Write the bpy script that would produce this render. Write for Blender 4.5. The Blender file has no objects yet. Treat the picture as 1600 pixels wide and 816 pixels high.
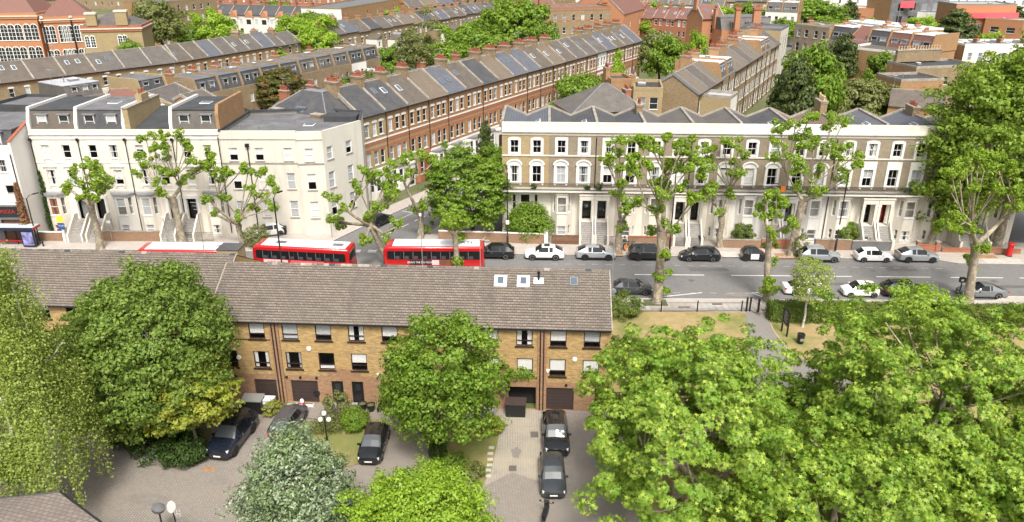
import bpy, bmesh, math, random
import numpy as np
from mathutils import Vector, Matrix
R = random.Random(7)
NR = np.random.default_rng(7)
scene = bpy.context.scene
COL = scene.collection
rad = math.radians
# ------------------------------------------------------------------ camera model (used to read ground positions off the survey)
H, FPX, PITCH = 34.0, 1194.0, rad(22.6)
SP, CP = math.sin(PITCH), math.cos(PITCH)
def G(px, py, z=0.0):
 u, v = (px - 800) / FPX, (py - 408) / FPX
 t = (z - H) / -(SP + v * CP)
 return (u * t, (CP - v * SP) * t)
def ZAT(px, py, Y):
 """X and Z of the view line through a pixel where it crosses the vertical plane at Y"""
 u, v = (px - 800) / FPX, (py - 408) / FPX
 t = Y / (CP - v * SP)
 return (u * t, H - (SP + v * CP) * t)
cam_data = bpy.data.cameras.new('camera')
cam = bpy.data.objects.new('camera', cam_data)
COL.objects.link(cam)
cam.location = (0, 0, H)
cam.rotation_euler = (rad(90) - PITCH, 0, 0)
cam_data.sensor_width = 36.0
cam_data.lens = FPX / 1600 * 36.0
cam_data.clip_start = 0.5
cam_data.clip_end = 6000
scene.camera = cam
# ------------------------------------------------------------------ light
SUN_EL, SUN_AZ = rad(55), rad(170)      # azimuth clockwise from +Y (behind the camera, slightly left)
world = bpy.data.worlds.new('World')
scene.world = world
world.use_nodes = True
nt = world.node_tree
sky = nt.nodes.new('ShaderNodeTexSky')
sky.sky_type = 'NISHITA'
sky.sun_disc = False
sky.sun_elevation = SUN_EL
sky.sun_rotation = SUN_AZ
sky.air_density = 1.0
sky.dust_density = 6.0
sky.ozone_density = 0.6
bgn = nt.nodes['Background']
hs = nt.nodes.new('ShaderNodeHueSaturation')
hs.inputs['Saturation'].default_value = 0.35
nt.links.new(sky.outputs[0], hs.inputs['Color'])
nt.links.new(hs.outputs[0], bgn.inputs[0])
bgn.inputs[1].default_value = 0.12
sd = bpy.data.lights.new('sun', 'SUN')
sd.energy = 2.1
sd.angle = rad(14)
sd.color = (1.0, 0.95, 0.86)
so = bpy.data.objects.new('sun', sd)
COL.objects.link(so)
dirv = Vector((math.sin(SUN_AZ) * math.cos(SUN_EL), math.cos(SUN_AZ) * math.cos(SUN_EL), math.sin(SUN_EL)))
so.rotation_euler = dirv.to_track_quat('Z', 'Y').to_euler()
so.location = (0, 0, 120)
scene.view_settings.view_transform = 'Standard'
scene.view_settings.look = 'None'
scene.view_settings.exposure = 0.74
scene.view_settings.gamma = 1.0
scene.render.engine = 'CYCLES'
cy = scene.cycles
cy.max_bounces = 6
cy.diffuse_bounces = 3
cy.glossy_bounces = 2
cy.transmission_bounces = 3
cy.transparent_max_bounces = 6
cy.use_denoising = True
try:
 cy.denoiser = 'OPENIMAGEDENOISE'
except Exception:
 pass
cy.use_adaptive_sampling = True
cy.adaptive_threshold = 0.015
cy.sample_clamp_indirect = 6
# ------------------------------------------------------------------ materials
MATS = {}
def _new(name):
 m = bpy.data.materials.new(name)
 m.use_nodes = True
 MATS[name] = m
 t = m.node_tree
 return m, t, t.nodes['Principled BSDF']
def _mix(t, fac, a, b, mode='MIX'):
 n = t.nodes.new('ShaderNodeMix'); n.data_type = 'RGBA'; n.blend_type = mode
 for sock, val in ((n.inputs[0], fac), (n.inputs[6], a), (n.inputs[7], b)):
  if isinstance(val, (int, float)): sock.default_value = val
  elif isinstance(val, tuple): sock.default_value = (*val, 1) if len(val) == 3 else val
  else: t.links.new(val, sock)
 return n.outputs[2]
def _noise(t, vec, scale, detail=3, rough=0.6):
 n = t.nodes.new('ShaderNodeTexNoise'); n.inputs['Scale'].default_value = scale
 n.inputs['Detail'].default_value = detail; n.inputs['Roughness'].default_value = rough
 if vec is not None: t.links.new(vec, n.inputs['Vector'])
 return n.outputs[0]
def _ramp(t, v, lo, hi, a=0.0, b=1.0):
 n = t.nodes.new('ShaderNodeMapRange'); n.inputs[1].default_value = lo; n.inputs[2].default_value = hi
 n.inputs[3].default_value = a; n.inputs[4].default_value = b
 t.links.new(v, n.inputs[0]); return n.outputs[0]
def _geo(t): return t.nodes.new('ShaderNodeNewGeometry')
def _wallvec(t, obj=True):
 """(x+y, z, 0): brick courses run level on walls of any heading"""
 tc = t.nodes.new('ShaderNodeTexCoord'); s = t.nodes.new('ShaderNodeSeparateXYZ')
 t.links.new(tc.outputs['Object'], s.inputs[0])
 a = t.nodes.new('ShaderNodeMath'); a.operation = 'ADD'
 t.links.new(s.outputs[0], a.inputs[0]); t.links.new(s.outputs[1], a.inputs[1])
 c = t.nodes.new('ShaderNodeCombineXYZ'); t.links.new(a.outputs[0], c.inputs[0]); t.links.new(s.outputs[2], c.inputs[1])
 return c.outputs[0]
def _bump(t, bsdf, h, strength, dist=0.02):
 b = t.nodes.new('ShaderNodeBump'); b.inputs['Strength'].default_value = strength; b.inputs['Distance'].default_value = dist
 t.links.new(h, b.inputs['Height']); t.links.new(b.outputs[0], bsdf.inputs['Normal'])
def plain(name, col, rough=0.6, metal=0.0, var=0.0, scale=3.0, spec=0.5, coat=0.0):
 m, t, b = _new(name)
 b.inputs['Base Color'].default_value = (*col, 1)
 b.inputs['Roughness'].default_value = rough
 b.inputs['Metallic'].default_value = metal
 b.inputs['Specular IOR Level'].default_value = spec
 b.inputs['Coat Weight'].default_value = coat
 b.inputs['Coat Roughness'].default_value = 0.05
 if var:
  g = _geo(t)
  n = _noise(t, g.outputs['Position'], scale, 5, 0.65)
  f = _ramp(t, n, 0.3, 0.7)
  lo = tuple(c * (1 - var) for c in col); hi = tuple(min(1, c * (1 + var * 0.7)) for c in col)
  t.links.new(_mix(t, f, lo, hi), b.inputs['Base Color'])
 return m
def stained(name, col, dirt, rough=0.75, amount=0.35, streak=True):
 """painted render with weather streaks that run down the wall"""
 m, t, b = _new(name)
 b.inputs['Roughness'].default_value = rough
 g = _geo(t)
 mp = t.nodes.new('ShaderNodeMapping'); mp.inputs['Scale'].default_value = (1.3, 1.3, 0.22 if streak else 1.0)
 t.links.new(g.outputs['Position'], mp.inputs[0])
 n = _noise(t, mp.outputs[0], 0.9, 6, 0.7)
 n2 = _noise(t, g.outputs['Position'], 0.22, 3, 0.5)
 f = _ramp(t, n, 0.5, 0.8, 0, amount)
 base = _mix(t, _ramp(t, n2, 0.35, 0.65), col, tuple(c * 0.93 for c in col))
 t.links.new(_mix(t, f, base, dirt), b.inputs['Base Color'])
 return m
def brick(name, c1, c2, mortar, var, sc=1.35):
 m, t, b = _new(name)
 b.inputs['Roughness'].default_value = 0.85
 v = _wallvec(t)
 br = t.nodes.new('ShaderNodeTexBrick')
 br.inputs['Scale'].default_value = 1.0 / sc
 br.inputs['Brick Width'].default_value = 0.225; br.inputs['Row Height'].default_value = 0.078
 br.inputs['Mortar Size'].default_value = 0.009; br.inputs['Bias'].default_value = 0.0
 br.inputs['Color1'].default_value = (*c1, 1); br.inputs['Color2'].default_value = (*c2, 1); br.inputs['Mortar'].default_value = (*mortar, 1)
 t.links.new(v, br.inputs['Vector'])
 g = _geo(t)
 n = _noise(t, g.outputs['Position'], 0.55, 6, 0.7)
 n2 = _noise(t, v, 5.0, 2, 0.8)
 c = _mix(t, _ramp(t, n, 0.35, 0.72, 0, 0.75), br.outputs[0], var)
 c = _mix(t, _ramp(t, n2, 0.35, 0.7, 0.0, 0.55), c, tuple(x * 0.55 for x in c1))
 t.links.new(c, b.inputs['Base Color'])
 _bump(t, b, br.outputs[1], -0.5, 0.01)
 return m
def slates(name, c1, c2, moss, row=0.25, wid=0.3, amount=0.8):
 """roof covering: courses follow the object's z, joints follow x+y"""
 m, t, b = _new(name)
 b.inputs['Roughness'].default_value = 0.62
 v = _wallvec(t)
 br = t.nodes.new('ShaderNodeTexBrick')
 br.inputs['Scale'].default_value = 1.0
 br.inputs['Brick Width'].default_value = wid; br.inputs['Row Height'].default_value = row * 0.55
 br.inputs['Mortar Size'].default_value = 0.012
 br.inputs['Color1'].default_value = (*c1, 1); br.inputs['Color2'].default_value = (*c2, 1); br.inputs['Mortar'].default_value = (*[x * 0.4 for x in c1], 1)
 t.links.new(v, br.inputs['Vector'])
 g = _geo(t)
 n = _noise(t, g.outputs['Position'], 0.7, 6, 0.7)
 c = _mix(t, _ramp(t, n, 0.4, 0.72, 0, amount), br.outputs[0], moss)
 t.links.new(c, b.inputs['Base Color'])
 return m
def ground_mat(name, a, bcol, scale, rough=0.95, c=None, cscale=0.15, clo=0.5, chi=0.65, bump=0.0):
 m, t, b = _new(name)
 b.inputs['Roughness'].default_value = rough
 g = _geo(t)
 n = _noise(t, g.outputs['Position'], scale, 8, 0.7)
 col = _mix(t, _ramp(t, n, 0.3, 0.7), a, bcol)
 if c is not None:
  n2 = _noise(t, g.outputs['Position'], cscale, 6, 0.65)
  col = _mix(t, _ramp(t, n2, clo, chi), col, c)
 t.links.new(col, b.inputs['Base Color'])
 if bump: _bump(t, b, n, bump, 0.05)
 return m
def leafy(name, c1, c2, c3=None, trans=0.35, rough=0.5):
 m, t, b = _new(name)
 g = _geo(t)
 rnd = g.outputs['Random Per Island']
 col = _mix(t, rnd, c1, c2)
 n = _noise(t, g.outputs['Position'], 0.55, 3, 0.6)
 if c3 is not None:
  col = _mix(t, _ramp(t, n, 0.45, 0.68), col, c3)
 b.inputs['Roughness'].default_value = rough
 b.inputs['Specular IOR Level'].default_value = 0.35
 t.links.new(col, b.inputs['Base Color'])
 tr = t.nodes.new('ShaderNodeBsdfTranslucent')
 hsv = t.nodes.new('ShaderNodeHueSaturation'); hsv.inputs['Hue'].default_value = 0.485; hsv.inputs['Value'].default_value = 1.5
 t.links.new(col, hsv.inputs['Color']); t.links.new(hsv.outputs[0], tr.inputs[0])
 mx = t.nodes.new('ShaderNodeMixShader'); mx.inputs[0].default_value = trans
 t.links.new(b.outputs[0], mx.inputs[1]); t.links.new(tr.outputs[0], mx.inputs[2])
 t.links.new(mx.outputs[0], t.nodes['Material Output'].inputs[0])
 return m
def paving(name, c1, c2, mortar, w, h, var, rot=0.0, msize=0.012, mortar_bump=0.3):
 m, t, b = _new(name)
 b.inputs['Roughness'].default_value = 0.88
 g = _geo(t)
 mp = t.nodes.new('ShaderNodeMapping'); mp.inputs['Rotation'].default_value = (0, 0, rot)
 t.links.new(g.outputs['Position'], mp.inputs[0])
 br = t.nodes.new('ShaderNodeTexBrick'); br.inputs['Scale'].default_value = 1.0
 br.inputs['Brick Width'].default_value = w; br.inputs['Row Height'].default_value = h; br.inputs['Mortar Size'].default_value = msize
 br.inputs['Color1'].default_value = (*c1, 1); br.inputs['Color2'].default_value = (*c2, 1); br.inputs['Mortar'].default_value = (*mortar, 1)
 t.links.new(mp.outputs[0], br.inputs['Vector'])
 n = _noise(t, g.outputs['Position'], 0.35, 6, 0.7)
 c = _mix(t, _ramp(t, n, 0.42, 0.75, 0, 0.8), br.outputs[0], var)
 n3 = _noise(t, g.outputs['Position'], 2.2, 4, 0.7)
 c = _mix(t, _ramp(t, n3, 0.45, 0.8, 0, 0.35), c, tuple(x * 0.6 for x in c1))
 t.links.new(c, b.inputs['Base Color'])
 return m
def bark(name, a, bcol, c):
 m, t, b = _new(name)
 b.inputs['Roughness'].default_value = 0.9
 g = _geo(t)
 vo = t.nodes.new('ShaderNodeTexVoronoi'); vo.inputs['Scale'].default_value = 3.2
 n0 = _noise(t, g.outputs['Position'], 2.0, 3)
 t.links.new(g.outputs['Position'], vo.inputs['Vector'])
 col = _mix(t, _ramp(t, vo.outputs['Distance'], 0.15, 0.55), a, bcol)
 col = _mix(t, _ramp(t, n0, 0.5, 0.62), col, c)
 t.links.new(col, b.inputs['Base Color'])
 _bump(t, b, n0, 0.5, 0.05)
 return m
def glass(name, tint=(0.02, 0.024, 0.028), clear=0.92):
 """window glass: fresnel reflection over a see-through pane"""
 m, t, b = _new(name)
 b.inputs['Base Color'].default_value = (*tint, 1); b.inputs['Roughness'].default_value = 0.04; b.inputs['Specular IOR Level'].default_value = 0.6
 tp = t.nodes.new('ShaderNodeBsdfTransparent')
 mx = t.nodes.new('ShaderNodeMixShader'); mx.inputs[0].default_value = clear
 t.links.new(b.outputs[0], mx.inputs[1]); t.links.new(tp.outputs[0], mx.inputs[2])
 t.links.new(mx.outputs[0], t.nodes['Material Output'].inputs[0])
 return m
stained('stucco_cream', (0.73, 0.685, 0.6), (0.4, 0.33, 0.25), amount=0.5)
stained('stucco_white', (0.76, 0.735, 0.69), (0.46, 0.42, 0.36), amount=0.32)
stained('stucco_ivory', (0.65, 0.62, 0.545), (0.34, 0.28, 0.2), amount=0.5)
stained('white_paint', (0.8, 0.785, 0.75), (0.52, 0.48, 0.43), amount=0.25)
plain('white_gloss', (0.85, 0.85, 0.83), 0.35)
brick('brick_modern', (0.62, 0.42, 0.165), (0.25, 0.145, 0.055), (0.42, 0.34, 0.22), (0.42, 0.265, 0.1))
brick('brick_modern_red', (0.46, 0.265, 0.14), (0.22, 0.11, 0.06), (0.4, 0.31, 0.22), (0.33, 0.18, 0.095))
brick('brick_stock', (0.40, 0.285, 0.15), (0.23, 0.16, 0.085), (0.34, 0.28, 0.2), (0.17, 0.125, 0.08))
brick('brick_stock_yellow', (0.47, 0.36, 0.18), (0.36, 0.26, 0.12), (0.40, 0.34, 0.24), (0.30, 0.22, 0.12))
brick('brick_stock_grey', (0.36, 0.295, 0.205), (0.25, 0.2, 0.135), (0.38, 0.33, 0.26), (0.18, 0.145, 0.105))
brick('brick_brown', (0.50, 0.285, 0.125), (0.32, 0.17, 0.075), (0.36, 0.26, 0.17), (0.28, 0.16, 0.08))
brick('brick_red', (0.42, 0.14, 0.065), (0.33, 0.10, 0.05), (0.38, 0.24, 0.17), (0.38, 0.16, 0.09))
brick('brick_orange', (0.55, 0.23, 0.10), (0.46, 0.17, 0.075), (0.45, 0.3, 0.2), (0.5, 0.24, 0.12))
brick('brick_garden', (0.36, 0.2, 0.11), (0.27, 0.14, 0.08), (0.33, 0.27, 0.2), (0.2, 0.14, 0.09))
slates('slate_dark', (0.06, 0.063, 0.072), (0.085, 0.085, 0.095), (0.11, 0.1, 0.088))
slates('slate_blue', (0.10, 0.11, 0.14), (0.13, 0.138, 0.17), (0.14, 0.14, 0.14))
slates('slate_brown', (0.135, 0.112, 0.095), (0.1, 0.086, 0.075), (0.165, 0.135, 0.1))
slates('slate_tan', (0.22, 0.175, 0.125), (0.175, 0.14, 0.105), (0.14, 0.11, 0.08))
slates('slate_warm', (0.105, 0.096, 0.09), (0.135, 0.12, 0.108), (0.16, 0.14, 0.115))
slates('tile_redbrown', (0.25, 0.11, 0.08), (0.2, 0.09, 0.07), (0.17, 0.1, 0.08))
plain('felt_grey', (0.15, 0.15, 0.155), 0.8, var=0.35, scale=0.5)
plain('felt_dark', (0.055, 0.058, 0.062), 0.8, var=0.35, scale=0.5)
plain('felt_light', (0.42, 0.43, 0.45), 0.7, var=0.2, scale=0.5)
plain('roof_white', (0.72, 0.73, 0.75), 0.6, var=0.15, scale=0.5)
plain('lead', (0.22, 0.225, 0.235), 0.5, var=0.2)
plain('coping', (0.33, 0.295, 0.25), 0.85, var=0.35, scale=1.2)
plain('terracotta', (0.34, 0.11, 0.06), 0.8, var=0.35)
plain('pot_buff', (0.6, 0.45, 0.28), 0.8, var=0.2)
plain('stone_band', (0.66, 0.60, 0.5), 0.8, var=0.15)
plain('black_metal', (0.012, 0.012, 0.013), 0.45)
plain('black_plastic', (0.016, 0.016, 0.017), 0.5)
plain('galvanised', (0.42, 0.43, 0.43), 0.45, 0.6)
plain('white_plastic', (0.8, 0.8, 0.8), 0.4)
plain('brown_frame', (0.035, 0.02, 0.015), 0.5)
plain('garage_brown', (0.055, 0.037, 0.034), 0.55, var=0.15)
plain('dark_interior', (0.02, 0.018, 0.016), 0.9)
plain('curtain_white', (0.86, 0.85, 0.82), 0.9, var=0.1, scale=9)
plain('curtain_grey', (0.55, 0.57, 0.58), 0.9, var=0.15, scale=9)
plain('curtain_rust', (0.5, 0.16, 0.06), 0.9, var=0.3, scale=9)
plain('door_black', (0.015, 0.015, 0.016), 0.3)
plain('door_red', (0.42, 0.03, 0.025), 0.35)
plain('door_grey', (0.2, 0.21, 0.22), 0.4)
glass('pane_clear')
plain('pane_dark', (0.03, 0.033, 0.037), 0.08, spec=0.6)
plain('pane_mid', (0.22, 0.24, 0.26), 0.12, spec=0.6)
plain('pane_pale', (0.5, 0.52, 0.53), 0.2, spec=0.6)
plain('skylight_glass', (0.10, 0.13, 0.17), 0.1, spec=0.6)
plain('step_stone', (0.33, 0.31, 0.29), 0.85, var=0.2)
plain('wood_brown', (0.16, 0.075, 0.04), 0.7, var=0.3, scale=4)
plain('timber_pale', (0.45, 0.34, 0.22), 0.8, var=0.25, scale=4)
plain('blue_plastic', (0.02, 0.1, 0.5), 0.4)
plain('postbox_red', (0.55, 0.02, 0.02), 0.35)
plain('orange_cloth', (0.75, 0.2, 0.03), 0.7)
bark('bark_plane', (0.34, 0.29, 0.21), (0.23, 0.19, 0.135), (0.41, 0.36, 0.27))
bark('bark_dark', (0.15, 0.115, 0.085), (0.1, 0.078, 0.06), (0.2, 0.16, 0.12))
bark('bark_birch', (0.72, 0.69, 0.63), (0.55, 0.52, 0.47), (0.25, 0.22, 0.19))
leafy('leaf_plane', (0.13, 0.25, 0.02), (0.36, 0.48, 0.06), (0.23, 0.36, 0.03))
leafy('leaf_plane_big', (0.09, 0.19, 0.018), (0.43, 0.55, 0.08), (0.17, 0.31, 0.03), trans=0.3)
leafy('leaf_plane_old', (0.11, 0.21, 0.02), (0.34, 0.45, 0.06), (0.19, 0.29, 0.03), trans=0.34)
leafy('leaf_maple', (0.085, 0.162, 0.022), (0.27, 0.365, 0.07), (0.18, 0.26, 0.04))
leafy('leaf_mid', (0.08, 0.175, 0.015), (0.29, 0.4, 0.05), (0.16, 0.28, 0.026))
leafy('leaf_lime', (0.19, 0.33, 0.022), (0.38, 0.53, 0.06), (0.27, 0.42, 0.035))
leafy('leaf_birch', (0.16, 0.25, 0.04), (0.44, 0.51, 0.13), (0.28, 0.36, 0.06))
leafy('leaf_silver', (0.09, 0.17, 0.05), (0.45, 0.5, 0.36), (0.19, 0.27, 0.09), trans=0.2)
leafy('leaf_gold', (0.15, 0.22, 0.03), (0.45, 0.44, 0.06), (0.26, 0.31, 0.035))
leafy('leaf_conifer', (0.05, 0.085, 0.022), (0.12, 0.155, 0.042), (0.09, 0.12, 0.028), trans=0.2)
leafy('leaf_rusty', (0.07, 0.1, 0.02), (0.17, 0.17, 0.04), (0.26, 0.15, 0.055))
leafy('leaf_olive', (0.13, 0.165, 0.045), (0.27, 0.29, 0.09), (0.18, 0.21, 0.06))
leafy('leaf_hedge', (0.07, 0.13, 0.015), (0.16, 0.23, 0.035), (0.2, 0.25, 0.05))
leafy('leaf_ivy', (0.03, 0.07, 0.012), (0.08, 0.14, 0.025))
leafy('leaf_dead', (0.25, 0.13, 0.06), (0.38, 0.21, 0.1))
leafy('leaf_flower', (0.55, 0.04, 0.02), (0.7, 0.12, 0.04))
ground_mat('asphalt', (0.15, 0.145, 0.142), (0.205, 0.198, 0.193), 2.5, c=(0.125, 0.12, 0.117), cscale=0.16, clo=.5, chi=.72)
ground_mat('asphalt_patch', (0.1, 0.097, 0.095), (0.13, 0.126, 0.123), 3.0)
ground_mat('oil_stain', (0.19, 0.168, 0.148), (0.26, 0.232, 0.205), 2.0)
ground_mat('asphalt_park', (0.2, 0.183, 0.168), (0.245, 0.225, 0.207), 2.5, c=(0.22, 0.2, 0.182), cscale=0.3)
ground_mat('soil_garden', (0.1, 0.09, 0.045), (0.1, 0.14, 0.04), 0.3, c=(0.22, 0.18, 0.12), cscale=0.05)
ground_mat('grass_dry', (0.40, 0.29, 0.145), (0.27, 0.21, 0.09), 1.6, c=(0.17, 0.185, 0.05), cscale=0.22, clo=0.47, chi=0.66, bump=0.6)
ground_mat('grass_lawn', (0.15, 0.18, 0.045), (0.2, 0.19, 0.06), 1.8, c=(0.29, 0.22, 0.1), cscale=0.5, bump=0.6)
paving('paving_slab', (0.47, 0.42, 0.375), (0.42, 0.375, 0.34), (0.3, 0.27, 0.24), 0.9, 0.6, (0.38, 0.33, 0.29))
paving('paving_block', (0.33, 0.295, 0.26), (0.255, 0.23, 0.205), (0.18, 0.155, 0.135), 0.26, 0.13, (0.27, 0.225, 0.185), rot=rad(40), msize=0.022)
paving('paving_drive', (0.45, 0.41, 0.345), (0.36, 0.325, 0.27), (0.24, 0.21, 0.17), 0.26, 0.13, (0.43, 0.375, 0.28), rot=rad(-45), msize=0.03)
paving('tile_grey_block', (0.30, 0.245, 0.215), (0.2, 0.165, 0.145), (0.08, 0.065, 0.055), 0.33, 0.29, (0.17, 0.14, 0.12), rot=rad(12), msize=0.022)
plain('kerb_stone', (0.5, 0.47, 0.43), 0.85, var=0.2, scale=2)
plain('road_paint', (0.75, 0.74, 0.72), 0.7, var=0.15, scale=2.5)
plain('road_paint_worn', (0.38, 0.37, 0.36), 0.8, var=0.35, scale=2.0)
plain('iron_cover', (0.13, 0.115, 0.1), 0.7, var=0.2)
plain('leaf_litter', (0.36, 0.2, 0.1), 0.95, var=0.4, scale=4)
# ------------------------------------------------------------------ mesh building
class MB:
 def __init__(s): s.v = []; s.f = []; s.m = []; s.M = None
 def _add(s, pts):
  b = len(s.v)
  if s.M is None: s.v.extend(tuple(p) for p in pts)
  else: s.v.extend(tuple(s.M @ Vector(p)) for p in pts)
  return b
 def poly(s, pts, mat):
  b = s._add(pts); s.f.append(tuple(range(b, b + len(pts)))); s.m.append(mat)
 def box(s, x0, y0, z0, x1, y1, z1, mat, skip=''):
  b = s._add([(x0, y0, z0), (x1, y0, z0), (x1, y1, z0), (x0, y1, z0), (x0, y0, z1), (x1, y0, z1), (x1, y1, z1), (x0, y1, z1)])
  for k, q in (('b', (0, 3, 2, 1)), ('t', (4, 5, 6, 7)), ('f', (0, 1, 5, 4)), ('r', (1, 2, 6, 5)), ('k', (2, 3, 7, 6)), ('l', (3, 0, 4, 7))):
   if k not in skip:
    s.f.append(tuple(b + i for i in q)); s.m.append(mat)
  return s
 def hexa(s, p, mat):
  """eight corners: bottom ring then top ring, counter-clockwise from above"""
  b = s._add(p)
  for q in ((0, 3, 2, 1), (4, 5, 6, 7), (0, 1, 5, 4), (1, 2, 6, 5), (2, 3, 7, 6), (3, 0, 4, 7)):
   s.f.append(tuple(b + i for i in q)); s.m.append(mat)
 def prism(s, ring, z0, z1, mat, top=None, bottom=True):
  """vertical extrusion of a counter-clockwise plan ring"""
  n = len(ring)
  b = s._add([(x, y, z0) for x, y in ring] + [(x, y, z1) for x, y in ring])
  for i in range(n):
   j = (i + 1) % n
   s.f.append((b + i, b + j, b + n + j, b + n + i)); s.m.append(mat)
  s.f.append(tuple(b + n + i for i in range(n))); s.m.append(top or mat)
  if bottom: s.f.append(tuple(b + n - 1 - i for i in range(n))); s.m.append(mat)
 def profile(s, ring, x0, x1, mat, axis='x'):
  """extrusion of a (y, z) ring along x (or an (x, z) ring along y)"""
  n = len(ring)
  if axis == 'x': pts = [(x0, a, c) for a, c in ring] + [(x1, a, c) for a, c in ring]
  else: pts = [(a, x0, c) for a, c in ring] + [(a, x1, c) for a, c in ring]
  b = s._add(pts)
  for i in range(n):
   j = (i + 1) % n
   s.f.append((b + i, b + n + i, b + n + j, b + j)); s.m.append(mat)
  s.f.append(tuple(b + i for i in range(n))); s.m.append(mat)
  s.f.append(tuple(b + n + n - 1 - i for i in range(n))); s.m.append(mat)
 def tube(s, pts, rads, mat, n=8, cap=True):
  pts = [Vector(p) for p in pts]; rings = []
  ref = Vector((0.31, 0.93, 0.2))
  for i, p in enumerate(pts):
   d = (pts[min(i + 1, len(pts) - 1)] - pts[max(i - 1, 0)])
   if d.length < 1e-9: d = Vector((0, 0, 1))
   d.normalize()
   a = d.cross(ref)
   if a.length < 0.1: a = d.cross(Vector((1, 0, 0.1)))
   a.normalize(); c = d.cross(a)
   r = rads[i] if isinstance(rads, (list, tuple)) else rads
   rings.append(s._add([p + (a * math.cos(2 * math.pi * k / n) + c * math.sin(2 * math.pi * k / n)) * r for k in range(n)]))
  for i in range(len(rings) - 1):
   for k in range(n):
    l = (k + 1) % n
    s.f.append((rings[i] + k, rings[i] + l, rings[i + 1] + l, rings[i + 1] + k)); s.m.append(mat)
  if cap:
   s.f.append(tuple(rings[0] + n - 1 - k for k in range(n))); s.m.append(mat)
   s.f.append(tuple(rings[-1] + k for k in range(n))); s.m.append(mat)
  return s
 def lathe(s, prof, mat, n=16, c=(0, 0, 0), axis='z'):
  rings = []
  for r, h in prof:
   pts = []
   for k in range(n):
    a = 2 * math.pi * k / n; x, y = r * math.cos(a), r * math.sin(a)
    if axis == 'z': q = (c[0] + x, c[1] + y, c[2] + h)
    elif axis == 'y': q = (c[0] + x, c[1] + h, c[2] - y)
    else: q = (c[0] + h, c[1] + x, c[2] + y)
    pts.append(q)
   rings.append(s._add(pts))
  for i in range(len(rings) - 1):
   for k in range(n):
    l = (k + 1) % n
    s.f.append((rings[i] + k, rings[i] + l, rings[i + 1] + l, rings[i + 1] + k)); s.m.append(mat)
  s.f.append(tuple(rings[0] + n - 1 - k for k in range(n))); s.m.append(mat)
  s.f.append(tuple(rings[-1] + k for k in range(n))); s.m.append(mat)
  return s
 def mesh(s, name, smooth=False, angle=40):
  me = bpy.data.meshes.new(name)
  me.from_pydata(s.v, [], s.f)
  names = []
  for m in s.m:
   if m not in names: names.append(m)
  for n in names: me.materials.append(MATS[n])
  idx = [names.index(m) for m in s.m]
  me.polygons.foreach_set('material_index', idx)
  if smooth:
   me.polygons.foreach_set('use_smooth', [True] * len(s.f))
   try: me.set_sharp_from_angle(angle=rad(angle))
   except Exception: pass
  me.update()
  return me
 def build(s, name, parent=None, smooth=False, loc=None, rz=0.0, angle=40):
  return put(name, s.mesh(name, smooth, angle), parent, loc, rz)
def put(name, me, parent=None, loc=None, rz=0.0):
 o = bpy.data.objects.new(name, me)
 COL.objects.link(o)
 if loc is not None: o.location = loc
 if rz: o.rotation_euler = (0, 0, rz)
 if parent is not None: o.parent = parent
 return o
def tag(o, label=None, cat=None, group=None, kind=None):
 if label: o['label'] = label
 if cat: o['category'] = cat
 if group: o['group'] = group
 if kind: o['kind'] = kind
 return o
def thing(name, label, cat, loc=(0, 0, 0), rz=0.0, group=None):
 o = bpy.data.objects.new(name, None)
 o.empty_display_size = 0.3
 COL.objects.link(o)
 o.location = loc if len(loc) == 3 else (loc[0], loc[1], 0)
 o.rotation_euler = (0, 0, rz)
 return tag(o, label, cat, group)
KIDS = {}
def kids(o):
 return [c for c in COL.objects if c.parent is o] if False else list(o.children)
def dup(root, loc, rz=0.0, label=None, scale=None):
 r = root.copy(); COL.objects.link(r)
 r.location = loc if len(loc) == 3 else (loc[0], loc[1], 0)
 r.rotation_euler = (0, 0, rz)
 if scale is not None: r.scale = scale if isinstance(scale, tuple) else (scale,) * 3
 if label: r['label'] = label
 for ch in list(root.children):
  c = ch.copy(); COL.objects.link(c); c.parent = r
  for g in list(ch.children):
   d = g.copy(); COL.objects.link(d); d.parent = c
 return r
MESHC = {}
def cached(key, fn):
 if key not in MESHC: MESHC[key] = fn()
 return MESHC[key]
def sheet(name, pts, z, mat, kind='structure'):
 m = MB(); m.poly([(x, y, z) for x, y in pts], mat)
 return tag(m.build(name), kind=kind)
def lerp(a, b, t): return tuple(x + (y - x) * t for x, y in zip(a, b))
def ang(a, b): return math.atan2(b[1] - a[1], b[0] - a[0])
def dist(a, b): return math.hypot(b[0] - a[0], b[1] - a[1])
# ------------------------------------------------------------------ lettering
def text_obj(name, body, size, mat, parent, loc, rot, sx=1.0):
 cu = bpy.data.curves.new(name, 'FONT')
 cu.body = body; cu.size = size; cu.align_x = 'CENTER'; cu.align_y = 'CENTER'; cu.extrude = 0.004
 cu.resolution_u = 3
 tmp = bpy.data.objects.new(name, cu); COL.objects.link(tmp)
 dg = bpy.context.evaluated_depsgraph_get()
 me = bpy.data.meshes.new_from_object(tmp.evaluated_get(dg))
 bpy.data.objects.remove(tmp)
 bpy.data.curves.remove(cu)
 me.materials.clear(); me.materials.append(MATS[mat])
 o = put(name, me, parent)
 o.location = loc; o.rotation_euler = rot; o.scale = (sx, 1, 1)
 return o
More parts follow.
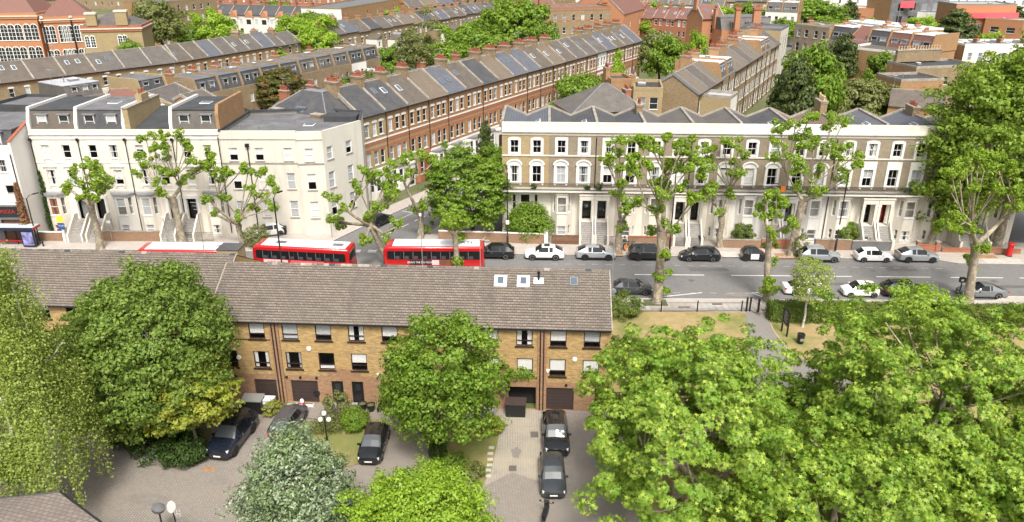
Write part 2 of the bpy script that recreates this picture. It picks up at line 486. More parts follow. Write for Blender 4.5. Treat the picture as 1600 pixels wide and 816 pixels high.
# ------------------------------------------------------------------ walls and windows
def wall_run(m, p0, p1, z0, z1, mat, holes=(), reveal=0.14, rmat=None, back=False):
 """wall face from p0 to p1, outside on the right hand; holes = (centre along, bottom z, width, height)"""
 L = dist(p0, p1); dx, dy = (p1[0] - p0[0]) / L, (p1[1] - p0[1]) / L
 nx, ny = dy, -dx
 hs = [(c - w / 2, c + w / 2, zb, zb + h) for c, zb, w, h in holes]
 xs = sorted({0.0, L, *[h[0] for h in hs], *[h[1] for h in hs]}); zs = sorted({z0, z1, *[h[2] for h in hs], *[h[3] for h in hs]})
 xs = [x for x in xs if -1e-6 <= x <= L + 1e-6]; zs = [z for z in zs if z0 - 1e-6 <= z <= z1 + 1e-6]
 P = lambda a, z, o=0.0: (p0[0] + dx * a - nx * o, p0[1] + dy * a - ny * o, z)
 for k in range(len(zs) - 1):
  run = None
  for i in range(len(xs) - 1):
   cx, cz = (xs[i] + xs[i + 1]) / 2, (zs[k] + zs[k + 1]) / 2
   solid = not any(a < cx < b and c < cz < d for a, b, c, d in hs)
   if solid and run is None: run = xs[i]
   if (not solid or i == len(xs) - 2) and run is not None:
    e = xs[i + 1] if solid else xs[i]
    m.poly([P(run, zs[k]), P(e, zs[k]), P(e, zs[k + 1]), P(run, zs[k + 1])], mat)
    run = None
 rm = rmat or mat
 for a, b, c, d in hs:
  m.poly([P(a, c), P(a, d), P(a, d, reveal), P(a, c, reveal)], rm)
  m.poly([P(b, c), P(b, c, reveal), P(b, d, reveal), P(b, d)], rm)
  m.poly([P(a, d), P(b, d), P(b, d, reveal), P(a, d, reveal)], rm)
  m.poly([P(a, c), P(a, c, reveal), P(b, c, reveal), P(b, c)], rm)
def sash_mesh(w, h, style):
 """window joinery, centred on x, sill at z = 0, outside towards -y"""
 def f():
  m = MB(); fm = {'brown': 'brown_frame', 'grey': 'lead'}.get(style.split('_')[0], 'white_gloss')
  t = 0.06 if w > 0.6 else 0.045
  m.box(-w / 2, 0, 0, -w / 2 + t, 0.08, h, fm); m.box(w / 2 - t, 0, 0, w / 2, 0.08, h, fm)
  m.box(-w / 2 + t, 0, 0, w / 2 - t, 0.08, t * 1.3, fm); m.box(-w / 2 + t, 0, h - t, w / 2 - t, 0.08, h, fm)
  if style == 'brown':
   m.box(-w / 2 + t, 0.005, h * 0.27, w / 2 - t, 0.075, h * 0.27 + 0.07, fm)
  else:
   m.box(-w / 2 + t, 0.01, h * 0.5 - 0.025, w / 2 - t, 0.07, h * 0.5 + 0.025, fm)
  if 'bar' in style:
   m.box(-0.014, 0.03, t * 1.3, 0.014, 0.06, h * 0.5 - 0.025, fm); m.box(-0.014, 0.03, h * 0.5 + 0.025, 0.014, 0.06, h - t, fm)
  if 'six' in style:
   for q in (0.25, 0.75): m.box(-w / 2 + t, 0.03, h * q - 0.014, -0.014, 0.06, h * q + 0.014, fm); m.box(0.014, 0.03, h * q - 0.014, w / 2 - t, 0.06, h * q + 0.014, fm)
  return m.mesh('window')
 return cached(('sash', round(w, 2), round(h, 2), style), f)
def pane_mesh(w, h, mat):
 def f():
  m = MB(); m.box(-w / 2 + 0.045, 0.045, 0.05, w / 2 - 0.045, 0.055, h - 0.045, mat)
  return m.mesh('pane')
 return cached(('pane', round(w, 2), round(h, 2), mat), f)
def curtain_mesh(w, h, style, mat):
 """style: blind part-way down, drape pair, or net over the lower half"""
 def f():
  m = MB()
  if style[0] == 'blind':
   d = h * style[1]; m.box(-w / 2 + 0.05, 0.07, h - 0.04 - d + 0.02, w / 2 - 0.05, 0.08, h - 0.05, mat)
  elif style[0] == 'drape':
   n = 5
   for sgn in (-1, 1):
    for k in range(n):
     a = w / 2 - 0.05 - k * w * style[1] / n; b = a - w * style[1] / n * 0.96
     y = 0.07 + (0.03 if k % 2 else 0)
     x0, x1 = sorted((sgn * a, sgn * b)); m.box(x0, y, 0.06, x1, y + 0.012, h - 0.05, mat)
  else:
   m.box(-w / 2 + 0.05, 0.07, 0.06, w / 2 - 0.05, 0.08, h * style[1], mat)
  return m.mesh('curtain')
 return cached(('curt', round(w, 2), round(h, 2), style, mat), f)
def add_window(par, p0, p1, c, zb, w, h, style='white', curtain=None, detail=2, depth=0.09, pane=None, sill=None):
 L = dist(p0, p1); dx, dy = (p1[0] - p0[0]) / L, (p1[1] - p0[1]) / L
 a = math.atan2(dy, dx); nx, ny = dy, -dx
 loc = (p0[0] + dx * c - nx * depth, p0[1] + dy * c - ny * depth, zb)
 o = put('window', sash_mesh(w, h, style), par, loc, a)
 if detail >= 2:
  put('pane', pane_mesh(w, h, 'pane_clear'), o)
  if curtain: put('curtain', curtain_mesh(w, h, *curtain), o)
 else:
  put('pane', pane_mesh(w, h, pane or 'pane_dark'), o)
 if sill:
  def f():
   m = MB(); m.box(-w / 2 - 0.1, -depth - 0.09, -0.1, w / 2 + 0.1, -0.012, 0.0, sill); return m.mesh('sill')
  put('sill', cached(('sill', round(w, 2), sill, depth), f), o)
 return o
def rnd_curtain(r, p=0.75):
 if r.random() > p: return None
 k = r.choice(['blind', 'blind', 'drape', 'drape', 'net', 'full'])
 mat = r.choice(['curtain_white', 'curtain_white', 'curtain_grey'])
 if k == 'blind': return (('blind', r.choice([0.35, 0.5, 0.65])), mat)
 if k == 'full': return (('blind', 0.93), mat)
 if k == 'drape': return (('drape', r.choice([0.2, 0.3])), mat)
 return (('net', r.choice([0.45, 0.9])), mat)
def rnd_pane(r): return r.choice(['pane_dark', 'pane_dark', 'pane_mid', 'pane_pale'])
def pot_mesh(mat, h=0.75):
 def f():
  m = MB(); m.lathe([(0.13, 0), (0.1, h * 0.7), (0.135, h * 0.8), (0.135, h * 0.88), (0.11, h), (0.08, h), (0.09, h * 0.9)], mat, 8); return m.mesh('chimney_pot', True)
 return cached(('pot', mat, h), f)
def add_chimney(par, x, y, z0, z1, w, d, npots, bmat, r, along='y', pot=None):
 """brick stack with a corbelled head and a row of pots"""
 def f():
  m = MB(); h = z1 - z0
  m.box(-w / 2, -d / 2, 0, w / 2, d / 2, h - 0.32, bmat)
  m.box(-w / 2 - 0.06, -d / 2 - 0.06, h - 0.32, w / 2 + 0.06, d / 2 + 0.06, h - 0.12, bmat)
  m.box(-w / 2 - 0.1, -d / 2 - 0.1, h - 0.12, w / 2 + 0.1, d / 2 + 0.1, h, 'coping'); return m.mesh('chimney')
 o = put('chimney', cached(('chim', round(w, 2), round(d, 2), round(z1 - z0, 2), bmat), f), par, (x, y, z0))
 n = npots
 for k in range(n):
  t = (k + 0.5) / n - 0.5
  put('chimney_pot', pot_mesh(pot or 'terracotta', r.choice([0.45, 0.6, 0.75])), o, ((t * (w - 0.1), 0, z1 - z0) if along == 'x' else (0, t * (d - 0.1), z1 - z0)))
 return o
def skylight(par, x, y, z, w, h, slope, rz=0.0, frame='lead'):
 """roof window lying on a slope that rises towards +y"""
 def f():
  m = MB(); m.M = Matrix.Rotation(slope, 4, 'X')
  m.box(-w / 2, -h / 2, 0.0, w / 2, h / 2, 0.09, frame); m.box(-w / 2 + 0.07, -h / 2 + 0.07, 0.091, w / 2 - 0.07, h / 2 - 0.07, 0.1, 'skylight_glass'); return m.mesh('skylight')
 return put('skylight', cached(('sky', w, h, round(slope, 3), frame), f), par, (x, y, z), rz)
# ------------------------------------------------------------------ generic house (local: x along the front, y into the plot, z up)
def dormer_mesh(w, h, d, cheek='lead', top='lead'):
 def f():
  m = MB()
  m.box(-w / 2, 0, 0, -w / 2 + 0.12, d, h, cheek, 'b'); m.box(w / 2 - 0.12, 0, 0, w / 2, d, h, cheek, 'b')
  m.box(-w / 2 + 0.12, 0.16, 0, w / 2 - 0.12, 0.2, h, 'dark_interior')
  m.box(-w / 2 - 0.08, -0.1, h, w / 2 + 0.08, d, h + 0.12, top)
  return m.mesh('dormer')
 return cached(('dorm', w, h, d, cheek, top), f)
def add_dormer(par, x, y, z, w=1.3, h=1.5, d=1.4, style='white', detail=1, curtain=None, pane=None, cheek='lead', top='lead'):
 o = put('dormer', dormer_mesh(w, h, d, cheek, top), par, (x, y, z))
 wd = put('window', sash_mesh(w - 0.24, h - 0.02, style), o, (0, 0.02, 0.01))
 # sub-part level stops here: pane stays inside the same window
 def f():
  m = MB(); ww, hh = w - 0.24, h - 0.02; m.box(-ww / 2 + 0.045, 0.045, 0.05, ww / 2 - 0.045, 0.055, hh - 0.045, pane or 'pane_dark')
  return m.mesh('pane')
 put('pane', cached(('dpane', w, h, pane), f), o, (0, 0.02, 0.01))
 return o
def front_face(m, W, z0, z1, mat, holes): wall_run(m, (0, 0), (W, 0), z0, z1, mat, holes)
def shell(W, D, zE, front, side, holes, bands=(), base=None, gable=0.0, ridge=None, back=None, zbase=0.0, split=None, rmat=None):
 """closed walls of a house with window openings in the front; gable = rise of the gable triangles at mid depth"""
 m = MB()
 if split:       # lower storey in another brick
  zs, fm2 = split
  lo = []; hi = []
  for c, zb, w, h in holes:
   if zb + h <= zs: lo.append((c, zb, w, h))
   elif zb >= zs: hi.append((c, zb, w, h))
  wall_run(m, (0, 0), (W, 0), zbase, zs, fm2, lo); wall_run(m, (0, 0), (W, 0), zs, zE, front, hi)
 else:
  wall_run(m, (0, 0), (W, 0), zbase, zE, front, holes, rmat=rmat)
 wall_run(m, (W, 0), (W, D), zbase, zE, side); wall_run(m, (W, D), (0, D), zbase, zE, back or side); wall_run(m, (0, D), (0, 0), zbase, zE, side)
 if gable:
  r = ridge if ridge is not None else D / 2
  m.poly([(W, 0, zE), (W, D, zE), (W, r, zE + gable)], side); m.poly([(0, D, zE), (0, 0, zE), (0, r, zE + gable)], side)
 for z, h, mat, pr in bands: m.box(0.001, -pr, z, W - 0.001, 0.02, z + h, mat)
 return m
def pitch_roof(W, D, zE, rise, mat, over=0.28, ridge=None, th=0.12, ridge_mat='coping', ext=0.0):
 r = ridge if ridge is not None else D / 2
 m = MB(); k = rise / r; k2 = rise / (D - r)
 zf = zE - over * k + 0.02; zb = zE - over * k2 + 0.02; zt = zE + rise + 0.02
 x0, x1 = -ext, W + ext
 m.hexa([(x0, -over, zf), (x1, -over, zf), (x1, r, zt), (x0, r, zt), (x0, -over, zf + th), (x1, -over, zf + th), (x1, r, zt + th), (x0, r, zt + th)], mat)
 m.hexa([(x0, r, zt), (x1, r, zt), (x1, D + over, zb), (x0, D + over, zb), (x0, r, zt + th), (x1, r, zt + th), (x1, D + over, zb + th), (x0, D + over, zb + th)], mat)
 m.box(x0, r - 0.12, zt + th - 0.06, x1, r + 0.12, zt + th + 0.07, ridge_mat)
 return m
def party_wall(D, zE, rise, r, mat, over=0.1, th=0.3, up=0.35):
 def f():
  m = MB(); k = rise / r; k2 = rise / (D - r)
  for y0, z0, y1, z1 in ((-over, zE - over * k, r, zE + rise), (r, zE + rise, D, zE)):
   m.hexa([(-th / 2, y0, z0 - 0.2), (th / 2, y0, z0 - 0.2), (th / 2, y1, z1 - 0.2), (-th / 2, y1, z1 - 0.2), (-th / 2, y0, z0 + up), (th / 2, y0, z0 + up), (th / 2, y1, z1 + up), (-th / 2, y1, z1 + up)], mat)
  return m.mesh('party_wall')
 return cached(('party', D, zE, rise, r, mat, up), f)
def terrace_house(label, group, loc, rz, W, sp, r, first=False, last=False, cat='house', name='terraced_house'):
 D, zE = sp['D'], sp['zE']
 t = thing(name, label, cat, (loc[0], loc[1], 0), rz, group)
 det = sp.get('detail', 1); holes = []; wins = []
 for fl in sp['floors']:
  zb, h, fr, w = fl[:4]; style = fl[4] if len(fl) > 4 else 'white'; opt = fl[5] if len(fl) > 5 else {}
  for q in fr: holes.append((q * W, zb, w, h)); wins.append((q * W, zb, w, h, style, opt))
 roof = sp['roof']; rise = sp.get('rise', 3.2); rd = sp.get('ridge', D / 2)
 sm = sp.get('side', sp['wall'])
 bands = list(sp.get('bands', ()))
 bands = [b if len(b) == 4 else (*b, 0.06) for b in bands]
 shell(W, D, zE, sp['wall'], sm, holes, bands, gable=rise if roof == 'pitch' else 0, ridge=rd, split=sp.get('split'), rmat=sp.get('rmat')).build('wall', t)
 for c, zb, w, h, style, opt in wins:
  add_window(t, (0, 0), (W, 0), c, zb, w, h, style, rnd_curtain(r), det, depth=sp.get('wdepth', .09), pane=rnd_pane(r), sill=opt.get('sill', 'stone_band'))
  if opt.get('head'):
   hm = opt['head']
   def f():
    m = MB(); a = w / 2 + 0.12
    m.profile([(-a, 0), (a, 0), (a, 0.22), (a * 0.6, 0.34), (-a * 0.6, 0.34), (-a, 0.22)], -0.05, 0.03, hm, 'y'); return m.mesh('window_head')
   put('window_head', cached(('head', w, hm), f), t, (c, 0, zb + h))
 rm = sp['roofs'] if isinstance(sp['roofs'], str) else r.choice(sp['roofs'])
 if roof == 'pitch':
  pitch_roof(W, D, zE, rise, rm, ridge=rd).build('roof', t)
  if sp.get('party', True):
   pm = sp.get('party_mat', 'coping')
   put('party_wall', party_wall(D, zE, rise, rd, pm), t, (0.0, 0, 0.02))
   if last: put('party_wall', party_wall(D, zE, rise, rd, pm), t, (W, 0, 0.02))
  sl = math.atan2(rise, rd)
  if r.random() < sp.get('sky', 0.5):
   for k in range(r.choice([1, 1, 2, 2])):
    y = rd * r.uniform(0.4, 0.7); skylight(t, W * (0.3 + 0.35 * k), y, zE + rise * y / rd + 0.14, 0.75, 1.2, sl, frame=r.choice(['lead', 'white_gloss']))
 elif roof == 'mansard':
  mh = sp.get('mh', 2.5); sb = sp.get('setback', 0.9)
  m = MB(); a = 0.35
  m.hexa([(0, a, zE + 0.003), (W, a, zE + 0.003), (W, D, zE + 0.003), (0, D, zE + 0.003), (0, a + sb, zE + mh), (W, a + sb, zE + mh), (W, D - 0.3, zE + mh), (0, D - 0.3, zE + mh)], rm)
  m.box(0.02, a + sb - 0.1, zE + mh + 0.003, W - 0.02, D - 0.32, zE + mh + 0.12, sp.get('flat', 'felt_grey'))
  m.build('roof', t)
  for q in sp.get('dorm', (0.28, 0.72)):
   add_dormer(t, q * W, a + 0.28, zE + 0.45, sp.get('dw', 1.25), min(1.55, mh - 0.7), 1.5, pane=rnd_pane(r))
  if sp.get('party', True):
   def f():
    m = MB(); ring = [(0.2, zE - 0.1), (D, zE - 0.1), (D, zE + mh + 0.45), (a + sb - 0.2, zE + mh + 0.45), (0.2, zE + 0.55)]
    m.profile(ring, -0.17, 0.17, sp.get('party_mat', 'stucco_white')); return m.mesh('party_wall')
   pm = cached(('mparty', D, zE, mh, sb, sp.get('party_mat')), f)
   put('party_wall', pm, t, (0, 0, 0))
   if last: put('party_wall', pm, t, (W, 0, 0))
  m = MB(); m.box(0, 0, zE - 0.001, W, 0.3, zE + 0.12, sp.get('parapet', 'stucco_white')); m.build('parapet', t)
 elif roof == 'flat':
  m = MB(); m.box(0.25, 0.25, zE - 0.2, W - 0.25, D - 0.25, zE + 0.02, rm); m.build('roof', t)
  m = MB(); pm = sp.get('parapet', sp['wall'])
  m.box(-0.02, -0.03, zE + 0.002, W + 0.02, 0.28, zE + 0.5, pm); m.box(-0.02, D - 0.28, zE + 0.002, W + 0.02, D + 0.03, zE + 0.5, pm)
  m.box(-0.02, 0.28, zE + 0.002, 0.25, D - 0.28, zE + 0.5, pm); m.box(W - 0.25, 0.28, zE + 0.002, W + 0.02, D - 0.28, zE + 0.5, pm); m.build('parapet', t)
 if sp.get('gutter', roof == 'pitch'):
  m = MB(); m.box(0.01, -0.42, zE - 0.16, W - 0.01, -0.29, zE - 0.05, 'black_plastic'); m.build('gutter', t)
 if roof in ('flat', 'mansard') and D > 5:
  zt = zE + (0.03 if roof == 'flat' else sp.get('mh', 2.5) + .13)
  for k in range(r.choice([0, 1, 1, 2])):
   x, y = W * r.uniform(.25, .75), D * r.uniform(.45, .75); m = MB(); q = r.uniform(.3, .8)
   if r.random() < .5: m.box(x - q, y - .5, zt, x + q, y + .5, zt + .35, 'lead'); m.box(x - q + .1, y - .4, zt + .351, x + q - .1, y + .4, zt + .42, 'white_plastic'); m.build('roof_dome', t)
   else: m.tube([(x, y, zt - .02), (x, y, zt + .9)], .09, 'lead', 6); m.build('roof_vent', t)
 if r.random() < sp.get('aer', .35):
  x, y = .25, rd + .3; z = zE + (rise if roof == 'pitch' else 2.0); m = MB(); h = r.uniform(2.2, 3.4); m.tube([(x, y, z - .3), (x, y, z + h)], .03, 'galvanised', 4)
  for k in range(5): m.tube([(x - .4 + .05 * k, y - .5 + .25 * k, z + h - .1), (x + .4 - .05 * k, y - .5 + .25 * k, z + h - .1)], .015, 'galvanised', 3)
  m.tube([(x, y - .6, z + h - .1), (x, y + .6, z + h - .1)], .02, 'galvanised', 3); m.build('aerial', t)
 if sp.get('pipe', False) and (first or r.random() < 0.7):
  m = MB(); m.tube([(0.02, -0.1, 0.1), (0.02, -0.1, zE - 0.15)], 0.06, 'black_metal', 6); m.build('drainpipe', t)
 np_ = sp.get('pots', 0)
 if np_ and r.random() < sp.get('chim_p', 1.0):
  top = zE + (rise if roof == 'pitch' else sp.get('mh', 2.5) if roof == 'mansard' else .4) + sp.get('ch', 1.5)
  add_chimney(t, 0.0, sp.get('chy', rd), zE + (rise * 0.6 if roof == 'pitch' else 0.0), top, 0.7, sp.get('cd', 1.8), np_, sp.get('chmat', 'brick_brown'), r, pot=sp.get('pot'))
 return t
ORD = ['first', 'second', 'third', 'fourth', 'fifth', 'sixth', 'seventh', 'eighth', 'ninth', 'tenth', 'eleventh', 'twelfth', 'thirteenth', 'fourteenth', 'fifteenth', 'sixteenth', 'seventeenth', 'eighteenth', 'nineteenth', 'twentieth', 'twenty-first', 'twenty-second', 'twenty-third', 'twenty-fourth']
def row(a, b, n, sp, group, lab, seed, bays=None, flip=False, variants=None):
 """n joined houses whose eaves run from a to b (ground coordinates), fronts on the right hand of a->b"""
 r = random.Random(seed); W = dist(a, b) / n; rz = ang(a, b); out = []
 for i in range(n):
  s = dict(sp)
  if variants and i in variants: s.update(variants[i])
  if sp.get('jit'): s['zE'] += r.uniform(-.35, .35); s['rise'] = s.get('rise', 3) + r.uniform(-.3, .3)
  p = lerp(a, b, i / n)
  o = terrace_house(lab.format(ORD[i]), group, p, rz, W, s, r, i == 0, i == n - 1)
  if bays: bays(o, W, i, r)
  out.append(o)
 return out
def canted_bay(par, x, w, d, z0, z1, mat, holes_front, holes_side, roofm, r, name='bay', detail=2, sill=None, style='white', top_over=0.08, curtain=None, rh=0.12):
 """three-sided bay on a facade; side cants go back at 45 degrees or so"""
 m = MB(); k = min(d * 0.8, w * 0.28)
 A, B, C, E = (x - w / 2, 0), (x - w / 2 + k, -d), (x + w / 2 - k, -d), (x + w / 2, 0)
 fw = dist(B, C); sw = dist(A, B)
 wall_run(m, A, B, z0, z1, mat, [(sw / 2, zb, ww, h) for zb, ww, h in holes_side])
 wall_run(m, B, C, z0, z1, mat, [(fw / 2, zb, ww, h) for zb, ww, h in holes_front])
 wall_run(m, C, E, z0, z1, mat, [(sw / 2, zb, ww, h) for zb, ww, h in holes_side])
 o = m.build(name, par)
 m = MB(); t = top_over
 m.prism([(A[0] - t, -0.002), (B[0] - t, B[1] - t), (C[0] + t, C[1] - t), (E[0] + t, -0.002)], z1 + 0.001, z1 + rh, roofm); m.build('bay_roof', o)
 for zb, ww, h in holes_front: add_window(par, B, C, fw / 2, zb, ww, h, style, curtain if curtain else rnd_curtain(r), detail, sill=sill)
 for zb, ww, h in holes_side:
  add_window(par, A, B, sw / 2, zb, ww, h, style, None, detail); add_window(par, C, E, sw / 2, zb, ww, h, style, None, detail)
 return o
def railing(m, p0, p1, z, h, step, mat='black_metal', r=0.012, top=0.025):
 L = dist(p0, p1); n = max(2, int(L / step)); dx, dy = (p1[0] - p0[0]) / L, (p1[1] - p0[1]) / L
 for i in range(n + 1):
  x, y = p0[0] + dx * L * i / n, p0[1] + dy * L * i / n
  m.box(x - r, y - r, z, x + r, y + r, z + h, mat)
 m.tube([(p0[0], p0[1], z + h), (p1[0], p1[1], z + h)], top, mat, 4); m.tube([(p0[0], p0[1], z + 0.12), (p1[0], p1[1], z + 0.12)], top, mat, 4)
# ------------------------------------------------------------------ cars (local: x forward, z up, wheels on z = 0)
CAR_TYPES = {
 # L, W, H, ground clearance, belt height, wheel radius, [front overhang, wheelbase], cabin stations (fractions of L from the nose): cowl, roof front, roof rear, tail
 'suv': dict(L=4.65, W=1.9, H=1.66, zb=0.26, belt=1.02, hood=0.98, nose=0.86, wr=0.37, fo=0.88, wb=2.75, cowl=0.26, rf=0.42, rr=0.84, tail=0.965, deck=1.04, tail_w=0.93),
 'boxsuv': dict(L=4.85, W=1.95, H=1.8, zb=0.28, belt=1.12, hood=1.1, nose=0.98, wr=0.39, fo=0.9, wb=2.85, cowl=0.27, rf=0.40, rr=0.9, tail=0.975, deck=1.14, tail_w=0.97),
 'coupesuv': dict(L=4.6, W=1.88, H=1.6, zb=0.25, belt=1.03, hood=0.97, nose=0.84, wr=0.37, fo=0.9, wb=2.7, cowl=0.27, rf=0.43, rr=0.77, tail=0.96, deck=1.06, tail_w=0.92),
 'hatch': dict(L=4.1, W=1.75, H=1.47, zb=0.2, belt=0.92, hood=0.88, nose=0.72, wr=0.31, fo=0.82, wb=2.55, cowl=0.25, rf=0.43, rr=0.83, tail=0.97, deck=0.95, tail_w=0.93),
 'smallhatch': dict(L=3.65, W=1.63, H=1.49, zb=0.2, belt=0.93, hood=0.92, nose=0.76, wr=0.29, fo=0.68, wb=2.4, cowl=0.22, rf=0.41, rr=0.86, tail=0.975, deck=0.97, tail_w=0.95),
 'mpv': dict(L=4.6, W=1.78, H=1.57, zb=0.2, belt=0.97, hood=0.93, nose=0.74, wr=0.32, fo=0.95, wb=2.75, cowl=0.2, rf=0.42, rr=0.86, tail=0.975, deck=1.0, tail_w=0.93),
 'micro': dict(L=2.72, W=1.66, H=1.55, zb=0.2, belt=0.97, hood=0.98, nose=0.8, wr=0.29, fo=0.45, wb=1.85, cowl=0.2, rf=0.42, rr=0.84, tail=0.96, deck=1.0, tail_w=0.95),
 'saloon': dict(L=4.75, W=1.82, H=1.43, zb=0.19, belt=0.9, hood=0.88, nose=0.72, wr=0.33, fo=0.85, wb=2.8, cowl=0.29, rf=0.45, rr=0.68, tail=0.88, deck=0.97, tail_w=0.9),
}
def car_paint(name, col, rough=0.18, metal=0.0):
 if name not in MATS: plain(name, col, rough, metal, coat=0.6)
 return name
for _n, _c, _m in (('paint_black', (0.012, 0.013, 0.015), 0), ('paint_white', (0.78, 0.78, 0.77), 0), ('paint_silver', (0.5, 0.52, 0.55), 0.5), ('paint_grey', (0.2, 0.205, 0.21), 0.3), ('paint_stone', (0.3, 0.32, 0.33), 0.2), ('paint_navy', (0.012, 0.016, 0.028), 0), ('paint_dark', (0.05, 0.055, 0.06), 0.2), ('paint_gunmetal', (0.1, 0.1, 0.11), 0.3), ('bus_red', (0.43, 0.01, 0.014), 0)):
 car_paint(_n, _c, 0.2, _m)
plain('car_glass', (0.012, 0.014, 0.016), 0.05, spec=0.45)
plain('screen_glass', (0.08, 0.09, 0.095), 0.06, spec=0.7)
plain('seat_blue', (.05, .055, .075), .6)
plain('tyre', (0.012, 0.012, 0.012), 0.8)
plain('alloy', (0.5, 0.5, 0.51), 0.3, 0.7)
plain('alloy_dark', (0.03, 0.03, 0.032), 0.35, 0.5)
plain('lamp_clear', (0.75, 0.77, 0.8), 0.08, spec=0.8)
plain('lamp_red', (0.45, 0.01, 0.01), 0.12)
plain('plate_white', (0.82, 0.82, 0.8), 0.5)
plain('plate_yellow', (0.8, 0.55, 0.03), 0.5)
def car_bodies(kind):
 """(body, glass side, windscreen, rear screen, roof, trim) vertex data for a body style"""
 s = CAR_TYPES[kind]; L, W, Hh = s['L'], s['W'], s['H']; hw = W / 2
 st = []   # (fraction, z bottom, half width at sill, shoulder half width, belt z, top z, top half width, cabin flag)
 nose, hood, belt, deck = s['nose'], s['hood'], s['belt'], s['deck']
 def S(f, zb, ws, wsh, zbelt, zt, wt, cab): st.append((f, zb, ws * hw, wsh * hw, zbelt, zt, wt * hw, cab))
 S(0.0, s['zb'] + 0.08, 0.62, 0.66, nose - 0.2, nose - 0.12, 0.58, 0)
 S(0.012, s['zb'], 0.76, 0.80, nose - 0.1, nose - 0.03, 0.70, 0)
 S(0.05, s['zb'] - 0.03, 0.90, 0.93, nose - 0.02, nose + 0.04, 0.78, 0)
 S(0.11, s['zb'] - 0.03, 0.96, 0.985, (nose + hood) / 2 - 0.03, (nose + hood) / 2 + 0.06, 0.80, 0)
 S(0.2 if s['cowl'] > 0.22 else s['cowl'] - 0.03, s['zb'] - 0.03, 0.97, 1.0, hood - 0.02, hood + 0.05, 0.80, 0)
 S(s['cowl'], s['zb'] - 0.03, 0.97, 1.0, belt - 0.02, hood + 0.07, 0.80, 1)
 mid = (s['cowl'] + s['rf']) / 2
 S(mid, s['zb'] - 0.03, 0.97, 1.0, belt, (hood + 0.07 + Hh) / 2 + 0.03, 0.76, 1)
 S(s['rf'], s['zb'] - 0.03, 0.97, 1.0, belt, Hh - 0.02, 0.70, 2)
 S((s['rf'] * 2 + s['rr']) / 3 - 0.012, s['zb'] - 0.03, 0.97, 1.0, belt, Hh, 0.69, 2)
 b = (s['rf'] * 0.95 + s['rr'] * 1.05) / 2
 S(b - 0.012, s['zb'] - 0.03, 0.97, 1.0, belt + 0.01, Hh, 0.69, 3)
 S(b + 0.012, s['zb'] - 0.03, 0.97, 1.0, belt + 0.01, Hh, 0.69, 2)
 q = s['rr'] - 0.06
 S(q, s['zb'] - 0.03, 0.97, 0.99, belt + 0.03, Hh - 0.03, 0.68, 4)
 S(s['rr'], s['zb'] - 0.03, 0.96, 0.98, belt + 0.04, Hh - 0.06, 0.67, 5)
 if s['tail'] > 0.93:
  S(s['tail'], s['zb'], 0.92 * s['tail_w'] / 0.93, 0.95, deck, deck + 0.05, 0.72, 6)
  S(0.985, s['zb'], 0.88, 0.91, deck - 0.06, deck + 0.0, 0.74, 7)
  S(1.0, s['zb'] + 0.1, 0.8, 0.82, deck - 0.25, deck - 0.16, 0.68, 7)
 else:
  S(s['tail'], s['zb'], 0.95, 0.97, deck - 0.06, deck + 0.02, 0.74, 6)
  S(0.965, s['zb'], 0.90, 0.93, deck - 0.07, deck + 0.01, 0.74, 7)
  S(0.985, s['zb'], 0.86, 0.88, deck - 0.1, deck - 0.04, 0.7, 7)
  S(1.0, s['zb'] + 0.1, 0.78, 0.8, deck - 0.25, deck - 0.18, 0.64, 7)
 secs = []
 for f, zb, ws, wsh, zbelt, zt, wt, cab in st:
  x = L / 2 - f * L
  half = [(ws * 0.8, zb), (ws, zb + 0.1), (wsh, zb + (zbelt - zb) * 0.55), (wsh * 0.985, zbelt - 0.07), (wsh * 0.94, zbelt), (wt, zt - 0.045 if cab else zt - 0.03), (wt * 0.8, zt + (0.0 if cab else 0.005)), (0.0, zt + 0.03)]
  secs.append((x, half, cab))
 parts = {k: MB() for k in ('body', 'side', 'front', 'rear', 'roof')}
 def full(sec):
  x, half, cab = sec
  return [(x, -y, z) for y, z in half] + [(x, y, z) for y, z in half[-2::-1]]
 n = 15
 rings = [full(s_) for s_ in secs]
 for i in range(len(rings) - 1):
  c0, c1 = secs[i][2], secs[i + 1][2]
  for k in range(n - 1):
   kk = k if k < 7 else 13 - k       # band number from the sill
   tgt = 'body'
   if kk == 4 and c0 in (1, 2, 4) and c1 in (1, 2, 3, 4) and not (c0 == 1 and c1 == 1): tgt = 'side'
   if kk == 4 and c0 == 2 and c1 == 3 or kk == 4 and c0 == 2 and c1 == 4: tgt = 'side'
   if kk >= 5 and c0 == 1 and c1 in (1, 2): tgt = 'front'
   if kk >= 5 and c0 == 5 and c1 == 6: tgt = 'rear'
   if kk >= 5 and c0 in (2, 3, 4) and c1 in (2, 3, 4, 5): tgt = 'roof'
   p = parts[tgt]
   p.poly([rings[i][k], rings[i + 1][k], rings[i + 1][k + 1], rings[i][k + 1]], 'paint_black')
  p = parts['body']
 parts['body'].poly(rings[0], 'paint_black'); parts['body'].poly(rings[-1][::-1], 'paint_black')
 for i in range(len(rings) - 1):
  parts['body'].poly([rings[i][0], rings[i][-1], rings[i + 1][-1], rings[i + 1][0]], 'paint_black')
 return parts, s
def weld(mb):
 """merge coincident corners so that smooth shading runs across the panel"""
 key, v, mp = {}, [], []
 for p in mb.v:
  k = (round(p[0], 4), round(p[1], 4), round(p[2], 4))
  if k not in key: key[k] = len(v); v.append(p)
  mp.append(key[k])
 mb.f = [tuple(dict.fromkeys(mp[i] for i in f)) for f in mb.f]
 keep = [i for i, f in enumerate(mb.f) if len(f) > 2]
 mb.f = [mb.f[i] for i in keep]; mb.m = [mb.m[i] for i in keep]; mb.v = v
 return mb
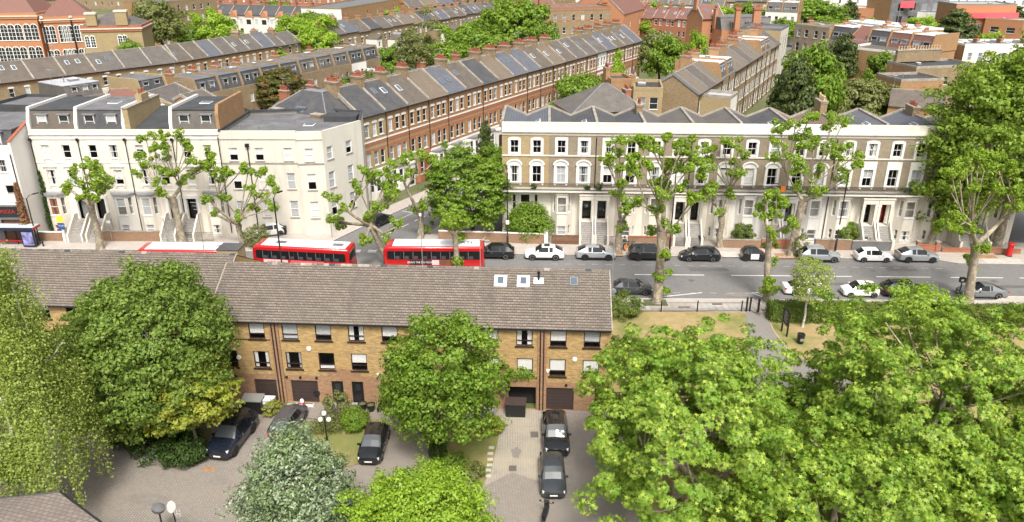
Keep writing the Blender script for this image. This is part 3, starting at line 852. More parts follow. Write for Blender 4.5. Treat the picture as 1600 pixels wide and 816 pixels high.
def wheel_meshes(r, w, dark):
 def f():
  m = MB(); m.lathe([(r * 0.62, -w / 2), (r * 0.95, -w / 2), (r, -w * 0.36), (r, w * 0.36), (r * 0.95, w / 2), (r * 0.62, w / 2)], 'tyre', 20, axis='y'); return m.mesh('tyre', True)
 def g():
  m = MB(); mat = 'alloy_dark' if dark else 'alloy'
  m.lathe([(r * 0.64, -w * 0.2), (r * 0.64, w * 0.46), (r * 0.56, w * 0.46), (r * 0.54, w * 0.1), (0.02, w * 0.1)], mat, 20, axis='y')
  for k in range(5):
   a = 2 * math.pi * k / 5
   m.M = Matrix.Rotation(a, 4, 'Y'); m.box(-0.035, w * 0.1, 0.03, 0.035, w * 0.44, r * 0.58, mat)
  m.M = None
  return m.mesh('rim')
 return cached(('tyre', r, w), f), cached(('rim', r, w, dark), g)
def make_car(kind, paint, label, loc, heading, roof=None, dark_wheels=False, name='parked_car', group='cars parked in the street', rails=False, cladding=False, sunroof=False, door=None, screen='car_glass', cat='car', writing=None):
 """heading: direction of the nose, radians from +X"""
 key = ('car', kind)
 def f():
  P, s = car_bodies(kind)
  return {k: weld(v) for k, v in P.items()}, s
 P, s = cached(key, f)
 t = thing(name, label, cat, (loc[0], loc[1], loc[2] if len(loc) > 2 else ROADZ), heading, group)
 def part(nm, k, mat, smooth=True):
  def g():
   P[k].m = [mat] * len(P[k].f); return P[k].mesh(nm, smooth, 35)
  return put(nm, cached((key, k, mat), g), t)
 L, W, Hh = s['L'], s['W'], s['H']; hw = W / 2
 body = part('body', 'body', paint)
 for sg in (1, -1):
  def g():
   q = P['side']; m = MB()
   for f_ in q.f:
    if q.v[f_[0]][1] * sg > 0: m.poly([q.v[i] for i in f_], 'car_glass')
   return weld(m).mesh('side_window')
  put('side_window', cached((key, 'side', sg), g), t)
 part('windscreen', 'front', screen, False); part('rear_window', 'rear', screen, False)
 part('roof', 'roof', roof or paint)
 xf = L / 2 - s['fo']; xr = xf - s['wb']; wr = s['wr']
 tm, rm = wheel_meshes(wr, 0.22, dark_wheels)
 for x in (xf, xr):
  for sg in (1, -1):
   w = put('wheel', tm, t, (x, sg * (hw - 0.11), wr), 0 if sg > 0 else math.pi)
   put('rim', rm, w, (0, 0.012, 0))
   def arch():
    m = MB(); n = 14; pts = []
    ro, ri = wr * 1.2, wr * 0.96
    ring = [(ro * math.cos(a), ro * math.sin(a)) for a in [math.pi * k / n for k in range(n + 1)]] + [(ri * math.cos(a), ri * math.sin(a)) for a in [math.pi * k / n for k in range(n, -1, -1)]]
    for k in range(n):
     a0, a1 = math.pi * k / n, math.pi * (k + 1) / n
     q = [(ro * math.cos(a0), ro * math.sin(a0)), (ro * math.cos(a1), ro * math.sin(a1)), (ri * math.cos(a1), ri * math.sin(a1)), (ri * math.cos(a0), ri * math.sin(a0))]
     m.hexa([(q[0][0], -0.08, q[0][1]), (q[3][0], -0.08, q[3][1]), (q[3][0], 0.012, q[3][1]), (q[0][0], 0.012, q[0][1]), (q[1][0], -0.08, q[1][1]), (q[2][0], -0.08, q[2][1]), (q[2][0], 0.012, q[2][1]), (q[1][0], 0.012, q[1][1])], 'black_plastic')
    return m.mesh('wheel_arch')
   put('wheel_arch', cached(('arch', wr), arch), t, (x, sg * (hw - 0.006), wr), 0 if sg > 0 else math.pi)
 for sg in (1, -1):
  def hl():
   m = MB(); m.hexa([(0, -0.2, -0.08), (0, 0.1, -0.08), (0.42, 0.2, -0.02), (0.4, -0.05, -0.02), (0.03, -0.2, 0.05), (0.03, 0.1, 0.07), (0.42, 0.2, 0.1), (0.4, -0.05, 0.1)], 'lamp_clear'); return m.mesh('headlight')
  # built for the left side pointing back from the nose; mirrored by scale for the other side
  h = put('headlight', cached('headlight', hl), t, (L / 2 - 0.05, sg * (hw * 0.72), s['nose'] - 0.1)); h.scale = (-1, sg, 1)
  def tl():
   m = MB(); m.hexa([(-0.02, -0.28, -0.1), (-0.02, 0.06, -0.1), (0.22, 0.1, -0.06), (0.22, -0.1, -0.06), (0.0, -0.28, 0.06), (0.0, 0.06, 0.07), (0.22, 0.1, 0.1), (0.22, -0.1, 0.1)], 'lamp_red'); return m.mesh('taillight')
  h = put('taillight', cached('taillight', tl), t, (-L / 2 + 0.02, sg * (hw * 0.82), s['deck'] - 0.2)); h.scale = (1, sg, 1)
  def mir():
   m = MB(); m.hexa([(-0.08, 0, 0), (0.1, 0, 0), (0.06, 0.2, 0.02), (-0.08, 0.2, 0.02), (-0.06, 0, 0.14), (0.06, 0, 0.14), (0.03, 0.2, 0.13), (-0.06, 0.2, 0.13)], paint); return m.mesh('wing_mirror')
  h = put('wing_mirror', cached(('mirror', paint), mir), t, (L / 2 - L * (s['cowl'] + 0.055), sg * (hw * 0.93), s['belt'] + 0.0)); h.scale = (1, sg, 1)
 m = MB(); m.box(L / 2 - 0.03, -0.26, s['zb'] + 0.16, L / 2 + 0.012, 0.26, s['zb'] + 0.27, 'plate_white'); m.build('number_plate', t)
 m = MB(); m.box(-L / 2 - 0.012, -0.26, s['deck'] - 0.42, -L / 2 + 0.03, 0.26, s['deck'] - 0.31, 'plate_yellow'); m.build('number_plate', t)
 m = MB(); m.box(L / 2 - 0.02, -hw * 0.5, s['nose'] - 0.33, L / 2 + 0.006, hw * 0.5, s['nose'] - 0.17, 'black_plastic'); m.box(L / 2 - 0.04, -hw * 0.6, s['zb'] + 0.02, L / 2 + 0.003, hw * 0.6, s['zb'] + 0.12, 'black_plastic'); m.build('grille', t)
 if cladding:
  m = MB()
  for sg in (1, -1): y0, y1 = sorted((sg * (hw * 0.9), sg * (hw * 1.004))); m.box(xr + wr, y0, s['zb'] - 0.02, xf - wr, y1, s['zb'] + 0.16, 'black_plastic')
  m.build('sill', t)
 if rails:
  for sg in (1, -1):
   m = MB(); x0 = L / 2 - L * (s['rf'] + 0.03); x1 = L / 2 - L * (s['rr'] - 0.02)
   m.tube([(x0, sg * hw * 0.66, Hh - 0.03), (x0 - 0.12, sg * hw * 0.66, Hh + 0.05), (x1 + 0.12, sg * hw * 0.65, Hh + 0.02), (x1, sg * hw * 0.65, Hh - 0.06)], 0.022, 'galvanised', 6); m.build('roof_rail', t)
 if sunroof:
  m = MB(); x0 = L / 2 - L * (s['rf'] + 0.06); x1 = L / 2 - L * (s['rr'] - 0.14)
  m.hexa([(x1, -hw * 0.48, Hh + 0.01), (x0, -hw * 0.48, Hh - 0.005), (x0, hw * 0.48, Hh - 0.005), (x1, hw * 0.48, Hh + 0.01), (x1, -hw * 0.48, Hh + 0.034), (x0, -hw * 0.48, Hh + 0.026), (x0, hw * 0.48, Hh + 0.026), (x1, hw * 0.48, Hh + 0.034)], 'car_glass'); m.build('sunroof', t)
 if door:    # doors in another colour
  for sg in (1, -1):
   m = MB(); x0 = L / 2 - L * 0.66; x1 = L / 2 - L * 0.32
   y0, y1 = sorted((sg * hw * 0.97, sg * hw * 1.012)); m.box(x0, y0, s['zb'] + 0.1, x1, y1, s['belt'] - 0.03, door); m.build('door', t)
 # door shut lines and handles
 m = MB()
 for sg in (1, -1):
  for fx in ((s['cowl'] + 0.07, (s['rf'] + s['rr']) / 2) if kind != 'micro' else (0.3,)):
   x = L / 2 - L * (fx + 0.1); y0, y1 = sorted((sg * hw * 0.97, sg * hw * 1.012)); m.box(x - 0.09, y0, s['belt'] - 0.16, x + 0.09, y1, s['belt'] - 0.12, 'lead')
 m.build('door_handle', t)
 return t
# ------------------------------------------------------------------ double-decker bus
def rounded_ring(x0, x1, z0, z1, r0, r1, n=5):
 """(x, z) side outline with radius r0 at the top front corner (x1) and r1 at the top rear corner"""
 ring = [(x0, z0), (x1, z0)]
 for k in range(n + 1):
  a = math.pi / 2 * k / n; ring.append((x1 - r0 + r0 * math.cos(a), z1 - r0 + r0 * math.sin(a)))
 for k in range(n + 1):
  a = math.pi / 2 + math.pi / 2 * k / n; ring.append((x0 + r1 + r1 * math.cos(a), z1 - r1 + r1 * math.sin(a)))
 return ring
def make_bus(label, loc, heading, ads, code='RTL', hatches=True, rear_engine=True):
 L, W, Hh = 10.7, 2.52, 4.35
 t = thing('double_decker_bus', label, 'bus', (loc[0], loc[1], ROADZ), heading, 'red double-decker buses queueing in the road')
 hw = W / 2
 # body: cross-section with rounded roof edges lofted along x with a raked, rounded nose
 def sec(x, inset, ztop):
  r = 0.26; w = hw - inset; pts = [(-w * 0.97, 0.32), (-w, 0.6), (-w, 2.3), (-w * 0.985, ztop - r)]
  for k in range(1, 5): a = math.pi / 2 * k / 4; pts.append((-w * 0.985 + r - r * math.cos(a), ztop - r + r * math.sin(a)))
  pts += [(-y, z) for y, z in pts[::-1]]
  return [(x, y, z) for y, z in pts]
 m = MB()
 prof = [(-L / 2, 0.16, Hh - 0.2), (-L / 2 + 0.05, 0.05, Hh - 0.08), (-L / 2 + 0.2, 0.0, Hh), (L / 2 - 0.75, 0.0, Hh), (L / 2 - 0.4, 0.02, Hh - 0.05), (L / 2 - 0.15, 0.07, Hh - 0.2), (L / 2 - 0.03, 0.16, Hh - 0.45), (L / 2, 0.28, Hh - 0.75)]
 rings = [m._add(sec(*p)) for p in prof]; n = 16
 for i in range(len(rings) - 1):
  for k in range(n):
   l = (k + 1) % n
   m.f.append((rings[i] + k, rings[i] + l, rings[i + 1] + l, rings[i + 1] + k)); m.m.append('bus_red')
 m.f.append(tuple(rings[0] + n - 1 - k for k in range(n))); m.m.append('bus_red')
 m.f.append(tuple(rings[-1] + k for k in range(n))); m.m.append('bus_red')
 m.build('body', t, True, angle=50)
 m = MB(); m.box(-L / 2 + 0.42, -hw + 0.24, Hh - 0.01, L / 2 - 1.0, hw - 0.24, Hh + 0.012, 'roof_white'); roof = m.build('roof', t)
 for x in (-L / 2 + 2.9, 0.2, 2.6): m = MB(); m.box(x - .015, -hw + .25, Hh + .013, x + .015, hw - .25, Hh + .018, 'felt_light'); m.build('seam', roof)
 if hatches:
  for x in (L / 2 - 2.9, -L / 2 + 1.5):
   m = MB(); m.box(x - 0.55, -0.32, Hh + 0.013, x + 0.55, 0.32, Hh + 0.06, 'felt_grey'); m.build('roof_hatch', roof)
 if code:
  o = text_obj('roof_code', code, 0.85, 'black_plastic', t, (-L / 2 + 1.75, 0.0, Hh + 0.017), (0, 0, math.pi))
 ring = lambda x0, x1, z0, z1: [(x0 + 0.12, z0), (x1 - 0.12, z0), (x1, z0 + 0.12), (x1, z1 - 0.12), (x1 - 0.12, z1), (x0 + 0.12, z1), (x0, z1 - 0.12), (x0, z0 + 0.12)]
 for sg in (1, -1):
  y0, y1 = sorted((sg * (hw - 0.02), sg * (hw + 0.012)))
  m = MB(); m.profile(ring(-L / 2 + 0.35, L / 2 - 0.45, 2.92, 3.86), y0, y1, 'car_glass', 'y')
  w = m.build('upper_window', t)
  m = MB()
  for k in range(1, 7): x = -L / 2 + 0.35 + (L - 0.8) * k / 7; m.box(x - 0.025, y0, 2.96, x + 0.025, y1 + 0.004 if sg > 0 else y1, 3.82, 'black_plastic'); 
  m.build('window_pillar', w)
  if sg > 0:
   for k in range(9):
    x = -L / 2 + 1.1 + .98 * k; m = MB(); m.box(x, y1, 2.97, x + .42, y1 + .003, 3.3, 'seat_blue'); m.box(x + .5, y1, 2.97, x + .54, y1 + .003, 3.8, 'pane_mid'); m.build('seat', w)
  m = MB()
  m.profile(ring(-L / 2 + 1.5, L / 2 - 0.5, 1.2, 2.12), y0, y1, 'car_glass', 'y'); m.build('lower_window', t)
 for x0, x1, mat, txt, tm, ts in ads:
  m = MB(); m.box(x0, hw - 0.02, 2.3, x1, hw + 0.008, 2.84, mat); a = m.build('advert_panel', t)
  if txt: text_obj('lettering', txt, ts, tm, a, ((x0 + x1) / 2, hw + 0.012, 2.57), (math.pi / 2, 0, math.pi), 0.9)
 m = MB(); m.box(-L / 2 - 0.012, -hw + 0.35, 2.95, -L / 2 + 0.2, hw - 0.35, 3.8, 'car_glass'); m.build('rear_window', t)
 m = MB(); m.box(-L / 2 - 0.012, -hw + 0.25, 0.7, -L / 2 + 0.2, hw - 0.25, 1.6, 'black_plastic'); m.build('engine_cover', t)
 m = MB(); m.hexa([(L / 2 - 0.3, -hw + 0.2, 2.95), (L / 2 + 0.02, -hw + 0.4, 2.95), (L / 2 + 0.02, hw - 0.4, 2.95), (L / 2 - 0.3, hw - 0.2, 2.95), (L / 2 - 0.4, -hw + 0.22, 3.78), (L / 2 - 0.02, -hw + 0.45, 3.68), (L / 2 - 0.02, hw - 0.45, 3.68), (L / 2 - 0.4, hw - 0.22, 3.78)], 'car_glass'); m.build('upper_windscreen', t)
 m = MB(); m.box(L / 2 - 0.3, -hw + 0.3, 1.0, L / 2 + 0.02, hw - 0.3, 2.35, 'car_glass'); m.build('windscreen', t)
 tm, rm = wheel_meshes(0.48, 0.3, False)
 for x in (L / 2 - 2.4, -L / 2 + 2.3):
  for sg in (1, -1):
   w = put('wheel', tm, t, (x, sg * (hw - 0.14), 0.48), 0 if sg > 0 else math.pi); put('rim', rm, w)
 for sg in (1, -1):
  m = MB(); m.box(-L / 2 - 0.01, sg * (hw - 0.22) - 0.1, 1.7, -L / 2 + 0.1, sg * (hw - 0.22) + 0.1, 2.2, 'lamp_red'); m.build('taillight', t)
  m = MB(); m.box(L / 2 - 0.2, sg * (hw - 0.5) - 0.14, 0.6, L / 2 + 0.012, sg * (hw - 0.5) + 0.14, 0.85, 'lamp_clear'); m.build('headlight', t)
 return t
# ------------------------------------------------------------------ foliage
def quads_mesh(name, V, mat, core=None):
 """V: (N, 4, 3) leaf quads -> one mesh, each leaf an island of its own"""
 N, Q = V.shape[:2]; me = bpy.data.meshes.new(name)
 co = V.reshape(-1, 3)
 me.vertices.add(N * Q); me.vertices.foreach_set('co', co.ravel().astype(np.float32))
 me.loops.add(N * Q); me.loops.foreach_set('vertex_index', np.arange(N * Q, dtype=np.int32))
 me.polygons.add(N); me.polygons.foreach_set('loop_start', np.arange(0, N * Q, Q, dtype=np.int32))
 try: me.polygons.foreach_set('loop_total', np.full(N, Q, dtype=np.int32))
 except Exception: pass
 me.materials.append(MATS[mat])
 me.update(calc_edges=True); me.validate()
 return me
def leaves(P, Nrm, size, rng, jitter=0.55, asp=0.62):
 """kite-shaped leaves at P with roughly the given normals"""
 n = len(P)
 N = Nrm + rng.normal(0, jitter, (n, 3)); N /= np.linalg.norm(N, axis=1, keepdims=True) + 1e-9
 A = np.cross(N, rng.normal(0, 1, (n, 3))); A /= np.linalg.norm(A, axis=1, keepdims=True) + 1e-9
 B = np.cross(N, A)
 s = (size * rng.uniform(0.5, 1.35, n))[:, None]
 if asp > 1:      # five-lobed leaf
  out = []
  for k in range(10):
   a = math.pi * k / 5; r = 0.55 if k % 2 == 0 else 0.24
   if k == 5: r = 0.12
   out.append(P + (A * math.cos(a) + B * math.sin(a)) * s * r - N * s * (0.16 if k % 2 == 0 else 0.0))
  return np.stack(out, axis=1)
 drop = N * s * 0.18
 return np.stack([P - A * s * 0.5, P - B * s * asp * 0.5 + drop + A * s * 0.06, P + A * s * 0.5, P + B * s * asp * 0.5 + drop + A * s * 0.06], axis=1)
def clump_leaves(C, rc, n, size, rng, flat=0.75, up=0.45, jit=0.55, outward=None, asp=0.62):
 """n leaves round every clump centre C (K,3), radius rc (K,)"""
 K = len(C); D = rng.normal(0, 1, (K, n, 3)); D /= np.linalg.norm(D, axis=2, keepdims=True)
 rr = rng.uniform(0.35, 1.0, (K, n, 1)) ** 0.6
 off = D * rr * np.asarray(rc).reshape(K, 1, 1); off[..., 2] *= flat
 P = (C[:, None, :] + off).reshape(-1, 3)
 nrm = D.copy(); nrm[..., 2] += up
 if outward is not None: nrm += outward[:, None, :] * 0.6
 return leaves(P, nrm.reshape(-1, 3), size, rng, jit, asp)
def crown_points(rng, K, rx, ry, rz, lob=0.22, inner=0.35, bottom=-0.75, nl=9):
 """clump centres through a lobed, uneven ellipsoid"""
 L = rng.normal(0, 1, (nl, 3)); L /= np.linalg.norm(L, axis=1, keepdims=True)
 amp = rng.uniform(-0.2, 1.0, nl) * lob
 out = []; dirs = []
 ph = rng.uniform(0, 6.28)
 for k in range(K):
  z = 1 - (1 - bottom) * (k + 0.5) / K; q = math.sqrt(max(0, 1 - z * z)); a = ph + k * 2.39996
  d = np.array([q * math.cos(a), q * math.sin(a), z]) + rng.normal(0, 0.55 / math.sqrt(K), 3) * 1.6; d /= np.linalg.norm(d)
  r = 1 - lob * 0.5 + float(np.sum(amp * np.exp(6.0 * (L @ d - 1))))
  t = rng.uniform(inner, 1.0) ** 0.45
  out.append(d * r * t * np.array([rx, ry, rz])); dirs.append(d)
 return np.array(out), np.array(dirs)
def limbs_mesh(base, fork, tips, r0, rf, mat, rng, rtip=0.05, lean=0.25, n=7, name='trunk', flare=1.35, maxseg=None):
 """trunk from base to fork, then limbs that branch on towards the tips"""
 m = MB(); rtip = min(rtip, rf * 0.4)
 base = Vector(base); fork = Vector(fork)
 pts = [base, base.lerp(fork, 0.08), base.lerp(fork, 0.4), base.lerp(fork, 0.75), fork]
 for p in pts[2:4]: p += Vector((rng.uniform(-.12, .12), rng.uniform(-.12, .12), 0))
 m.tube(pts, [r0 * flare, r0 * 1.05, r0 * 0.92, r0 * 0.86, rf * 1.15], mat, max(n, 9))
 nodes = [(fork, rf, 0.0)]
 tips = sorted([Vector(t) for t in tips], key=lambda t: (t - fork).length)
 for t in tips:
  best = None
  dt = (t - fork).length
  for k, (p, r, dd) in enumerate(nodes):
   if k and (dd > dt + 0.01 or r < rtip * 1.2): continue
   cost = (t - p).length + 0.45 * dd + (0.0 if k == 0 else 0.15)
   if k and (t - p).dot(p - fork) < 0: cost += 2.5
   if best is None or cost < best[0]: best = (cost, k)
  p, r, dd = nodes[best[1]]
  rs = r * (0.62 if best[1] == 0 else 0.72); re = max(rtip, rs * 0.5)
  seg = 4; q = []; rr = []
  ctrl = p.lerp(t, 0.45) + Vector((rng.uniform(-.2, .2), rng.uniform(-.2, .2), -lean * (t - p).length * 0.5))
  if best[1] == 0: ctrl = p.lerp(t, 0.4) + Vector(((t.x - p.x) * 0.18, (t.y - p.y) * 0.18, 0))
  for k in range(seg + 1):
   u = k / seg; q.append(p * (1 - u) ** 2 + ctrl * 2 * u * (1 - u) + t * u * u); rr.append(rs + (re - rs) * u)
  m.tube(q, rr, mat, n)
  for k in range(1, seg + 1): nodes.append((q[k], rr[k], (q[k] - fork).length))
 return m.mesh(name, True, 60)
def crown_tree(name, label, loc, height, rx, rz=None, zc=None, mat='leaf_mid', bk='bark_dark', K=90, n=160, leaf=0.3, clump=None, seed=1, ry=None, cat='tree', group=None, trunk_r=0.28, tilt=(0, 0), lob=0.25, inner=0.35, flat=0.75, up=0.45, bottom=-0.75, fork_z=None, tips=14, cx=0.0, cy=0.0, bark_n=7, part='crown', asp=0.62, shape=None, sub=1, br=1.3):
 rng = np.random.default_rng(seed); rr = random.Random(seed)
 ry = ry or rx; rz = rz or height * 0.42; zc = zc if zc is not None else height - rz
 C, D = crown_points(rng, K, rx, ry, rz, lob, inner, bottom)
 if shape == 'cone':
  f = np.clip((C[:, 2] / rz + 1) / 2, 0, 1); C[:, :2] *= (1.15 - f)[:, None]
 C += np.array([cx, cy, zc])
 C = C[C[:, 2] > 0.3] if len(C) else C
 cl = clump or rx * 0.2
 C0 = C
 if sub > 1:      # boughs, each carrying several sprays on its upper, outer side
  n0 = len(C); off = rng.normal(0, 1, (n0, sub, 3)); off /= np.linalg.norm(off, axis=2, keepdims=True)
  ow = (C - np.array([cx, cy, zc])) / np.array([rx, ry, rz])
  off += ow[:, None, :] * 0.55; off[..., 2] = off[..., 2] * 0.62 + 0.12
  C = (C[:, None, :] + off * br * rng.uniform(0.45, 1.1, (n0, sub, 1)) * rng.uniform(0.7, 1.25, (n0, 1, 1))).reshape(-1, 3); C = C[C[:, 2] > 0.4]
 rc = rng.uniform(0.7, 1.25, len(C)) * cl
 outward = (C - np.array([cx, cy, zc])) / np.array([rx, ry, rz])
 V = clump_leaves(C, rc, n, leaf, rng, flat, up, outward=outward, asp=asp)
 t = thing(name, label, cat, loc, 0, group)
 fz = fork_z or max(0.6, zc - rz * 0.55)
 order = list(range(len(C0))); rr.shuffle(order)
 tipl = [tuple(C0[k] * np.array([0.92, 0.92, 1.0])) for k in order[:tips]]
 put('trunk', limbs_mesh((0, 0, -0.1), (cx * 0.3 + tilt[0], cy * 0.3 + tilt[1], fz), tipl, trunk_r, trunk_r * 0.75, bk, rr, n=bark_n), t)
 put(part, quads_mesh(part, V, mat), t)
 return t
def pollard(label, base, fork, clumps, seed, r0=0.45, rf=0.42, leaf=0.26, n=105, cr=0.5, group='pollarded plane trees along the road', depth=1.7, bk='bark_plane', rtip=0.065):
 """lopped street plane: bare limbs that end in knuckles of fresh leaf. fork and clumps are survey points; each gets a depth of its own in the crown"""
 rng = np.random.default_rng(seed); rr = random.Random(seed)
 t = thing('plane_tree', label, 'tree', base, 0, group)
 def at(px, py, dy):
  x, z = ZAT(px, py, base[1] + dy); return (x - base[0], dy, z)
 F = at(*fork, 0.1)
 C = []
 for px, py in clumps:
  dy = rr.uniform(-depth, depth); C.append(at(px, py, dy))
 extra = []
 for c in C:     # knuckles carry a second tuft
  for q in range(rr.choice([2, 3, 3, 4])): extra.append((c[0] + rr.uniform(-.8, .8), c[1] + rr.uniform(-.7, .7), c[2] + rr.uniform(-.5, .65)))
 CA = np.array(C + extra); rc = rng.uniform(0.75, 1.25, len(CA)) * cr; rc[len(C):] *= 0.78 * rng.uniform(.6, 1.1, len(extra))
 V = clump_leaves(CA, rc, n, leaf, rng, 0.95, 0.5, 0.8)
 put('trunk', limbs_mesh((0, 0, -0.1), F, [c for c in C if c[2] > F[2] - 1.5], r0, rf, bk, rr, rtip=rtip, lean=0.12, n=7), t)
 put('crown', quads_mesh('crown', V, 'leaf_plane'), t)
 return t
def hedge(name, label, p0, p1, w, h, mat='leaf_hedge', leaf=0.16, dens=260, seed=3, cat='hedge', wob=0.12):
 rng = np.random.default_rng(seed); L = dist(p0, p1); a = ang(p0, p1)
 t = thing(name, label, cat, p0, a)
 A = L * w + 2 * L * h + 2 * w * h; n = int(A * dens)
 P = np.zeros((n, 3)); Nm = np.zeros((n, 3))
 face = rng.choice(5, n, p=np.array([L * w, L * h, L * h, w * h, w * h]) / A)
 u, v = rng.uniform(0, 1, n), rng.uniform(0, 1, n)
 P[:, 0] = u * L; P[:, 1] = (v - 0.5) * w; P[:, 2] = h; Nm[:, 2] = 1
 for k, sgn in ((1, -1), (2, 1)):
  q = face == k; P[q, 1] = sgn * w / 2; P[q, 2] = v[q] * h; Nm[q] = (0, sgn, 0.4)
 for k, sgn in ((3, -1), (4, 1)):
  q = face == k; P[q, 0] = 0 if sgn < 0 else L; P[q, 1] = (u[q] - .5) * w; P[q, 2] = v[q] * h; Nm[q] = (sgn, 0, 0.4)
 wave = np.sin(P[:, 0] * 1.3 + seed) * 0.5 + np.sin(P[:, 0] * 3.1) * 0.3 + np.sin(P[:, 1] * 4 + P[:, 2] * 3.7 + P[:, 0] * 5.3) * 0.5
 P += Nm * (wave * wob)[:, None] + rng.normal(0, 0.07, (n, 3))
 put('foliage', quads_mesh('foliage', leaves(P, Nm + np.array([0, 0, 0.3]), leaf, rng, 0.6), mat), t)
 m = MB(); m.box(0.18, -w / 2 + 0.16, 0, L - 0.18, w / 2 - 0.16, h - 0.14, 'leaf_ivy'); m.build('branches', t)
 return t
def shrub(name, label, loc, rx, h, mat, seed, leaf=0.12, K=34, n=150, ry=None, cat='shrub', clump=None, group=None, lob=0.3, flat=0.8):
 rng = np.random.default_rng(seed)
 C, D = crown_points(rng, K, rx, ry or rx, h * 0.55, lob, 0.45, -0.9)
 C[:, 2] = np.maximum(C[:, 2] + h * 0.5, 0.08)
 V = clump_leaves(C, rng.uniform(0.7, 1.2, len(C)) * (clump or rx * 0.3), n, leaf, rng, flat, 0.6, outward=D)
 V[..., 2] = np.maximum(V[..., 2], 0.01)
 t = thing(name, label, cat, loc, 0, group)
 put('foliage', quads_mesh('foliage', V, mat), t)
 m = MB(); rr = random.Random(seed)
 for k in range(6): c = C[rr.randrange(len(C))]; m.tube([(c[0] * 0.1, c[1] * 0.1, 0), (c[0] * 0.5, c[1] * 0.5, c[2] * 0.6), tuple(c)], [0.04, 0.03, 0.015], 'bark_dark', 5)
 m.build('stem', t)
 return t
def weeping_tree(name, label, loc, height, rx, ry, seed, mat='leaf_birch', strands=520, leaf=0.17, cat='tree'):
 """birch whose twigs hang in long curtains from arching limbs"""
 rng = np.random.default_rng(seed); rr = random.Random(seed)
 t = thing(name, label, cat, loc)
 tips = []; P = []; Nm = []
 for k in range(strands):
  a = rng.uniform(0, 2 * math.pi); s = math.sqrt(rng.uniform(0.02, 1)); lobe = 0.78 + 0.22 * math.sin(3 * a + seed) * math.cos(2 * a)
  x, y = rx * s * lobe * math.cos(a), ry * s * lobe * math.sin(a)
  zt = height * (1 - 0.66 * s ** 2.2) * rng.uniform(0.62, 1.0)
  Ls = rng.uniform(1.4, 4.4); zt = max(zt, 2.9)
  if zt - Ls < 0.7: Ls = zt - 0.7
  if k % 22 == 0: tips.append((x * 0.95, y * 0.95, zt))
  n = int(Ls * 52); u = rng.uniform(0, 1, n)
  sway = rng.uniform(-.25, .25, 2); w = 0.36 * (1 - 0.75 * u)
  q = np.stack([x + sway[0] * u * Ls * 0.35 + rng.normal(0, 1, n) * w, y + sway[1] * u * Ls * 0.35 + rng.normal(0, 1, n) * w, zt - u * Ls + rng.normal(0, 0.06, n)], 1)
  P.append(q); d = np.tile(np.array([math.cos(a) * s, math.sin(a) * s, 0.35]), (n, 1)); Nm.append(d)
 P = np.concatenate(P); Nm = np.concatenate(Nm)
 put('trunk', limbs_mesh((0, 0, -0.1), (0.3, 0.1, height * 0.3), tips, 0.3, 0.24, 'bark_birch', rr, rtip=0.04, lean=-0.3, n=7), t)
 put('crown', quads_mesh('crown', leaves(P, Nm, leaf, rng, 0.7, 0.7), mat), t)
 return t
ROADZ = 0.0
PAVE = 0.12
# ------------------------------------------------------------------ ground, road, pavements
sheet('ground', [(-2500, -400), (2500, -400), (2500, 4000), (-2500, 4000)], -0.06, 'soil_garden')
KN = [(-200, 77.0), (-60, 73.3), (13, 71.4), (25, 71.25), (49.5, 70.85), (51.3, 71.9), (60, 71.7), (63, 70.4), (200, 67)]
KFL = [(-200, 88.6), (-60, 85.3), (-25.5, 84.3), (-23.6, 84.7), (-22.6, 85.9), (-21.9, 88.2)]
SDIR = (math.sin(rad(30.5)), math.cos(rad(30.5)))
SK0 = (-20.9, 90.3)
def sstreet(s, off):      # along the side street from its mouth, offset to the right of its left kerb
 return (SK0[0] + SDIR[0] * s + SDIR[1] * off, SK0[1] + SDIR[1] * s - SDIR[0] * off)
KFR = [(-11.6, 88.8), (-11.0, 86.2), (-9.6, 84.3), (-7.5, 83.8), (12, 83.2), (49.0, 81.9), (51.2, 80.75), (62, 80.3), (200, 74.6)]
sheet('road', KN + [(200, 100), (-200, 100)], 0.0, 'asphalt')
SL = 240
sheet('side_road', [sstreet(0, 0), sstreet(0, 8.6), sstreet(SL, 8.6), sstreet(SL, 0)], 0.004, 'asphalt')
def raised(name, ring, z, mat, kerb=None, z0=-0.05):
 m = MB(); m.prism(ring, z0, z, mat, bottom=False); o = tag(m.build(name), kind='structure')
 return o
def kerb_line(name, pts, inward, z0=0.0, w=0.16, h=0.122):
 m = MB()
 for a, b in zip(pts[:-1], pts[1:]):
  L = dist(a, b); nx, ny = -(b[1] - a[1]) / L * inward, (b[0] - a[0]) / L * inward
  p = [a, b, (b[0] + nx * w, b[1] + ny * w), (a[0] + nx * w, a[1] + ny * w)]
  if inward < 0: p = [p[3], p[2], p[1], p[0]]
  m.hexa([(*q, z0 - 0.05) for q in p] + [(*q, z0 + h + 0.006) for q in p], 'kerb_stone')
 return tag(m.build(name), kind='structure')
BACKY = 90.4
raised('pavement', KFL + [sstreet(1.5, 0), sstreet(60, 0), sstreet(60, -2.6), sstreet(4, -2.4), (-24, BACKY), (-62, BACKY), (-62, 95), (-200, 97)], PAVE, 'paving_slab')
raised('pavement', [KFR[k] for k in range(len(KFR))] + [(200, 86), (62, 87.2), (-1.4, 90.0), (-5.0, 96), (-8.2, 96.5)], PAVE, 'paving_slab')
raised('pavement', [sstreet(9, 8.6), (-8.2, 96.5), (-5.0, 96), sstreet(14, 11), sstreet(200, 11), sstreet(200, 8.6)], PAVE, 'paving_slab')
raised('pavement', [sstreet(60, 0), sstreet(230, 0), sstreet(230, -2.6), sstreet(60, -2.6)], PAVE, 'paving_slab')
NB = [(200, 62), (62, 67.2), (24.8, 68.2), (8, 68.6), (-60, 70.5), (-200, 74)]
raised('pavement', NB + KN, PAVE, 'paving_slab')
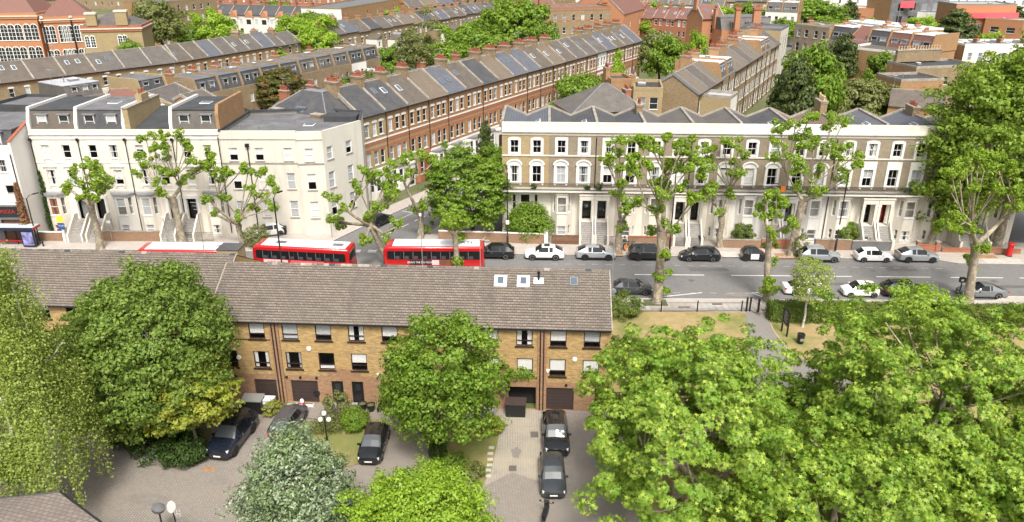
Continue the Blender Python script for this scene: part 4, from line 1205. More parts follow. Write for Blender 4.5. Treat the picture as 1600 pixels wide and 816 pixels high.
kerb_line('kerb', KN, -1); kerb_line('kerb', KFL + [sstreet(1.5, 0), sstreet(60, 0)], 1); kerb_line('kerb', KFR, 1)
# road markings
def mark(x0, x1, y0, y1, mat='road_paint', w=0.12, z=0.008, m=None):
 L = math.hypot(x1 - x0, y1 - y0); nx, ny = -(y1 - y0) / L * w / 2, (x1 - x0) / L * w / 2
 m.poly([(x0 - nx, y0 - ny, z), (x1 - nx, y1 - ny, z), (x1 + nx, y1 + ny, z), (x0 + nx, y0 + ny, z)], mat)
mk = MB()
cyl = lambda x: 77.85 - 0.0231 * (x - 10.8)
for a, b in ((-70, -64.5), (-61, -55.5), (-52, -46.5), (-43, -37.5), (-34, -28.5), (-24, -18), (-4, 3), (4.6, 10.6), (13.6, 21.3), (24.3, 31.0), (31.9, 37.5), (40.2, 46.1), (48.3, 54.0), (55.8, 62), (65, 71), (74, 80), (84, 90)):
 mark(a, b, cyl(a), cyl(b), m=mk, w=0.15)
for k in range(30):     # dashed edge of the far parking bay
 a = 4.5 + k * 1.55
 if a < 49: mark(a, a + 0.75, 80.95 - 0.03 * a, 80.95 - 0.03 * (a + .75), 'road_paint_worn', m=mk, w=0.1)
for k in range(20):
 a = 15 + k * 1.9
 if a < 50: mark(a, a + 0.8, 73.15 - 0.012 * a, 73.15 - 0.012 * (a + .8), 'road_paint_worn', m=mk, w=0.1)
mark(14.6, 20.0, 71.75, 73.0, m=mk, w=0.14); mark(25.2, 25.9, 73.0, 73.0, m=mk); mark(25.3, 26.0, 72.9, 72.0, m=mk); mark(48.9, 50.2, 73.0, 71.2, m=mk)
for k in range(6):      # broken line across the side-road mouth
 a = (-21.0 + k * 1.9, 84.6 - k * 0.05); mark(a[0], a[0] + 1.0, a[1], a[1] - 0.03, m=mk, w=0.2); mark(a[0], a[0] + 1.0, a[1] + 0.5, a[1] + 0.47, m=mk, w=0.2)
for s in (1.5, 5, 8.5, 14): p, q = sstreet(s, 4.3), sstreet(s + 2.2, 4.3); mark(p[0], q[0], p[1], q[1], m=mk, w=0.15, z=0.012)
for s0, s1 in ((6, 22),): p, q = sstreet(s0, 2.1), sstreet(s1, 2.1); mark(p[0], q[0], p[1], q[1], m=mk, w=0.09, z=0.012)
p, q = sstreet(11, 0.2), sstreet(11, 2.1); mark(p[0], q[0], p[1], q[1], m=mk, w=0.09, z=0.012)
tag(mk.build('road_markings'), kind='structure')
rp = MB(); rz_ = random.Random(9)
for x, y, w, d, mt in ((22, 79.2, 5, 1.1, 'asphalt_patch'), (34, 75.2, 9, .7, 'asphalt_patch'), (8, 74.6, 3, 1.4, 'asphalt_patch'), (44, 79.4, 4, 1.6, 'asphalt_patch'), (54, 74.5, 6, .8, 'asphalt_patch'), (-12, 80.5, 6, 1.2, 'asphalt_patch'), (16, 82.0, 2.2, .8, 'asphalt_patch'), (28, 81.9, 1.8, .7, 'oil_stain'), (36.2, 72.3, 2, .7, 'oil_stain'), (24, 72.6, 2.6, .8, 'oil_stain')):
 n = 4 if mt == 'asphalt_patch' else 12
 rp.poly([(x + w / 2 * math.cos(a) * 1.3 * rz_.uniform(.85, 1.1), y + d / 2 * math.sin(a) * 1.3 * rz_.uniform(.85, 1.1), .004) for a in [2 * math.pi * (k + .5) / n for k in range(n)]], mt)
tag(rp.build('road_patches'), kind='structure')
for k, (x, y, lab) in enumerate(((19.6, 76.2, 'round iron cover in the road right of the widest pollard'), (40.6, 78.9, 'round iron cover in the road below the white hatchback'), (52.5, 76.0, 'round iron cover in the road at the right'))):
 m = MB(); m.lathe([(.34, 0), (.34, .006)], 'iron_cover', 16, (x, y, .005)); tag(m.build('road_cover'), lab, 'drain cover', 'iron covers in the main road')
yp = MB()
for x, y, w, d in ((-13.5, 41.5, 2.2, 1.4), (-20, 42.5, 1.6, 1.2), (-2, 40.5, 2, 1.2), (.3, 45.6, .8, 1.6), (-24, 40.6, 3, 1.4), (-8.3, 43, 1.4, 1.8)):
 yp.poly([(x + w / 2 * math.cos(a) * rz_.uniform(.6, 1.1), y + d / 2 * math.sin(a) * rz_.uniform(.6, 1.1), .0335) for a in [2 * math.pi * k / 14 for k in range(14)]], 'oil_stain')
tag(yp.build('yard_stains'), kind='structure')
# patches on the pavements: tree pits, dropped kerbs, covers
pm = MB()
def patch(px0, py0, px1, py1, mat, z=PAVE + 0.004, m=None):
 a, b = G(px0, py0, z), G(px1, py1, z); x0, x1 = sorted((a[0], b[0])); y0, y1 = sorted((a[1], b[1]))
 (m or pm).poly([(x0, y0, z), (x1, y0, z), (x1, y1, z), (x0, y1, z)], mat)
patch(1215, 404, 1243, 396, 'leaf_litter'); patch(1530, 404, 1552, 398, 'leaf_litter'); patch(930, 400, 972, 393, 'leaf_litter'); patch(1008, 478, 1040, 468, 'soil_garden')
patch(1060, 481, 1078, 479, 'iron_cover'); patch(1556, 399, 1568, 396, 'iron_cover'); patch(985, 484, 1012, 470, 'kerb_stone', z=PAVE + 0.003); patch(1085, 484, 1165, 475, 'kerb_stone', z=PAVE + 0.003)
patch(1130, 402, 1165, 393, 'kerb_stone', z=PAVE + 0.003); patch(1545, 412, 1590, 404, 'kerb_stone', z=PAVE + 0.003)
tag(pm.build('pavement_patches'), kind='structure')
# park and courtyard
sheet('park_grass', [(8.3, 20), (80, 20), (80, 66.3), (25, 68.15), (8.3, 68.55)], 0.09, 'grass_dry')
sheet('park_path', [G(*p, 0.1) for p in ((1165, 487), (1197, 487), (1208, 515), (1226, 541), (1251, 559), (1292, 579), (1345, 600), (1450, 645), (1650, 720), (1700, 860), (1400, 790), (1270, 730), (1190, 660), (1175, 590), (1168, 530))][::-1], 0.1, 'asphalt_park')
em = MB()
pe = [G(*p, 0.1) for p in ((1197, 487), (1208, 515), (1226, 541), (1251, 559), (1292, 579), (1345, 600), (1450, 645), (1650, 720))]
for a, b in zip(pe[:-1], pe[1:]): mark(a[0], b[0], a[1], b[1], 'timber_pale', w=0.12, z=0.112, m=em)
tag(em.build('path_edging'), kind='structure')
sheet('courtyard', [(-75, 18), (8.3, 18), (8.3, 50.9), (-23.4, 52.9), (-23.4, 55.3), (-75, 57)], 0.02, 'paving_block')
sheet('driveway', [G(*p, 0.024) for p in ((776, 640), (845, 640), (842, 752), (800, 738), (752, 762), (768, 722))][::-1], 0.024, 'paving_drive')
sheet('driveway', [G(*p, 0.024) for p in ((849, 643), (897, 643), (897, 816), (842, 752))][::-1], 0.0285, 'paving_block')
sheet('driveway', [G(*p, 0.024) for p in ((600, 640), (676, 640), (672, 728), (612, 728))][::-1], 0.0245, 'paving_block')
sheet('lawn', [G(*p, 0.06) for p in ((678, 668), (783, 664), (768, 735), (752, 762), (700, 735), (676, 725))][::-1], 0.06, 'grass_lawn')
sheet('lawn', [G(*p, 0.06) for p in ((500, 655), (592, 655), (575, 700), (560, 725), (520, 735), (470, 700))][::-1], 0.06, 'grass_lawn')
sheet('planting_bed', [G(*p, 0.06) for p in ((150, 640), (340, 640), (325, 690), (300, 708), (255, 705), (215, 690), (165, 670))][::-1], 0.06, 'soil_garden')
dm = MB(); patch(305, 702, 335, 694, 'leaf_litter', 0.026, dm); patch(316, 737, 338, 730, 'leaf_litter', 0.026, dm); patch(250, 706, 320, 700, 'leaf_litter', 0.025, dm)
tag(dm.build('leaf_litter'), kind='stuff')
for k, (x0, y0, x1, y1, lab) in enumerate(((829, 684, 841, 675, 'square iron drain cover upper on the pale driveway'), (795, 737, 807, 728, 'square iron drain cover at the foot of the pale driveway'))):
 m = MB(); a, b = G(x0, y0), G(x1, y1); m.box(a[0], a[1], 0.026, b[0], b[1], 0.034, 'iron_cover'); tag(m.build('manhole_cover'), lab, 'drain cover', 'drain covers in the driveway')
m = MB(); a, b = G(217, 723), G(240, 715); m.box(a[0], a[1], 0.021, b[0], b[1], 0.03, 'kerb_stone'); tag(m.build('manhole_cover'), 'pale rectangular cover slab in the block paved yard', 'drain cover')
for k, (x, y, w) in enumerate(((768, 700, 8), (766, 709, 8), (766, 718, 8), (765, 727, 8), (763, 735, 8), (763, 744, 8))):
 m = MB(); a = G(x, y, 0.06); R2 = random.Random(k); m.box(a[0] - .2, a[1] - .14, 0.03, a[0] + .2, a[1] + .14, 0.095, 'kerb_stone')
 tag(m.build('stepping_stone'), 'pale stepping stone in the lawn, %s from the house' % ORD[k], 'stepping stone', 'row of stepping stones beside the driveway')
# ------------------------------------------------------------------ the brick terrace in front
def tile_material():
 m, t, b = _new('tile_concrete'); b.inputs['Roughness'].default_value = 0.85
 tc = t.nodes.new('ShaderNodeTexCoord'); s = t.nodes.new('ShaderNodeSeparateXYZ'); t.links.new(tc.outputs['Object'], s.inputs[0])
 c = t.nodes.new('ShaderNodeCombineXYZ'); t.links.new(s.outputs[0], c.inputs[0]); t.links.new(s.outputs[2], c.inputs[1])
 br = t.nodes.new('ShaderNodeTexBrick'); br.inputs['Scale'].default_value = 1; br.inputs['Brick Width'].default_value = 0.33; br.inputs['Row Height'].default_value = COURSE_DZ
 br.inputs['Mortar Size'].default_value = 0.015; br.inputs['Color1'].default_value = (0.265, 0.215, 0.178, 1); br.inputs['Color2'].default_value = (0.175, 0.143, 0.12, 1); br.inputs['Mortar'].default_value = (0.05, 0.04, 0.034, 1)  # dark joint colour also paints in shadow lines between the tile courses
 t.links.new(c.outputs[0], br.inputs[0])
 g = _geo(t)
 n = _noise(t, g.outputs['Position'], 0.32, 7, 0.72); n2 = _noise(t, g.outputs['Position'], 7.0, 3, 0.8)
 mp = t.nodes.new('ShaderNodeMapping'); mp.inputs['Scale'].default_value = (1.4, 0.25, 0.25); t.links.new(g.outputs['Position'], mp.inputs[0])
 n3 = _noise(t, mp.outputs[0], 0.6, 4, 0.6)
 col = _mix(t, _ramp(t, n, 0.4, 0.7, 0, 0.6), br.outputs[0], (0.125, 0.11, 0.092))
 col = _mix(t, _ramp(t, n2, 0.55, 0.8, 0, 0.75), col, (0.36, 0.315, 0.26))
 n4 = _noise(t, g.outputs['Position'], 1.3, 5, 0.7); col = _mix(t, _ramp(t, n4, 0.56, 0.74, 0, 0.6), col, (0.17, 0.155, 0.085))
 col = _mix(t, _ramp(t, n3, 0.55, 0.78, 0, 0.55), col, (0.085, 0.076, 0.066))
 t.links.new(col, b.inputs['Base Color'])
NC = 23
RUN, RISE = 4.88 + 0.24, 2.72
COURSE_DZ = RISE / NC
tile_material()
def tiled_slope(m, W, mat, x0=0.0, jog=0):
 """overlapping concrete tile courses, eave at the origin, rising towards +y"""
 for k in range(NC):
  y0, y1 = RUN * k / NC, RUN * (k + 1) / NC; z0, z1 = RISE * k / NC, RISE * (k + 1) / NC
  n = int(W / 0.33)
  lift = 0.06
  m.poly([(x0, y0, z0 + lift), (x0 + W, y0, z0 + lift), (x0 + W, y1 + 0.01, z1 + 0.006), (x0, y1 + 0.01, z1 + 0.006)], mat)
  m.poly([(x0, y0, z0), (x0 + W, y0, z0), (x0 + W, y0, z0 + lift), (x0, y0, z0 + lift)], mat)
def modern_house(i, label, p, rz, W, wins, garage, door, r, first=False, last=False, zE=7.35, split=2.55, open_garage=False):
 t = thing('brick_town_house', label, 'house', (p[0], p[1], 0), rz, 'modern yellow brick town houses in the front terrace')
 D = 2 * 4.88; holes = []
 for c, zb, cur in wins: holes.append((c, zb, 1.24, 1.5))
 if garage: holes.append((garage, 0.03, 2.15, 2.02))
 if door: holes.append((door, 0.03, 0.92, 2.05))
 m = shell(W, D, zE, 'brick_modern', 'brick_modern', holes, gable=0, split=(split, 'brick_modern_red'))
 # gable ends follow the roof pitch
 for x, f in ((0, 1), (W, -1)):
  pts = [(x, 0, zE), (x, D / 2, zE + RISE - 0.2), (x, D, zE)]
  m.poly(pts if f < 0 else pts[::-1], 'brick_modern')
 m.build('wall', t)
 for c, zb, cur in wins:
  o = add_window(t, (0, 0), (W, 0), c, zb, 1.24, 1.5, 'brown', cur, 2, depth=.05, sill='brown_frame')
  # timber surround
 if garage:
  m = MB()
  if open_garage:
   m.box(garage - 1.07, 0.9, 0.03, garage + 1.07, 0.94, 2.05, 'dark_interior')  # open garage has no door: a dark panel paints its unlit inside
  else:
   for k in range(14): z = 0.03 + 2.02 * k / 14; m.box(garage - 1.07, 0.10 + (0.012 if k % 2 else 0), z, garage + 1.07, 0.13, z + 2.02 / 14, 'garage_brown')
  m.build('garage_door_or_dark', t)
 if door:
  m = MB(); m.box(door - 0.46, 0.12, 0.03, door + 0.46, 0.16, 2.08, 'door_black'); m.box(door - 0.2, 0.11, 1.2, door + 0.2, 0.122, 1.75, 'pane_dark'); d = m.build('door', t)
  m = MB(); m.box(door - 0.6, -1.0, 0.02, door + 0.6, -0.002, 0.16, 'step_stone'); m.build('doorstep', t)
 # roof: near slope in courses, far slope plain, ridge tiles
 ov = 0.24
 m = MB(); tiled_slope(m, W, 'tile_concrete')
 m.poly([(0, RUN, RISE), (W, RUN, RISE), (W, 2 * RUN, 0), (0, 2 * RUN, 0)], 'tile_concrete')
 for x in ([0] if first else []) + ([W] if last else []):     # verge
  q = [(x, 0, -0.02), (x, RUN, RISE - 0.02), (x, RUN, RISE + 0.06), (x, 0, 0.06)]
  e = -0.09 if x == 0 else 0.09
  m.hexa([q[0], (x + e, 0, -0.02), (x + e, RUN, RISE - 0.02), q[1], q[3], (x + e, 0, 0.06), (x + e, RUN, RISE + 0.06), q[2]], 'coping')
 nseg = int(W / 0.45)
 for k in range(nseg):
  a, b = W * k / nseg, W * (k + 1) / nseg - 0.02
  m.profile([(RUN - 0.17, RISE - 0.06), (RUN - 0.1, RISE + 0.07), (RUN, RISE + 0.115), (RUN + 0.1, RISE + 0.07), (RUN + 0.17, RISE - 0.06)], a, b, r.choice(['coping', 'slate_brown', 'felt_dark']) if r.random() < 0.3 else 'tile_concrete')
 m.build('roof', t, loc=(0, -ov, zE - 0.1))
 m = MB(); m.box(0.004, -ov - 0.13, zE - 0.16, W - 0.004, -ov - 0.01, zE - 0.06, 'black_plastic'); m.box(0.004, -ov, zE - 0.2, W - 0.004, -0.003, zE - 0.12, 'brown_frame'); m.build('gutter', t)
 return t
MA, MBp = (-23.45, 52.54), (7.45, 50.86)
mrz = ang(MA, MBp); MW = dist(MA, MBp) / 6
cw, cg = 'curtain_white', 'curtain_grey'
UP, LO = 5.68, 3.1
spec = [
 ('brick town house at the left end of the front terrace, behind the golden tree', [(1.3, UP, None), (3.75, UP, (('blind', 0.7), cw)), (1.3, LO, None), (3.85, LO, (('drape', 0.22), cw))], 4.05, None, {}),
 ('brick town house with a ribbed brown garage and an arch over its right door', [(1.2, UP, (('blind', 0.93), cg)), (3.8, UP, (('blind', 0.72), cg)), (1.25, LO, (('drape', 0.14), cg)), (3.85, LO, (('net', 0.3), cw))], 1.85, 4.5, {}),
 ('brick town house with its dark doorway left of the garage, under the shared brick arch', [(1.2, UP, (('drape', 0.3), cw)), (3.8, UP, (('blind', 0.72), cw)), (1.25, LO, (('blind', 0.55), cw)), (3.85, LO, (('blind', 0.3), cg))], 3.9, 0.95, {}),  # open doorway here: its dark inside is painted as a black door
 ('brick town house mostly hidden by the green tree with the ivied trunk', [(1.2, UP, (('blind', 0.93), cw)), (3.8, UP, (('net', 0.9), cw)), (1.25, LO, None), (3.85, LO, (('drape', 0.25), cw))], 1.5, 4.5, {}),
 ('brick town house with two white roof windows and creeper over its open garage', [(1.2, UP, (('blind', 0.72), cw)), (3.8, UP, (('drape', 0.28), cw)), (1.25, LO, (('blind', 0.4), cw)), (3.85, LO, (('net', 0.92), cw))], 3.65, 0.95, dict(open_garage=True)),
 ('end brick town house with one blue roof window and a drop of white blinds', [(1.2, UP, (('blind', 0.72), cw)), (3.75, UP, (('blind', 0.72), cg)), (1.2, LO, (('blind', 0.7), cw)), (3.75, LO, (('blind', 0.74), cw))], 1.45, 4.6, {}),
]
rr_ = random.Random(5)
MH = []
for i, (lab, wins, gar, door, kw) in enumerate(spec):
 h = modern_house(i, lab, lerp(MA, MBp, i / 6), mrz, MW, wins, gar, door, rr_, i == 0, i == 5, **kw); MH.append(h)
msl = math.atan2(RISE, RUN)
def on_roof(y): return 7.35 - 0.1 + RISE * (y + 0.24) / RUN
for h, x, y, fr in ((MH[4], 1.75, 3.75, 'white_gloss'), (MH[4], 3.55, 3.75, 'white_gloss'), (MH[5], 2.35, 3.8, 'lead')):
 skylight(h, x, y, on_roof(y) + 0.03, 0.62, 0.8, msl, frame=fr)
 if fr != 'lead':
  m = MB(); m.M = Matrix.Translation((x, y, on_roof(y) + 0.048)) @ Matrix.Rotation(msl, 4, 'X'); m.box(-0.5, -0.58, -0.02, 0.5, 0.54, 0.01, 'roof_white'); m.build('flashing', h)
m = MB(); m.tube([(4.75, 3.9, on_roof(3.9) - .05), (4.75, 3.9, on_roof(3.9) + .75)], 0.09, 'black_metal', 8); m.lathe([(0.14, 0.6), (0.14, 0.66)], 'black_metal', 8, (4.75, 3.9, on_roof(3.9))); m.build('flue', MH[4])
m = MB(); m.M = Matrix.Translation((4.75, 3.8, on_roof(3.8) + 0.048)) @ Matrix.Rotation(msl, 4, 'X'); m.box(-0.4, -0.3, -0.02, 0.4, 0.3, 0.01, 'roof_white'); m.build('flashing', MH[4])
# brick piers with downpipes, arch over the twin doors, alarm boxes
for h, x in ((MH[1], 0.0), (MH[5], 0.0)):
 m = MB(); m.box(x - 0.34, -0.14, 0.0, x + 0.34, -0.003, 7.1, 'brick_modern_red'); m.build('brick_pier', h)
 m = MB(); m.tube([(x + 0.12, -0.2, 0.1), (x + 0.12, -0.2, 7.1)], 0.05, 'brown_frame', 6); m.tube([(x - 0.14, -0.2, 0.1), (x - 0.14, -0.2, 7.1)], 0.05, 'black_plastic', 6); m.build('drainpipe', h)
m = MB(); n = 14
for k in range(n):
 a0, a1 = math.pi * k / n, math.pi * (k + 1) / n
 for a, b in ((1.35, 1.62),):
  q = [(math.cos(a0), math.sin(a0)), (math.cos(a1), math.sin(a1))]
  m.hexa([(MW + b * q[0][0], -0.025, 2.1 + b * 0.72 * q[0][1]), (MW + a * q[0][0], -0.025, 2.1 + a * 0.72 * q[0][1]), (MW + a * q[0][0], -0.002, 2.1 + a * 0.72 * q[0][1]), (MW + b * q[0][0], -0.002, 2.1 + b * 0.72 * q[0][1]),
    (MW + b * q[1][0], -0.025, 2.1 + b * 0.72 * q[1][1]), (MW + a * q[1][0], -0.025, 2.1 + a * 0.72 * q[1][1]), (MW + a * q[1][0], -0.002, 2.1 + a * 0.72 * q[1][1]), (MW + b * q[1][0], -0.002, 2.1 + b * 0.72 * q[1][1])], 'brick_modern_red')
m.build('brick_arch', MH[1])
m = MB(); pts = [(MW + 1.34 * math.cos(math.pi * k / 14), 2.556 + (2.1 + 1.34 * 0.72 * math.sin(math.pi * k / 14) - 2.556)) for k in range(15)]
pts = [(x, max(z, 2.556)) for x, z in pts]; m.poly([(x, -0.006, z) for x, z in pts[::-1]], 'brick_modern_red'); m.build('brick_arch', MH[1])
for h, x, z, s in ((MH[0], 2.05, 4.0, 1), (MH[1], 2.55, 4.95, 1), (MH[2], 2.75, 2.75, 0), (MH[5], 2.5, 4.65, 1), (MH[5], 0.45, 3.55, 0)):
 m = MB()
 if s: m.lathe([(0.02, -0.1), (0.17, -0.09), (0.19, -0.03), (0.19, -0.003)], 'white_plastic', 12, (x, 0, z), 'y')
 else: m.profile([(x - 0.18, z + 0.15), (x, z - 0.17), (x + 0.18, z + 0.15)][::-1], -0.1, -0.003, 'white_plastic', 'y')
 m.build('alarm_box', h)
m = MB(); m.box(0.2, -0.03, 5.6, MW - 0.4, -0.004, 5.66, 'black_plastic'); m.build('cable', MH[0])
for h, x in ((MH[0], 1.6), (MH[1], 0.5), (MH[1], 1.6), (MH[1], 2.9), (MH[5], 1.9)):
 m = MB(); m.lathe([(0.02, -0.12), (0.1, -0.1), (0.1, -0.003)], 'black_metal', 10, (x, 0, 2.35), 'y'); m.build('wall_lamp', h)
# left wing, set back
LA, LB = (-50.0, 56.5), (-23.62, 54.9)
lrz = ang(LA, LB); LW = dist(LA, LB) / 5
LLAB = ['brick town house of the set-back wing, at its far left behind the birch', 'brick town house of the set-back wing, second from its left end', 'brick town house of the set-back wing with a roof just right of the birch', 'brick town house of the set-back wing right behind the round maple', 'brick town house of the set-back wing that meets the taller front roof']
for i in range(5):
 h = modern_house(i, LLAB[i], lerp(LA, LB, i / 5), lrz, LW, [(1.25, UP, rnd_curtain(rr_)), (3.9, UP, rnd_curtain(rr_)), (1.25, LO, (('drape', 0.25), cw)), (3.9, LO, rnd_curtain(rr_))], 1.5 if i % 2 else 3.7, 4.4 if i % 2 else 0.9, rr_, i == 0, i == 4, zE=7.08)
 if i == 4:
  m = MB(); m.box(3.3, 5.6, 8.3, 5.15, 7.2, 9.75, 'brick_stock_yellow'); m.box(3.25, 5.55, 9.751, 5.2, 7.25, 9.83, 'slate_dark'); m.build('chimney', h)
  m = MB(); m.tube([(2.95, 4.2, 9.9), (2.95, 4.2, 14.6)], 0.035, 'galvanised', 6)
  for k, z in enumerate((14.5, 14.2, 13.9)): m.tube([(2.95 - 0.5 + .1 * k, 4.2, z), (2.95 + 0.5 - .1 * k, 4.2, z)], 0.015, 'galvanised', 4)
  m.build('aerial', h)
# hipped roof of the house at the bottom left corner
z_ = 6.0; hc, hl, hv = G(94, 769, z_), G(0, 779, z_), G(160, 818, z_)
t = thing('corner_house', 'low brick house with a pinkish tiled roof at the bottom left corner', 'house', (hc[0], hc[1], 0))
L_ = lambda p: (p[0] - hc[0], p[1] - hc[1])
l1 = L_(lerp(hc, hl, 3.2)); v0 = L_(hv); v1 = L_(lerp(hc, hv, 2.6)); ap = (-5.5, -6.5)
m = MB(); m.poly([(0, 0, z_), (*l1, z_), (l1[0], -6.5, z_ + 1.5), (*ap, z_ + 1.5)], 'tile_grey_block'); m.poly([(*v1, z_), (0, 0, z_), (*ap, z_ + 1.5)], 'tile_grey_block'); m.poly([(l1[0], -13, z_), (*v1, z_), (*ap, z_ + 1.5), (l1[0], -6.5, z_ + 1.5)], 'tile_grey_block')
m.build('roof', t)
m = MB(); m.tube([(*l1, z_), (0, 0, z_), (*v1, z_)], 0.07, 'black_plastic', 6); m.build('gutter', t)
m = MB(); m.prism([(l1[0], -12.8), (v1[0] - .3, v1[1] + .1), (-.35, -.3), (l1[0], l1[1] - .3)], 0, z_ - .02, 'brick_modern'); m.build('wall', t)
# ------------------------------------------------------------------ parts shared by the stucco fronts
def flight(m, xc, w, y_top, y_bot, z_top, n, mat, z0=PAVE):
 """straight steps from z_top at y_top down to the pavement at y_bot (towards -y)"""
 for k in range(n):
  z = z0 + (z_top - z0) * (n - k) / n; ya = y_top + (y_bot - y_top) * k / n; yb = y_top + (y_bot - y_top) * (k + 1) / n
  m.box(xc - w / 2, yb, z0 - 0.1, xc + w / 2, ya + 0.0005, z, mat)
def ramp_wall(m, x, th, y_top, y_bot, z_top, z_bot, h, mat):
 m.hexa([(x - th / 2, y_bot, 0), (x + th / 2, y_bot, 0), (x + th / 2, y_top, 0), (x - th / 2, y_top, 0),
   (x - th / 2, y_bot, z_bot + h), (x + th / 2, y_bot, z_bot + h), (x + th / 2, y_top, z_top + h), (x - th / 2, y_top, z_top + h)], mat)
def pediment(par, x, z, w, mat='white_paint'):
 def f():
  m = MB(); m.box(-w / 2, -0.16, 0, w / 2, 0.02, 0.09, mat); m.profile([(-w / 2 - 0.05, 0.091), (w / 2 + 0.05, 0.091), (0, 0.52)], -0.2, 0.02, mat, 'y'); return m.mesh('pediment')
 return put('pediment', cached(('ped', w, mat), f), par, (x, 0, z))
def surround(par, x, zb, w, h, mat='white_paint', top='flat', proud=0.09, wd=0.28):
 """moulded frame round a window; top flat, segmental or a round hood"""
 def f():
  m = MB(); a = w / 2; b = a + wd
  m.box(-b, -proud, -0.16, b, 0.02, -0.001, mat); m.box(-b, -proud, 0, -a - 0.001, 0.02, h, mat); m.box(a + 0.001, -proud, 0, b, 0.02, h, mat)
  m.box(-b + 0.05, -proud - 0.06, -0.34, -b + 0.25, 0.02, -0.162, mat); m.box(b - 0.25, -proud - 0.06, -0.34, b - 0.05, 0.02, -0.162, mat)
  if top == 'flat': m.box(-b, -proud, h + 0.001, b, 0.02, h + 0.34, mat)
  elif top == 'tall': m.box(-b, -proud, h + 0.001, b, 0.02, h + 0.95, mat)
  else:
   rise = 0.22 if top == 'seg' else 0.62; base = 0.12
   ring = [(-b, h + 0.001), (b, h + 0.001), (b, h + base)] + [(b * math.cos(math.pi * k / 10), h + base + rise * math.sin(math.pi * k / 10)) for k in range(1, 10)] + [(-b, h + base)]
   m.profile(ring, -proud, 0.02, mat, 'y')
   if top == 'hood':
    for k in range(10):
     a0, a1 = math.pi * k / 10, math.pi * (k + 1) / 10
     q0, q1 = (math.cos(a0), h + base + rise * math.sin(a0)), (math.cos(a1), h + base + rise * math.sin(a1))
     m.hexa([((b + .1) * q0[0], -0.24, q0[1] + .08), ((b - .06) * q0[0], -0.24, q0[1] - .06), ((b - .06) * q0[0], -proud, q0[1] - .06), ((b + .1) * q0[0], -proud, q0[1] + .08),
       ((b + .1) * q1[0], -0.24, q1[1] + .08), ((b - .06) * q1[0], -0.24, q1[1] - .06), ((b - .06) * q1[0], -proud, q1[1] - .06), ((b + .1) * q1[0], -proud, q1[1] + .08)], mat)
  return m.mesh('window_surround')
 return put('window_surround', cached(('sur', w, h, mat, top, wd), f), par, (x, 0, zb))
